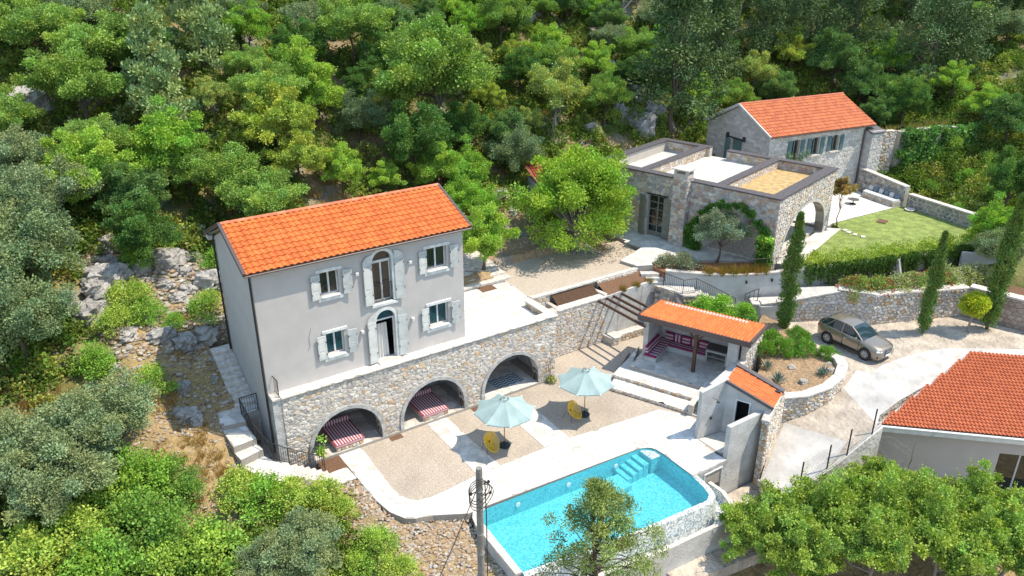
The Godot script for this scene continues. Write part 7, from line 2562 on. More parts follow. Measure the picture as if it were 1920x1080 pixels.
func view_y(p: Vector3) -> float:
	var d := p - EYE
	var f := Vector3(sin(0.5886) * cos(0.4182), -sin(0.4182), -cos(0.5886) * cos(0.4182))
	var r := Vector3(cos(0.5886), 0, sin(0.5886))
	return -d.dot(r.cross(f)) / d.dot(f) / 0.3681

var proto := {}

func protos() -> void:
	proto.broad = [tree("a", 2.6, 5.6, 1.1, 62, 270, 0.11, Color(0.115, 0.19, 0.045)), tree("b", 2.5, 5.2, 1.0, 58, 270, 0.11, Color(0.13, 0.21, 0.055))]
	proto.bright = [tree("c", 2.2, 4.8, 0.7, 56, 250, 0.105, Color(0.125, 0.23, 0.035)), tree("d", 2.1, 4.4, 0.6, 52, 250, 0.105, Color(0.155, 0.25, 0.045))]
	proto.yellow = [tree("e", 2.0, 4.4, 0.8, 48, 250, 0.105, Color(0.20, 0.25, 0.05)), tree("f", 2.1, 4.8, 1.2, 40, 250, 0.105, Color(0.19, 0.235, 0.075), {"bark": "pale_bark", "limbs": 16})]
	proto.dark = [tree("g", 2.3, 5.2, 0.7, 58, 250, 0.105, Color(0.055, 0.115, 0.03)), tree("h", 2.2, 5.0, 0.6, 56, 250, 0.105, Color(0.07, 0.13, 0.045))]
	proto.olive = [tree("i", 2.3, 4.2, 0.8, 70, 230, 0.11, Color(0.095, 0.14, 0.07), {"slim": 0.28, "leafm": "grey_leaf", "flat": 0.85}), tree("j", 2.2, 4.0, 0.9, 64, 230, 0.11, Color(0.115, 0.16, 0.085), {"slim": 0.28, "leafm": "grey_leaf"})]
	proto.sage = [tree("k", 1.9, 5.2, 0.25, 110, 110, 0.17, Color(0.14, 0.20, 0.09), {"kind": "cone", "clump": 0.36, "slim": 0.3, "droop": -0.5, "leafm": "grey_leaf", "vary": 0.12, "limbs": 3})]
	proto.pine = [tree("l", 2.3, 8.2, 1.2, 95, 140, 0.20, Color(0.04, 0.075, 0.028), {"kind": "cone", "clump": 0.62, "slim": 0.2, "leafm": "needle", "limbs": 14}), tree("m", 2.2, 7.4, 0.9, 85, 140, 0.20, Color(0.052, 0.09, 0.035), {"kind": "round", "clump": 0.66, "slim": 0.2, "leafm": "needle", "limbs": 14})]
	proto.bush = [shrub("n", 1.05, 1.45, 30, 150, 0.085, Color(0.12, 0.23, 0.04), {"shoots": 26}), shrub("o", 1.1, 1.3, 30, 150, 0.085, Color(0.15, 0.25, 0.05), {"shoots": 26}), shrub("p", 1.0, 1.25, 30, 150, 0.085, Color(0.19, 0.26, 0.055), {"shoots": 26}), shrub("q", 1.1, 1.2, 30, 150, 0.085, Color(0.085, 0.165, 0.035), {"shoots": 26})]
	for k in proto:
		for o in proto[k]: o.name = "proto"

func undergrowth() -> void:
	# low scrub that covers the hillside between the trees
	for v in 2:
		var mb := MB.new()
		var c := crown_clumps(0.8, 0.1, 0.8, 9, 0.34, "dome")
		leaves(mb, c, 26, 0.17, 0.075, [Color(0.10, 0.16, 0.035), Color(0.19, 0.21, 0.06)][v], {"vary": 0.3})
		var mm := MultiMesh.new()
		mm.transform_format = MultiMesh.TRANSFORM_3D
		mm.use_colors = true
		mm.mesh = mb.mesh()
		var list := []
		while list.size() < [5200, 2400][v]:
			var x := rng.randf_range(-32.0, 105.0)
			var z := rng.randf_range(-62.0, 16.0)
			var p := Vector3(x, 0, z)
			var hill := z < -11.0 - (2.5 if x > 8.0 and x < 45.0 else 0.0) or x > 56.0 or (x < -5.5 and z < 12.0) or (x < 1.0 and z > 4.6 and x < 5.0 - z * 0.6)
			if not hill: continue
			if x > -7.0 and x < 2.0 and z > -13.0 and z < 3.5: continue
			if bumps.get_noise_2d(x * 2.2 + 50.0, z * 2.2) < -0.22: continue
			p.y = ground_y(x, z)
			if absf(view_x(p)) > 1.1 or view_y(p) > 1.15 or view_y(p) < -1.15: continue
			var s := rng.randf_range(0.5, 1.3)
			list.append(Transform3D(Basis(Vector3.UP, rng.randf() * TAU).scaled(Vector3(s, s * rng.randf_range(0.7, 1.2), s)), p))
		mm.instance_count = list.size()
		for i in list.size():
			mm.set_instance_transform(i, list[i])
			var g := rng.randf_range(0.6, 1.0)
			mm.set_instance_color(i, Color(g * rng.randf_range(0.85, 1.0), g, g * 0.9))
		var o := MultiMeshInstance3D.new()
		o.multimesh = mm
		o.material_override = M.leaf
		o.name = numbered("undergrowth")
		o.set_meta("kind", "stuff")
		tag(o, ["low green scrub covering the hillside between the trees", "dry yellowish scrub and tall grass covering the hillside"][v], "undergrowth")
		add_child(o)
	var gm := MB.new()
	for i in 14: tuft(gm, Vector3(rng.randf_range(-0.4, 0.4), -0.03, rng.randf_range(-0.4, 0.4)), 0.2, 0.32, 9, 0.012, Color(0.42, 0.28, 0.11))
	var mm := MultiMesh.new()
	mm.transform_format = MultiMesh.TRANSFORM_3D
	mm.mesh = gm.mesh()
	var list := []
	while list.size() < 1500:
		var x := rng.randf_range(-16.0, 62.0); var z := rng.randf_range(-26.0, 8.0)
		if not (z < -8.8 - (2.6 if x > 8.0 else 0.0) or (x < -2.6) or x > 57.0): continue
		if bumps.get_noise_2d(x * 2.0 - 30.0, z * 2.0) < 0.02: continue
		list.append(Transform3D(Basis(Vector3.UP, rng.randf() * TAU).scaled(Vector3.ONE * rng.randf_range(0.6, 1.4)), Vector3(x, ground_y(x, z), z)))
	mm.instance_count = list.size()
	for i in list.size(): mm.set_instance_transform(i, list[i])
	var o := MultiMeshInstance3D.new()
	o.multimesh = mm
	o.material_override = M.leaf
	o.name = numbered("dry_grass")
	o.set_meta("kind", "stuff")
	tag(o, "dry orange grass in the gaps between the trees", "grass")
	add_child(o)

func plants() -> void:
	protos()
	undergrowth()
	var called := {"broad": "broadleaf_tree", "bright": "leafy_tree", "yellow": "pale_tree", "dark": "dark_tree", "olive": "olive_tree", "sage": "juniper", "pine": "conifer", "bush": "bush"}
	var groups := {"bush": "bushes on the slopes"}
	var spots := []
	var list := [
		["broad", 19.9, -19.5, 1.75, "largest spreading mid-green tree, on the slope above the grey villa"],
		["broad", 17.5, -28.1, 1.2, "pale green tree left of the largest tree, near the top edge"],
		["dark", 16.6, -16.7, 1.2, "dark shaded tree below the largest tree above the grey villa"],
		["dark", 21.9, -18.2, 0.9, "dark tree beside the patch of orange grass above the walnut"],
		["yellow", 31.8, -20.1, 1.3, "round yellowish green tree right of the largest tree"],
		["bright", 36.6, -27.5, 1., "bright dense green tree below the grey rock at the top edge"],
		["broad", 33.8, -31.3, 1.1, "green tree left of the grey rock at the top edge"],
		["yellow", 33.3, -28.8, 0.8, "light green tree between the largest tree and the bright dense one"],
		["olive", 43.8, -27.6, 0.9, "thin grey green tree beside the bare leaning tree"],
		["bright", 11.4, -24.0, 1.15, "vivid green bush-like tree left of the largest tree"],
		["bright", 12.1, -22.9, 1., "vivid green tree just below and right of the other vivid one"],
		["sage", 5.7, -28.3, 1.5, "pointed sage green juniper near the top left"],
		["sage", 1.5, -23.3, 1.45, "pointed sage green juniper below and left of the other"],
		["broad", -0.7, -27.1, 1.2, "mid-green tree left of the upper juniper"],
		["dark", 1.0, -26.5, 1.1, "dark green tree between the two junipers"],
		["broad", -3.2, -24.1, 1.1, "rounded green tree above the pale rock slab at the left edge"],
		["broad", -4.3, -29.6, 1.1, "green tree in the top left corner"],
		["olive", -1.3, -32.6, 1., "dull grey green tree at the top edge, left part"],
		["bright", 0.3, -18.1, 1.15, "bright green broad tree above the rocky clearing, centre left"],
		["bright", -4.0, -16.7, 1.2, "yellow green tree at the upper left of the big grey left-edge tree"],
		["yellow", 4.6, -22.2, 0.7, "small tree with yellow top at the upper left centre"],
		["yellow", 7.5, -18.0, 1.3, "pale thin-leaved tree with slender trunks above the villa roof"],
		["yellow", 8.0, -15.8, 1., "pale thin-leaved tree standing lower, just above the villa roof"],
		["olive", -8.2, -11.7, 1.3, "big grey green tree filling the left edge"],
		["olive", -6.2, -15.8, 1.15, "grey green tree above and right of the big left-edge one"],
		["olive", -7.7, -19.1, 1., "grey green tree highest at the left edge"],
		["olive", -9.3, -7.7, 1.15, "grey green tree lowest in the left-edge clump"],
		["dark", -2.1, -15.1, 0.95, "dark green tree at the top of the rocky clearing"],
		["broad", 1.3, -17.3, 0.75, "green tree standing above the rocks left of the villa roof"],
		["broad", 3.4, -15.1, 0.95, "green tree just off the villa roof's left top corner"],
		["bright", 18.0, -15.5, 0.9, "bright green young tree above the villa roof's right half"],
		["bright", 19.9, -14.6, 0.9, "bright green young tree right of the other above the roof"],
		["bright", 13.9, -15.7, 0.65, "low green bush-tree right behind the villa roof ridge"],
		["bright", 16.8, -7.4, 1., "lush green tree touching the right end of the villa roof"],
		["bright", 18.3, -11.6, 0.95, "lush green tree behind the right end of the villa roof"],
		["bright", 10.6, -15.4, 0.8, "green sapling above the middle of the villa roof"],
		["pine", 43.1, -17.2, 1.9, "tall dark conifer with bare leaning trunk above the flat roof"],
		["pine", 52.9, -22.1, 1.3, "dark conifer right of the tall leaning one, at the top edge"],
		["yellow", 57.4, -20.6, 1.1, "yellow green round tree above the red roofed house's gable"],
		["yellow", 64.1, -21.3, 1.1, "tall yellow green tree above the ridge of the red roofed house"],
		["dark", 66.6, -18.0, 1.4, "dark blue green tree above the ridge's right half"],
		["dark", 67.2, -14.7, 1.2, "dark green tree behind the right end of the red roof"],
		["pine", 61.7, -23.4, 1.2, "dark conifer at the top edge left of the slim pale cypress"],
		["pine", 66.5, -21.2, 1.3, "dark conifer at the top edge above the ridge"],
		["pine", 69.5, -18.3, 1.4, "dark conifer left of the slim pale cypress at the top"],
		["pine", 74.6, -12.1, 1.6, "near-black conifer in the top right shadow"],
		["pine", 80.3, -12.2, 1.5, "near-black conifer right of the other in the top right shadow"],
		["olive", 87.9, -11.7, 1.2, "grey green tree in the top right corner"],
		["yellow", 74.7, -12.8, 0.95, "orange tinged bushy tree right of the red roofed house"],
		["bright", 73.9, -9.0, 1., "bright bushy tree right of the orange tinged one"],
		["bright", 72.4, -4.7, 1., "bright bushy tree near the right edge above the ruin"],
		["dark", 71.2, -1.5, 1.2, "dark rounded tree at the right edge above the overgrown field"],
		["dark", 67.8, -10.1, 1., "dark bushy tree right above the ruin wall"],
		["bright", 72.8, -15.6, 1., "light green tree between the slim pale cypress and the red roof"],
		["bright", 48.9, -20.1, 0.9, "light green tree right of the leaning conifer's trunk"],
		["yellow", 46.8, -18.4, 0.6, "small yellow green bush-tree above the roof terrace"],
		["dark", 58.3, 5.3, 1.1, "dark green tree at the right edge beside the overgrown field"],
		["bright", 48.8, 9.4, 0.9, "leafy green tree at the right edge above the rightmost cypress"],
		["olive", 46.8, 10.9, 0.9, "dark olive tree leaning over the low white wall at right"],
		["olive", -9.8, 0.0, 1.15, "wide grey green olive tree at the left edge, lower half"],
		["olive", -6.9, -0.7, 1.1, "grey green olive tree right of the widest one, before the dirt slope"],
		["olive", -9.1, 1.3, 1., "grey green olive tree lowest at the lower left"],
		["olive", -1.5, 7.5, 0.85, "round grey olive tree at the bottom edge, left of the pole"],
		["olive", -2.9, 7.5, 0.7, "grey olive shrub-tree in the bottom edge left of the round one"],
		["bush", -4.0, -10.0, 1.2, "tall green bush in the middle of the rocky clearing"],
		["bush", -5.1, -8.8, 1., "green bush at the foot of the rocky clearing"],
		["bush", -3.4, -9.2, 0.9, "green bush just right of the tall one in the rocky clearing"],
		["bush", -3.1, -13.0, 0.9, "green bush at the top of the rocky clearing"],
		["bush", -1.3, -14.1, 0.9, "small bush above the boulders left of the villa"],
		["bush", -0.4, -8.7, 1., "bright bush beside the villa's left wall"],
		["bush", 1.0, -12.0, 0.8, "bush close to the villa's left gable"],
		["bush", -6.5, -6.8, 1., "bright bush on the bare earth left of the villa"],
		["bush", -4.3, -4.8, 0.9, "small round bush beside the villa's shadow"],
		["bush", -2.4, -8.5, 0.6, "low bush between the boulders and the bare earth"],
		["bush", -4.8, 0.8, 0.95, "bright green bush below the bare earth, left of the stairs"],
		["bush", -4.6, 2.0, 0.85, "bright green bush right of the one below the bare earth"],
		["bush", -2.7, 2.8, 1.15, "lush bush left of the pair below the curved stairs"],
		["bush", -1.9, 3.7, 1.2, "lush bush below the curved stairs"],
		["bush", -0.6, 4.0, 1.1, "lush bush below the stairs, in the middle of the row"],
		["bush", 0.6, 4.4, 1., "lush bush right of the row under the stairs"],
		["bush", 1.0, 5.2, 0.9, "lush bush nearest the pebble slope"],
		["bush", -6.4, 0.7, 1.4, "green bush in the shade of the olive trees"],
		["bush", -7.9, 1.1, 1.6, "dark green bush below the olive trees"],
		["bush", -8.9, 2.8, 1.5, "yellow green bush at the lower left"],
		["bush", -7.0, 3.2, 1.6, "yellow green bush right of the other at the lower left"],
		["bush", -5.6, 4.2, 1.6, "yellow green bush in the sunny scrub at the bottom"],
		["bush", -4.6, 5.3, 1.5, "yellow green bush at the bottom left of the olives"],
		["bush", -10.6, 3.0, 1.5, "green bush in the bottom left corner"],
		["bush", -8.3, 4.5, 1.4, "green bush on the bottom edge at left"],
		["bush", -6.3, 5.4, 1.4, "green bush on the bottom edge below the scrub"],
		["bush", 1.7, 7.7, 0.9, "bright bush beside the round olive at the bottom"],
		["bush", 2.0, 9.4, 0.9, "bright bush at the bottom edge near the pole"],
		["bush", 0.8, 8.0, 0.8, "leafy bush at the bottom edge between olive and pole"],
		["bush", 38.2, -19.8, 0.9, "bright bush among the dark rocks left of the flat roof"],
		["bush", 57.2, -22.0, 0.8, "bush below the yellow green tree by the gable"],
		["bush", 49.0, -18.4, 0.9, "leafy bush on the bank above the roof terrace"],
		["bush", 61.2, -2.7, 0.9, "leafy bush in the overgrown field under the ivy"],
		["bush", 64.5, -1.2, 1., "leafy bush in the middle of the overgrown field"],
		["bush", 60.9, 3.1, 0.9, "leafy bush at the right of the overgrown field"],
		["bush", 55.1, 3.3, 0.7, "low bush in the overgrown field behind the lawn wall"],
		["bush", 68.2, -1.2, 1.1, "yellowish bush above the overgrown field"],
		["bush", 66.9, -4.5, 1.3, "bush beside the end of the ruin"]
	]
	for q in list:
		var k: Array = proto[q[0]]
		var y := ground_y(q[1], q[2])
		place(k[rng.randi() % k.size()], called[q[0]], Vector3(q[1], y - 0.05, q[2]), q[3], q[4], "bushes on the slopes" if q[0] == "bush" else "trees on the hillside")
		spots.append(Vector3(q[1], q[3] * (1.0 if q[0] == "bush" else 2.0), q[2]))
	# trees that fill the rest of the hillside, each labelled by its kind and its place in its own band of the slope
	var fill := {}
	var zz := -12.5
	var band := 0
	while zz > -60.0:
		var step := 3.3 + 0.035 * (-zz - 12.0)
		var xx := -34.0
		while xx < 112.0:
			var p := Vector3(xx + rng.randf_range(-1.3, 1.3), 0, zz + rng.randf_range(-1.3, 1.3))
			xx += step * rng.randf_range(0.9, 1.15)
			if p.x > 27.0 and p.x < 57.0 and p.z > -17.5: continue
			if p.x > 8.0 and p.x < 36.0 and p.z > -14.0: continue
			p.y = ground_y(p.x, p.z)
			var vx := view_x(p); var vy := view_y(p + Vector3(0, 2.5, 0))
			if absf(vx) > 1.06 or vy < -1.12 or vy > 1.1: continue
			var near := false
			for s in spots: near = near or Vector2(s.x - p.x, s.z - p.z).length() < s.y * 1.05
			if near or bumps.get_noise_2d(p.x * 1.1 + 9.0, p.z * 1.1) < -0.34: continue
			var r := rng.randf() + 0.25 * bumps.get_noise_2d(p.x, p.z + 70.0)
			var kind := "broad"
			if vx > 0.3 and vy < -0.86 and r < 0.7: kind = "pine"
			elif r < 0.24: kind = "dark"
			elif r < 0.5: kind = "bright"
			elif r < 0.66: kind = "yellow"
			elif r < 0.8: kind = "broad"
			elif r < 0.93: kind = "olive"
			else: kind = "sage"
			var zone := "left of the grey villa"
			if vx > -0.6: zone = "above the grey villa"
			if vx > -0.05: zone = "left of the flat roofs"
			if vx > 0.35: zone = "above the red roofed house"
			if vx > 0.72: zone = "at the far right"
			var key := "%s|%s|%s" % [kind, "top" if vy < -0.75 else ("upper" if vy < -0.45 else "lower"), zone]
			if not fill.has(key): fill[key] = []
			fill[key].append([vx, p, rng.randf_range(0.62, 1.0), rng.randi()])
			spots.append(Vector3(p.x, 1.5, p.z))
		zz -= step * 0.92
	var look := {"broad": "rounded mid-green tree", "bright": "bright green leafy tree", "yellow": "pale yellowish green tree", "dark": "dark green tree", "olive": "grey green tree", "sage": "pointed sage juniper", "pine": "tall dark conifer"}
	for key in fill:
		var b: PackedStringArray = key.split("|")
		fill[key].sort_custom(func(p: Array, s: Array) -> bool: return p[0] < s[0])
		for i in fill[key].size():
			var e: Array = fill[key][i]
			var k: Array = proto[b[0]]
			place(k[e[3] % k.size()], called[b[0]], e[1] - Vector3(0, 0.05, 0), e[2], "%s %s from left, %s slope %s" % [look[b[0]], ORD[mini(i, ORD.size() - 1)], b[1], b[2]], "trees on the hillside")
	near_plants()
	for k in proto:
		for o in proto[k]: o.free()


func wander(mb: MB, a: Vector3, d: Vector3, l: float, r: float, depth: int) -> void:
	var p := [a]; var q := [r]
	var at := a; var dir := d
	for i in 3:
		dir = (dir + ball_point() * 0.35).normalized()
		at += dir * l / 3.0
		p.append(at); q.append(r * (1.0 - 0.22 * (i + 1)))
	mb.tube(p, q, 5, Color.WHITE, false)
	if depth <= 0: return
	for i in 3:
		wander(mb, p[1 + i], (dir + ball_point() * 0.9 + Vector3(0, 0.1, 0)).normalized(), l * rng.randf_range(0.55, 0.8), r * 0.5, depth - 1)

func near_plants() -> void:
	# cypresses
	var cy := tree("x", 0.42, 8.0, 0.25, 230, 90, 0.14, Color(0.07, 0.125, 0.032), {"kind": "column", "clump": 0.23, "slim": 0.22, "droop": -0.9, "leafm": "needle", "limbs": 2, "girth": 0.09, "vary": 0.15, "flat": 1.3})
	place(cy, "cypress", Vector3(31.0, 1.3, 5.9), 1.0, "slim dark cypress leaning slightly left of the parked car", "slim cypresses by the drive", 0.0)
	place(cy, "cypress", Vector3(38.1, 1.35, 11.0), 0.86, "slim dark cypress standing right of the parked car", "slim cypresses by the drive", 2.0)
	place(cy, "cypress", Vector3(41.9, 1.45, 13.1), 1.12, "slim dark cypress at the right edge behind the round bush-tree", "slim cypresses by the drive", 4.0)
	place(cy, "cypress", Vector3(60.5, ground_y(60.5, -27.0) - 0.2, -27.0), 1.5, "slim pale green cypress at the top edge among the dark conifers", "", 1.0, 1.25)
	place(cy, "cypress", Vector3(48.0, ground_y(48.0, -38.0) - 0.2, -38.0), 1.3, "small dark cypress at the top edge right of the grey rock", "", 1.0)
	cy.free()
	# the great tree in the gravel yard
	var wc := []
	for k in spray_clumps(4.75, 1.4, 7.3, 64, 5, 0.95): wc.append([Vector3(k[0].x, k[0].y, k[0].z * 0.86), k[1]])
	for i in 60:
		var t := rng.randf() * TAU
		wc.append([Vector3(cos(t) * rng.randf_range(2.2, 4.3), rng.randf_range(1.5, 3.6), sin(t) * rng.randf_range(2.0, 3.6)), 0.75])
	var wt := MB.new()
	wt.tube([Vector3(0, -0.2, 0), Vector3(-0.1, 0.8, 0), Vector3(-0.25, 1.6, 0.1)], [0.42, 0.30, 0.26], 10)
	for i in 34:
		var e: Array = wc[rng.randi() % wc.size()]
		var s := Vector3(-0.25, 1.5, 0.1)
		var m: Vector3 = s.lerp(e[0], 0.45) + Vector3(0, 0.5, 0)
		wt.tube([s, m, e[0], e[0] + ball_point() * 0.6], [0.15, 0.09, 0.045, 0.02], 6)
	var wl := MB.new()
	leaves(wl, wc, 190, 0.17, 0.06, Color(0.135, 0.225, 0.03), {"vary": 0.2})
	var wn := plant("great_tree", "tree", wt, wl, "pale_bark", "leaf")
	place(wn, "great_tree", Vector3(25.0, T - 0.05, -8.0), 1.0, "great spreading leafy tree shading the gravel yard between the two villas", "", 0.4)
	wn.free()
	var st := MB.new()
	for i in 16:
		var t := TAU * i / 16
		var b := boulder(Vector3(0.22, 0.14, 0.16), 60 + i % 4, Color(0.36, 0.34, 0.32))
		for j in b.v.size():
			st.v.append(b.v[j] + Vector3(25.0 + cos(t) * 0.9, T + 0.05, -8.0 + sin(t) * 0.9)); st.n.append(b.n[j]); st.c.append(b.c[j])
	single("stone_ring", "ring of grey stones round the great tree's trunk", "stone ring", st, M.rock, Vector3(25, T, -8))
	# olive in front of the stone villa, grey shrubs and reddish grasses in its bed
	var ol := tree("o", 1.75, 3.7, 1.0, 60, 170, 0.12, Color(0.105, 0.145, 0.10), {"slim": 0.24, "leafm": "grey_leaf", "limbs": 14, "girth": 0.09, "flat": 0.9})
	place(ol, "olive_tree", Vector3(31.3, 4.0, -0.35), 1.0, "silvery olive tree in front of the stone villa's ivy framed arch")
	ol.free()
	var gs := shrub("g", 0.85, 0.85, 26, 110, 0.12, Color(0.12, 0.145, 0.095), {"slim": 0.2, "leafm": "grey_leaf"})
	place(gs, "lavender_bush", Vector3(28.05, 4.0, -2.0), 0.85, "grey green bush nearest the garden path in the raised bed", "grey bushes in the raised bed")
	place(gs, "lavender_bush", Vector3(28.6, 4.0, -0.9), 1.1, "broad grey green bush behind the railing in the raised bed", "grey bushes in the raised bed")
	place(gs, "lavender_bush", Vector3(29.3, 4.0, -1.7), 0.8, "small grey green bush beside the villa's ivy in the raised bed", "grey bushes in the raised bed")
	gs.free()
	var gr := MB.new()
	for i in 7: tuft(gr, Vector3(rng.randf_range(-0.3, 0.3), 0, rng.randf_range(-0.2, 0.2)), 0.3, 0.75, 42, 0.014, Color(0.36, 0.20, 0.05) if i % 2 else Color(0.25, 0.21, 0.05), 0.8)
	var gp := plant("r", "grass", null, gr, "bark", "leaf", "blades")
	var gw := ["yellowish grass tuft at the left end of the white wall's top", "first reddish grass tuft right of the yellowish one", "reddish grass tuft below the olive tree", "orange grass tuft right of the olive tree", "orange grass tuft near the vine covered pillar", "reddish grass tuft nearest the terrace railing"]
	var gx := [[29.35, 0.75], [30.1, 1.3], [30.75, 1.7], [31.4, 2.05], [32.0, 2.3], [32.6, 2.6]]
	for i in 6: place(gp, "grass_tuft", Vector3(gx[i][0], 3.95, gx[i][1]), rng.randf_range(0.85, 1.15), gw[i], "grass tufts over the white wall")
	var bw := ["grass tuft at the left end of the second soil bed", "grass tuft in the middle of the white bed wall's top", "grass tuft at the right end of the second soil bed"]
	for i in 3: place(gp, "grass_tuft", Vector3(24.0 + i * 1.15, 3.22, -1.62), 0.62, bw[i], "grass tufts on the bed wall")
	gp.free()
	# ivy round the arch and on the front pillar
	var iv := MB.new()
	var cl := []
	var ar := arch(-3.05, 2.3, F, 5.6, 2.25, 24)
	for i in range(2, ar.size()):
		var q := ar[i]
		var low := clampf((7.6 - q.y) / 3.0, 0, 1)
		for k in 2 + int(low * 4): cl.append([ab(q.x + (0.3 + 0.5 * low) * rng.randf_range(-0.1, 1.0) * (1.0 if q.x > -3.05 else -1.0), -0.22 - 0.2 * rng.randf() * low, q.y + rng.randf_range(-0.2, 0.2)), 0.16 + 0.16 * low])
	for s in [-1.0, 1.0]:
		var n := 46
		for i in n:
			var y := lerpf(F, 5.9, rng.randf())
			cl.append([ab(-3.05 + s * (2.25 + rng.randf() * (0.9 if s < 0 else 0.75)), -0.25 - rng.randf() * 0.3, y), 0.28])
	leaves(iv, cl, 60, 0.13, 0.075, Color(0.05, 0.12, 0.025), {"vary": 0.3})
	single("ivy", "dark ivy framing the stone villa's front arch", "ivy", iv, M.leaf, ab(-3, -0.2, F))
	var vi := MB.new()
	cl = []
	for i in 26: cl.append([ab(rng.randf_range(-0.75, -0.1), -0.45, lerpf(F - 0.1, 6.2, rng.randf())), 0.24])
	leaves(vi, cl, 46, 0.16, 0.10, Color(0.19, 0.30, 0.05))
	single("vine", "bright green vine climbing the stone villa's front corner pillar", "vine", vi, M.leaf, ab(-0.4, -0.4, F))
	var ri := MB.new()
	cl = []
	for i in 420:
		var t := pow(rng.randf(), 0.8)
		var x := lerpf(60.6, 72.0, t)
		cl.append([Vector3(x, rng.randf_range(3.8, 8.5 - 0.6 * t), lerpf(-5.95, -4.1, t) + 0.1 + rng.randf() * 0.35), rng.randf_range(0.3, 0.55)])
	leaves(ri, cl, 60, 0.20, 0.12, Color(0.075, 0.155, 0.05), {"vary": 0.35})
	single("ivy", "thick ivy hanging over the ruined wall", "ivy", ri, M.leaf, Vector3(66, 4, -5))
	# small red-leaved tree on the yard
	var rt := tree("r", 0.95, 4.1, 2.0, 34, 90, 0.14, Color(0.20, 0.15, 0.06), {"limbs": 12, "girth": 0.045, "stem": 0.3, "vary": 0.45, "leafm": "grey_leaf"})
	place(rt, "young_tree", Vector3(44.25, F - 0.05, -0.1), 1.0, "slender young tree with reddish leaves on the white yard's edge")
	rt.free()
	# hanging hedge along the lawn
	var line := [Vector3(35.2, 4.1, 3.75), Vector3(37.5, 4.15, 4.75), Vector3(40.5, 4.15, 5.8), Vector3(44.5, 4.15, 6.9), Vector3(48.5, 4.15, 7.85), Vector3(51.6, 4.15, 7.4)]
	var he := MB.new()
	var hang := MB.new()
	for s in line.size() - 1:
		var a: Vector3 = line[s]; var b: Vector3 = line[s + 1]
		var nr := (b - a).cross(Vector3.UP).normalized() * 1.0
		var l := a.distance_to(b)
		for i in int(l * 15):
			var t := rng.randf()
			var c := a.lerp(b, t) + nr * rng.randf_range(-0.75, 0.45)
			leaves(he, [[c + Vector3(0, rng.randf_range(0.15, 0.85), 0), 0.30]], 34, 0.15, 0.035, Color(0.15, 0.21, 0.03), {"droop": -0.3})
		for i in int(l * 22):
			var t := rng.randf()
			var c := a.lerp(b, t) + nr * rng.randf_range(0.2, 0.55)
			var deep := rng.randf_range(0.7, 2.2) * (0.8 + 0.2 * sin(c.x * 5.0)) * clampf((50.0 - c.x) / 8.0 + 0.3, 0.5, 1.0)
			for k in 44:
				var y := 0.45 - deep * rng.randf()
				leaf(hang, c + Vector3(rng.randf_range(-0.12, 0.12), y, rng.randf_range(-0.12, 0.12)), Vector3(rng.randf_range(-0.3, 0.3), -1.0, rng.randf_range(-0.3, 0.3)).normalized(), 0.17, 0.04, shade(Color(0.105, 0.185, 0.045), rng.randf_range(0.7, 1.3)))
	var hd := thing("hanging_hedge", "long rosemary hedge spilling over the white wall along the lawn", "hedge", Vector3(43, F, 6.5))
	part(hd, "top_growth", he, M.leaf)
	part(hd, "hanging_growth", hang, M.leaf)
	# oleanders
	var oc := [Color(0.13, 0.19, 0.055), Color(0.17, 0.20, 0.09), Color(0.15, 0.21, 0.08)]
	var fl := [Color(0.45, 0.05, 0.06), Color(0.55, 0.50, 0.45), Color(0.5, 0.22, 0.2)]
	var ol3 := []
	for i in 3:
		var o := shrub("o", 1.15, 1.5, 28, 90, 0.17, oc[i], {"slim": 0.24, "category": "oleander"})
		var fm := MB.new()
		for k in 130:
			var d := ball_point().normalized()
			var p := Vector3(d.x * 1.15, 0.5 + absf(d.y) * 1.1, d.z * 1.15)
			for e in 3: leaf(fm, p + ball_point() * 0.05, ball_point().normalized(), 0.09, 0.05, shade(fl[i], rng.randf_range(0.7, 1.1)))
		put(o, "blossom", fm.mesh(), M.leaf)
		ol3.append(o)
	var os := [[36.5, 7.0, 0, "red flowering oleander at the left end of the bed over the car"], [37.6, 7.9, 0, "red flowering oleander second from the left over the car"], [38.9, 8.4, 1, "pale flowering oleander third from the left over the wall"], [40.2, 8.9, 2, "pink tinged oleander left of the middle cypress"], [41.5, 9.4, 0, "red tinged oleander behind the middle cypress"], [42.7, 9.6, 1, "white flowering oleander right of the middle cypress"], [44.0, 10.0, 1, "white flowering oleander second from the right of the row"], [45.3, 10.3, 1, "white flowering oleander at the right end of the row"]]
	for q in os: place(ol3[q[2]], "oleander", Vector3(q[0], 2.95, q[1]), rng.randf_range(0.82, 0.95), q[3], "oleanders above the retaining wall")
	for o in ol3: o.free()
	# round clipped tree
	var bm := MB.new()
	var bc := []
	for i in 130: bc.append([Vector3(0, 2.05, 0) + ball_point().normalized() * rng.randf_range(0.5, 0.72), 0.26])
	leaves(bm, bc, 70, 0.11, 0.05, Color(0.22, 0.27, 0.025), {"vary": 0.12})
	var bk := MB.new()
	bk.tube([Vector3(0, -0.1, 0), Vector3(0.03, 0.8, 0), Vector3(0, 1.6, 0)], [0.08, 0.065, 0.05], 7)
	var bt := plant("b", "tree", bk, bm, "pale_bark", "leaf")
	place(bt, "ball_tree", Vector3(40.5, 1.42, 12.6), 1.0, "round clipped yellow green tree by the right retaining wall")
	bt.free()
	# shrubs in the planter beside the car and under the landing
	var ro := shrub("s", 0.75, 0.9, 30, 80, 0.16, Color(0.09, 0.185, 0.035), {"slim": 0.16, "droop": -0.6})
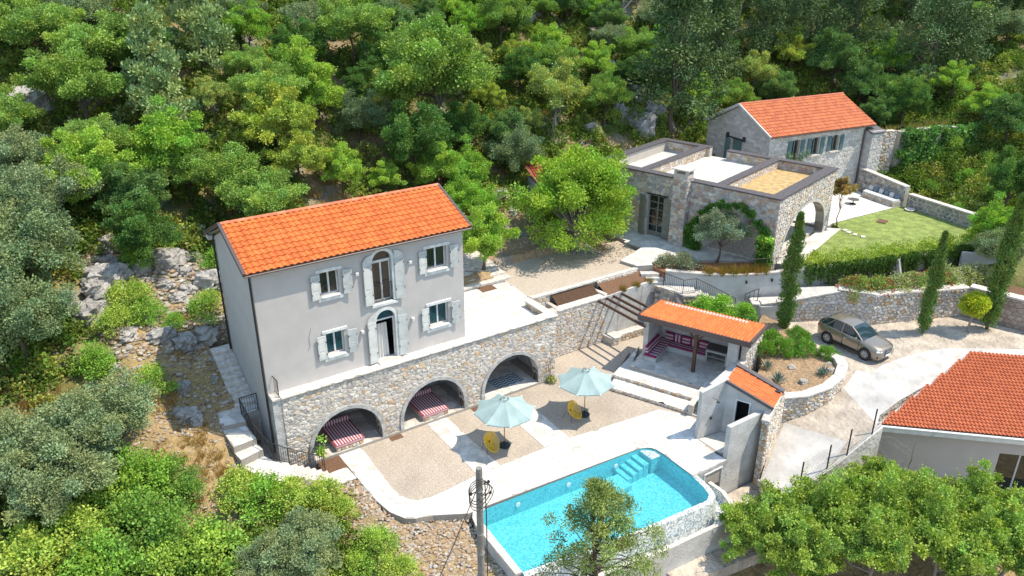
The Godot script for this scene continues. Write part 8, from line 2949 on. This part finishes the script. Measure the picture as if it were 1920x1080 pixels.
	var rs := [[27.4, 7.4, 1.05, "rosemary bush at the left of the planter, behind the agaves"], [28.4, 8.1, 1.1, "rosemary bush in the middle of the planter by the car"], [29.2, 8.8, 1.05, "rosemary bush in front of the middle one in the planter"], [30.0, 9.9, 0.9, "rosemary bush nearest the car's front wheel"], [28.9, 6.7, 0.95, "rosemary bush at the cypress's foot"], [30.4, 7.7, 0.9, "rosemary bush beside the car's rear wheel"], [30.9, 6.9, 0.7, "small rosemary bush behind the car's tail"]]
	for q in rs: place(ro, "rosemary", Vector3(q[0], 1.6, q[1]), q[2] * 0.86, q[3], "rosemary bushes in the planter")
	ro.free()
	var bs := shrub("s", 1.1, 1.5, 32, 100, 0.15, Color(0.12, 0.235, 0.035), {"slim": 0.28})
	var bl := [[27.6, 2.1, 1.0, "green shrub under the stone landing wall"], [28.7, 3.0, 1.0, "green shrub in the middle of the bed behind the pavilion roof"], [29.6, 3.9, 0.75, "low green shrub beside the lower garden steps"]]
	for q in bl: place(bs, "green_shrub", Vector3(q[0], 1.65, q[1]), q[2], q[3], "green shrubs behind the pavilion")
	bs.free()
	var ag := MB.new()
	for i in 26:
		var t := i * 2.4
		var el := lerpf(0.25, 1.35, i / 26.0)
		var d := Vector3(cos(t) * cos(el), sin(el), sin(t) * cos(el))
		var s := d.cross(Vector3.UP).normalized()
		var up := s.cross(d).normalized()
		var c := shade(Color(0.16, 0.22, 0.20), rng.randf_range(0.85, 1.15))
		var m := d * 0.3 + s * 0.0
		for k in [-1.0, 1.0]:
			ag.tri(Vector3.ZERO + s * 0.03 * k, m + s * 0.055 * k + up * 0.02, m - up * 0.01, c)
			ag.tri(m - up * 0.01, m + s * 0.055 * k + up * 0.02, d * 0.62 + up * 0.05, c)
	var an := plant("a", "agave", null, ag, "bark", "grey_leaf", "leaves")
	var al := [[25.4, 10.0, 1.1, "blue agave at the planter's left end by the boundary wall"], [26.2, 8.6, 0.9, "blue agave behind the others, nearest the pavilion roof"], [28.2, 10.9, 1.0, "blue agave in the middle of the planter's front"]]
	for q in al: place(an, "agave", Vector3(q[0], 1.56, q[1]), q[2], q[3], "agaves in the planter")
	an.free()
	for q in [[29.0, 10.9], [29.4, 10.4], [27.4, 9.4], [26.6, 10.8], [30.1, 8.6]]:
		var o := put(self, "pale_stone", boulder(Vector3(0.3, 0.16, 0.22), int(q[0] * 10), Color(0.6, 0.56, 0.5)).mesh(), M.rock)
		o.position = Vector3(q[0], 1.6, q[1])
		tag(o, {29.0: "pale stone at the planter's front right", 29.4: "pale stone nearest the planter wall's rounded end", 27.4: "pale stone between the rosemary bushes", 26.6: "pale stone among the agaves", 30.1: "pale stone beside the car's flank"}[q[0]], "rock", "pale stones in the planter")
	# plants against the arcade wall
	var cv := MB.new()
	cl = []
	for i in 10: cl.append([Vector3(16.3 + rng.randf_range(-0.15, 0.15), rng.randf_range(0.1, 0.35), 0.95 + rng.randf_range(-0.15, 0.15)), 0.16])
	leaves(cv, cl, 26, 0.09, 0.04, Color(0.12, 0.16, 0.05))
	for i in 7:
		var x := 16.2 + rng.randf_range(-0.2, 0.3)
		cv.tube([Vector3(x, 0, 0.85), Vector3(x + rng.randf_range(-0.15, 0.15), 1.0, 0.72), Vector3(x + rng.randf_range(-0.3, 0.3), rng.randf_range(1.3, 2.0), 0.70)], [0.012, 0.009, 0.004], 4, Color(0.2, 0.14, 0.09))
	single("climber", "thin bare climber at the wall's right end beside the third arch", "climber", cv, M.leaf, Vector3(16.3, 0, 0.8))
	var c2 := MB.new()
	cl = []
	for i in 9: cl.append([Vector3(1.95 + rng.randf_range(-0.2, 0.2), rng.randf_range(0.3, 1.7), 1.0 + rng.randf_range(-0.15, 0.2)), 0.18])
	leaves(c2, cl, 26, 0.12, 0.055, Color(0.16, 0.26, 0.05))
	c2.tube([Vector3(1.95, 0, 1.0), Vector3(1.9, 1.0, 1.0), Vector3(1.95, 1.7, 1.0)], [0.02, 0.014, 0.006], 5, Color(0.15, 0.11, 0.07))
	single("climber", "young leafy climber between the stair railing and the left arch", "climber", c2, M.leaf, Vector3(1.95, 0, 1.0))
	var dw := MB.new()
	cl = []
	for i in 30: cl.append([ab(rng.randf_range(12.6, 16.5), 0, 0), 0.3])
	cl = []
	for i in 22: cl.append([Vector3(46.5 + rng.randf_range(-1.2, 1.2), rng.randf_range(6.4, 8.3), -6.25 + rng.randf_range(-0.1, 0.2)), 0.3])
	leaves(dw, cl, 22, 0.16, 0.08, Color(0.06, 0.10, 0.06))
	single("climber", "dark climber on the left part of the red roofed house's front", "climber", dw, M.leaf, Vector3(46.5, 5, -6.3))
	# bare trees
	var bl2 := [[Vector3(46.0, 0, -31.0), Vector3(0.5, 0.75, 0.1), 5.0, 0.22, "bare grey leaning tree left of the tall conifer at the top"], [Vector3(17.0, 0, -25.5), Vector3(0, 1, 0.05), 2.8, 0.07, "bare grey sapling left of the largest tree"], [Vector3(54.5, 0, -24.0), Vector3(-0.1, 1, 0), 4.0, 0.12, "bare grey tree between the conifers above the red roofed house"], [Vector3(31.0, 0, -18.5), Vector3(-0.4, 0.8, 0), 2.4, 0.07, "tangle of bare twigs in the round yellowish tree"]]
	for q in bl2:
		var o: Vector3 = q[0]
		o.y = ground_y(o.x, o.z) - 0.1
		var m := MB.new()
		wander(m, o, q[1].normalized(), q[2], q[3], 3)
		single("bare_tree", q[4], "tree", m, M.pale_bark, o)
	# thin tree in front of the pool and the leafy ones at the lower right
	var ft := MB.new()
	var fc := []
	var o := Vector3.ZERO
	ft.tube([o, Vector3(0.1, 2.4, 0), Vector3(0.0, 5.0, 0.1), Vector3(-0.2, 7.2, 0), Vector3(-0.35, 9.4, 0)], [0.16, 0.13, 0.10, 0.07, 0.02], 8)
	for i in 150:
		var y := rng.randf_range(4.2, 9.6)
		var prof := clampf((9.9 - y) / 3.2, 0.12, 1.0)
		var t := rng.randf() * TAU
		var e := Vector3(cos(t), 0, sin(t)) * 2.7 * prof * pow(rng.randf(), 0.5) + Vector3(0.35 * (9.0 - y) * 0.3, y, 0)
		fc.append([e, rng.randf_range(0.28, 0.48)])
		if i % 2 == 0: ft.tube([Vector3(-0.03 * (y - 3.0), y - 0.9, 0), e * Vector3(0.5, 1, 0.5) - Vector3(0, 0.3, 0), e], [0.045, 0.025, 0.008], 5)
	var fl2 := MB.new()
	leaves(fl2, fc, 170, 0.11, 0.026, Color(0.10, 0.145, 0.045), {"vary": 0.3})
	var fn := plant("f", "tree", ft, fl2, "bark", "grey_leaf")
	place(fn, "thin_tree", Vector3(7.6, -3.3, 15.6), 0.95, "thin dark tree standing in front of the pool at the bottom edge", "", 0.0)
	fn.free()
	var la := [tree("p", 1.95, 4.6, 0.9, 70, 150, 0.105, Color(0.15, 0.225, 0.05), {"limbs": 16, "bark": "pale_bark", "clump": 0.38, "branches": 60, "per": 4, "shoots": 70}), tree("q", 1.9, 4.3, 0.8, 66, 150, 0.10, Color(0.165, 0.24, 0.055), {"limbs": 16, "bark": "pale_bark", "clump": 0.36, "branches": 60, "per": 4, "shoots": 70})]
	var ls := [[17.3, 15.8, 0.9, "leafy bright tree at the pool basin's right, lowest left of its clump"], [19.6, 16.9, 1.1, "leafy bright tree below the wire fence's left post"], [22.2, 18.3, 1.15, "leafy bright tree below the wire fence's right end"], [24.8, 19.2, 1.05, "leafy bright tree before the neighbour house's blank wall"], [27.0, 21.2, 1.05, "leafy bright tree under the neighbour house's window"], [17.6, 18.0, 1.0, "leafy bright tree on the bottom edge right of the thin dark one"], [20.4, 19.6, 1.05, "leafy bright tree on the bottom edge, middle of the clump"], [23.2, 21.4, 1.1, "leafy bright tree on the bottom edge, right of the middle"], [25.6, 23.0, 1.1, "leafy bright tree in the bottom right corner"]]
	for q in ls: place(la[rng.randi() % 2], "leafy_tree", Vector3(q[0], -3.3, q[1]), q[2], q[3], "leafy trees at the lower right")
	place(la[1], "leafy_tree", Vector3(26.5, -3.0, 16.2), 0.62, "small leafy tree squeezed between the fence and the neighbour house", "leafy trees at the lower right")
	for k in la: k.free()
	var fb := MB.new()
	wander(fb, Vector3(26.9, -3.2, 17.6), Vector3(0, 1, 0), 3.2, 0.06, 3)
	single("bare_tree", "bare pale twiggy shrub against the neighbour house's wall", "tree", fb, M.pale_bark, Vector3(26.9, -3.2, 17.6))
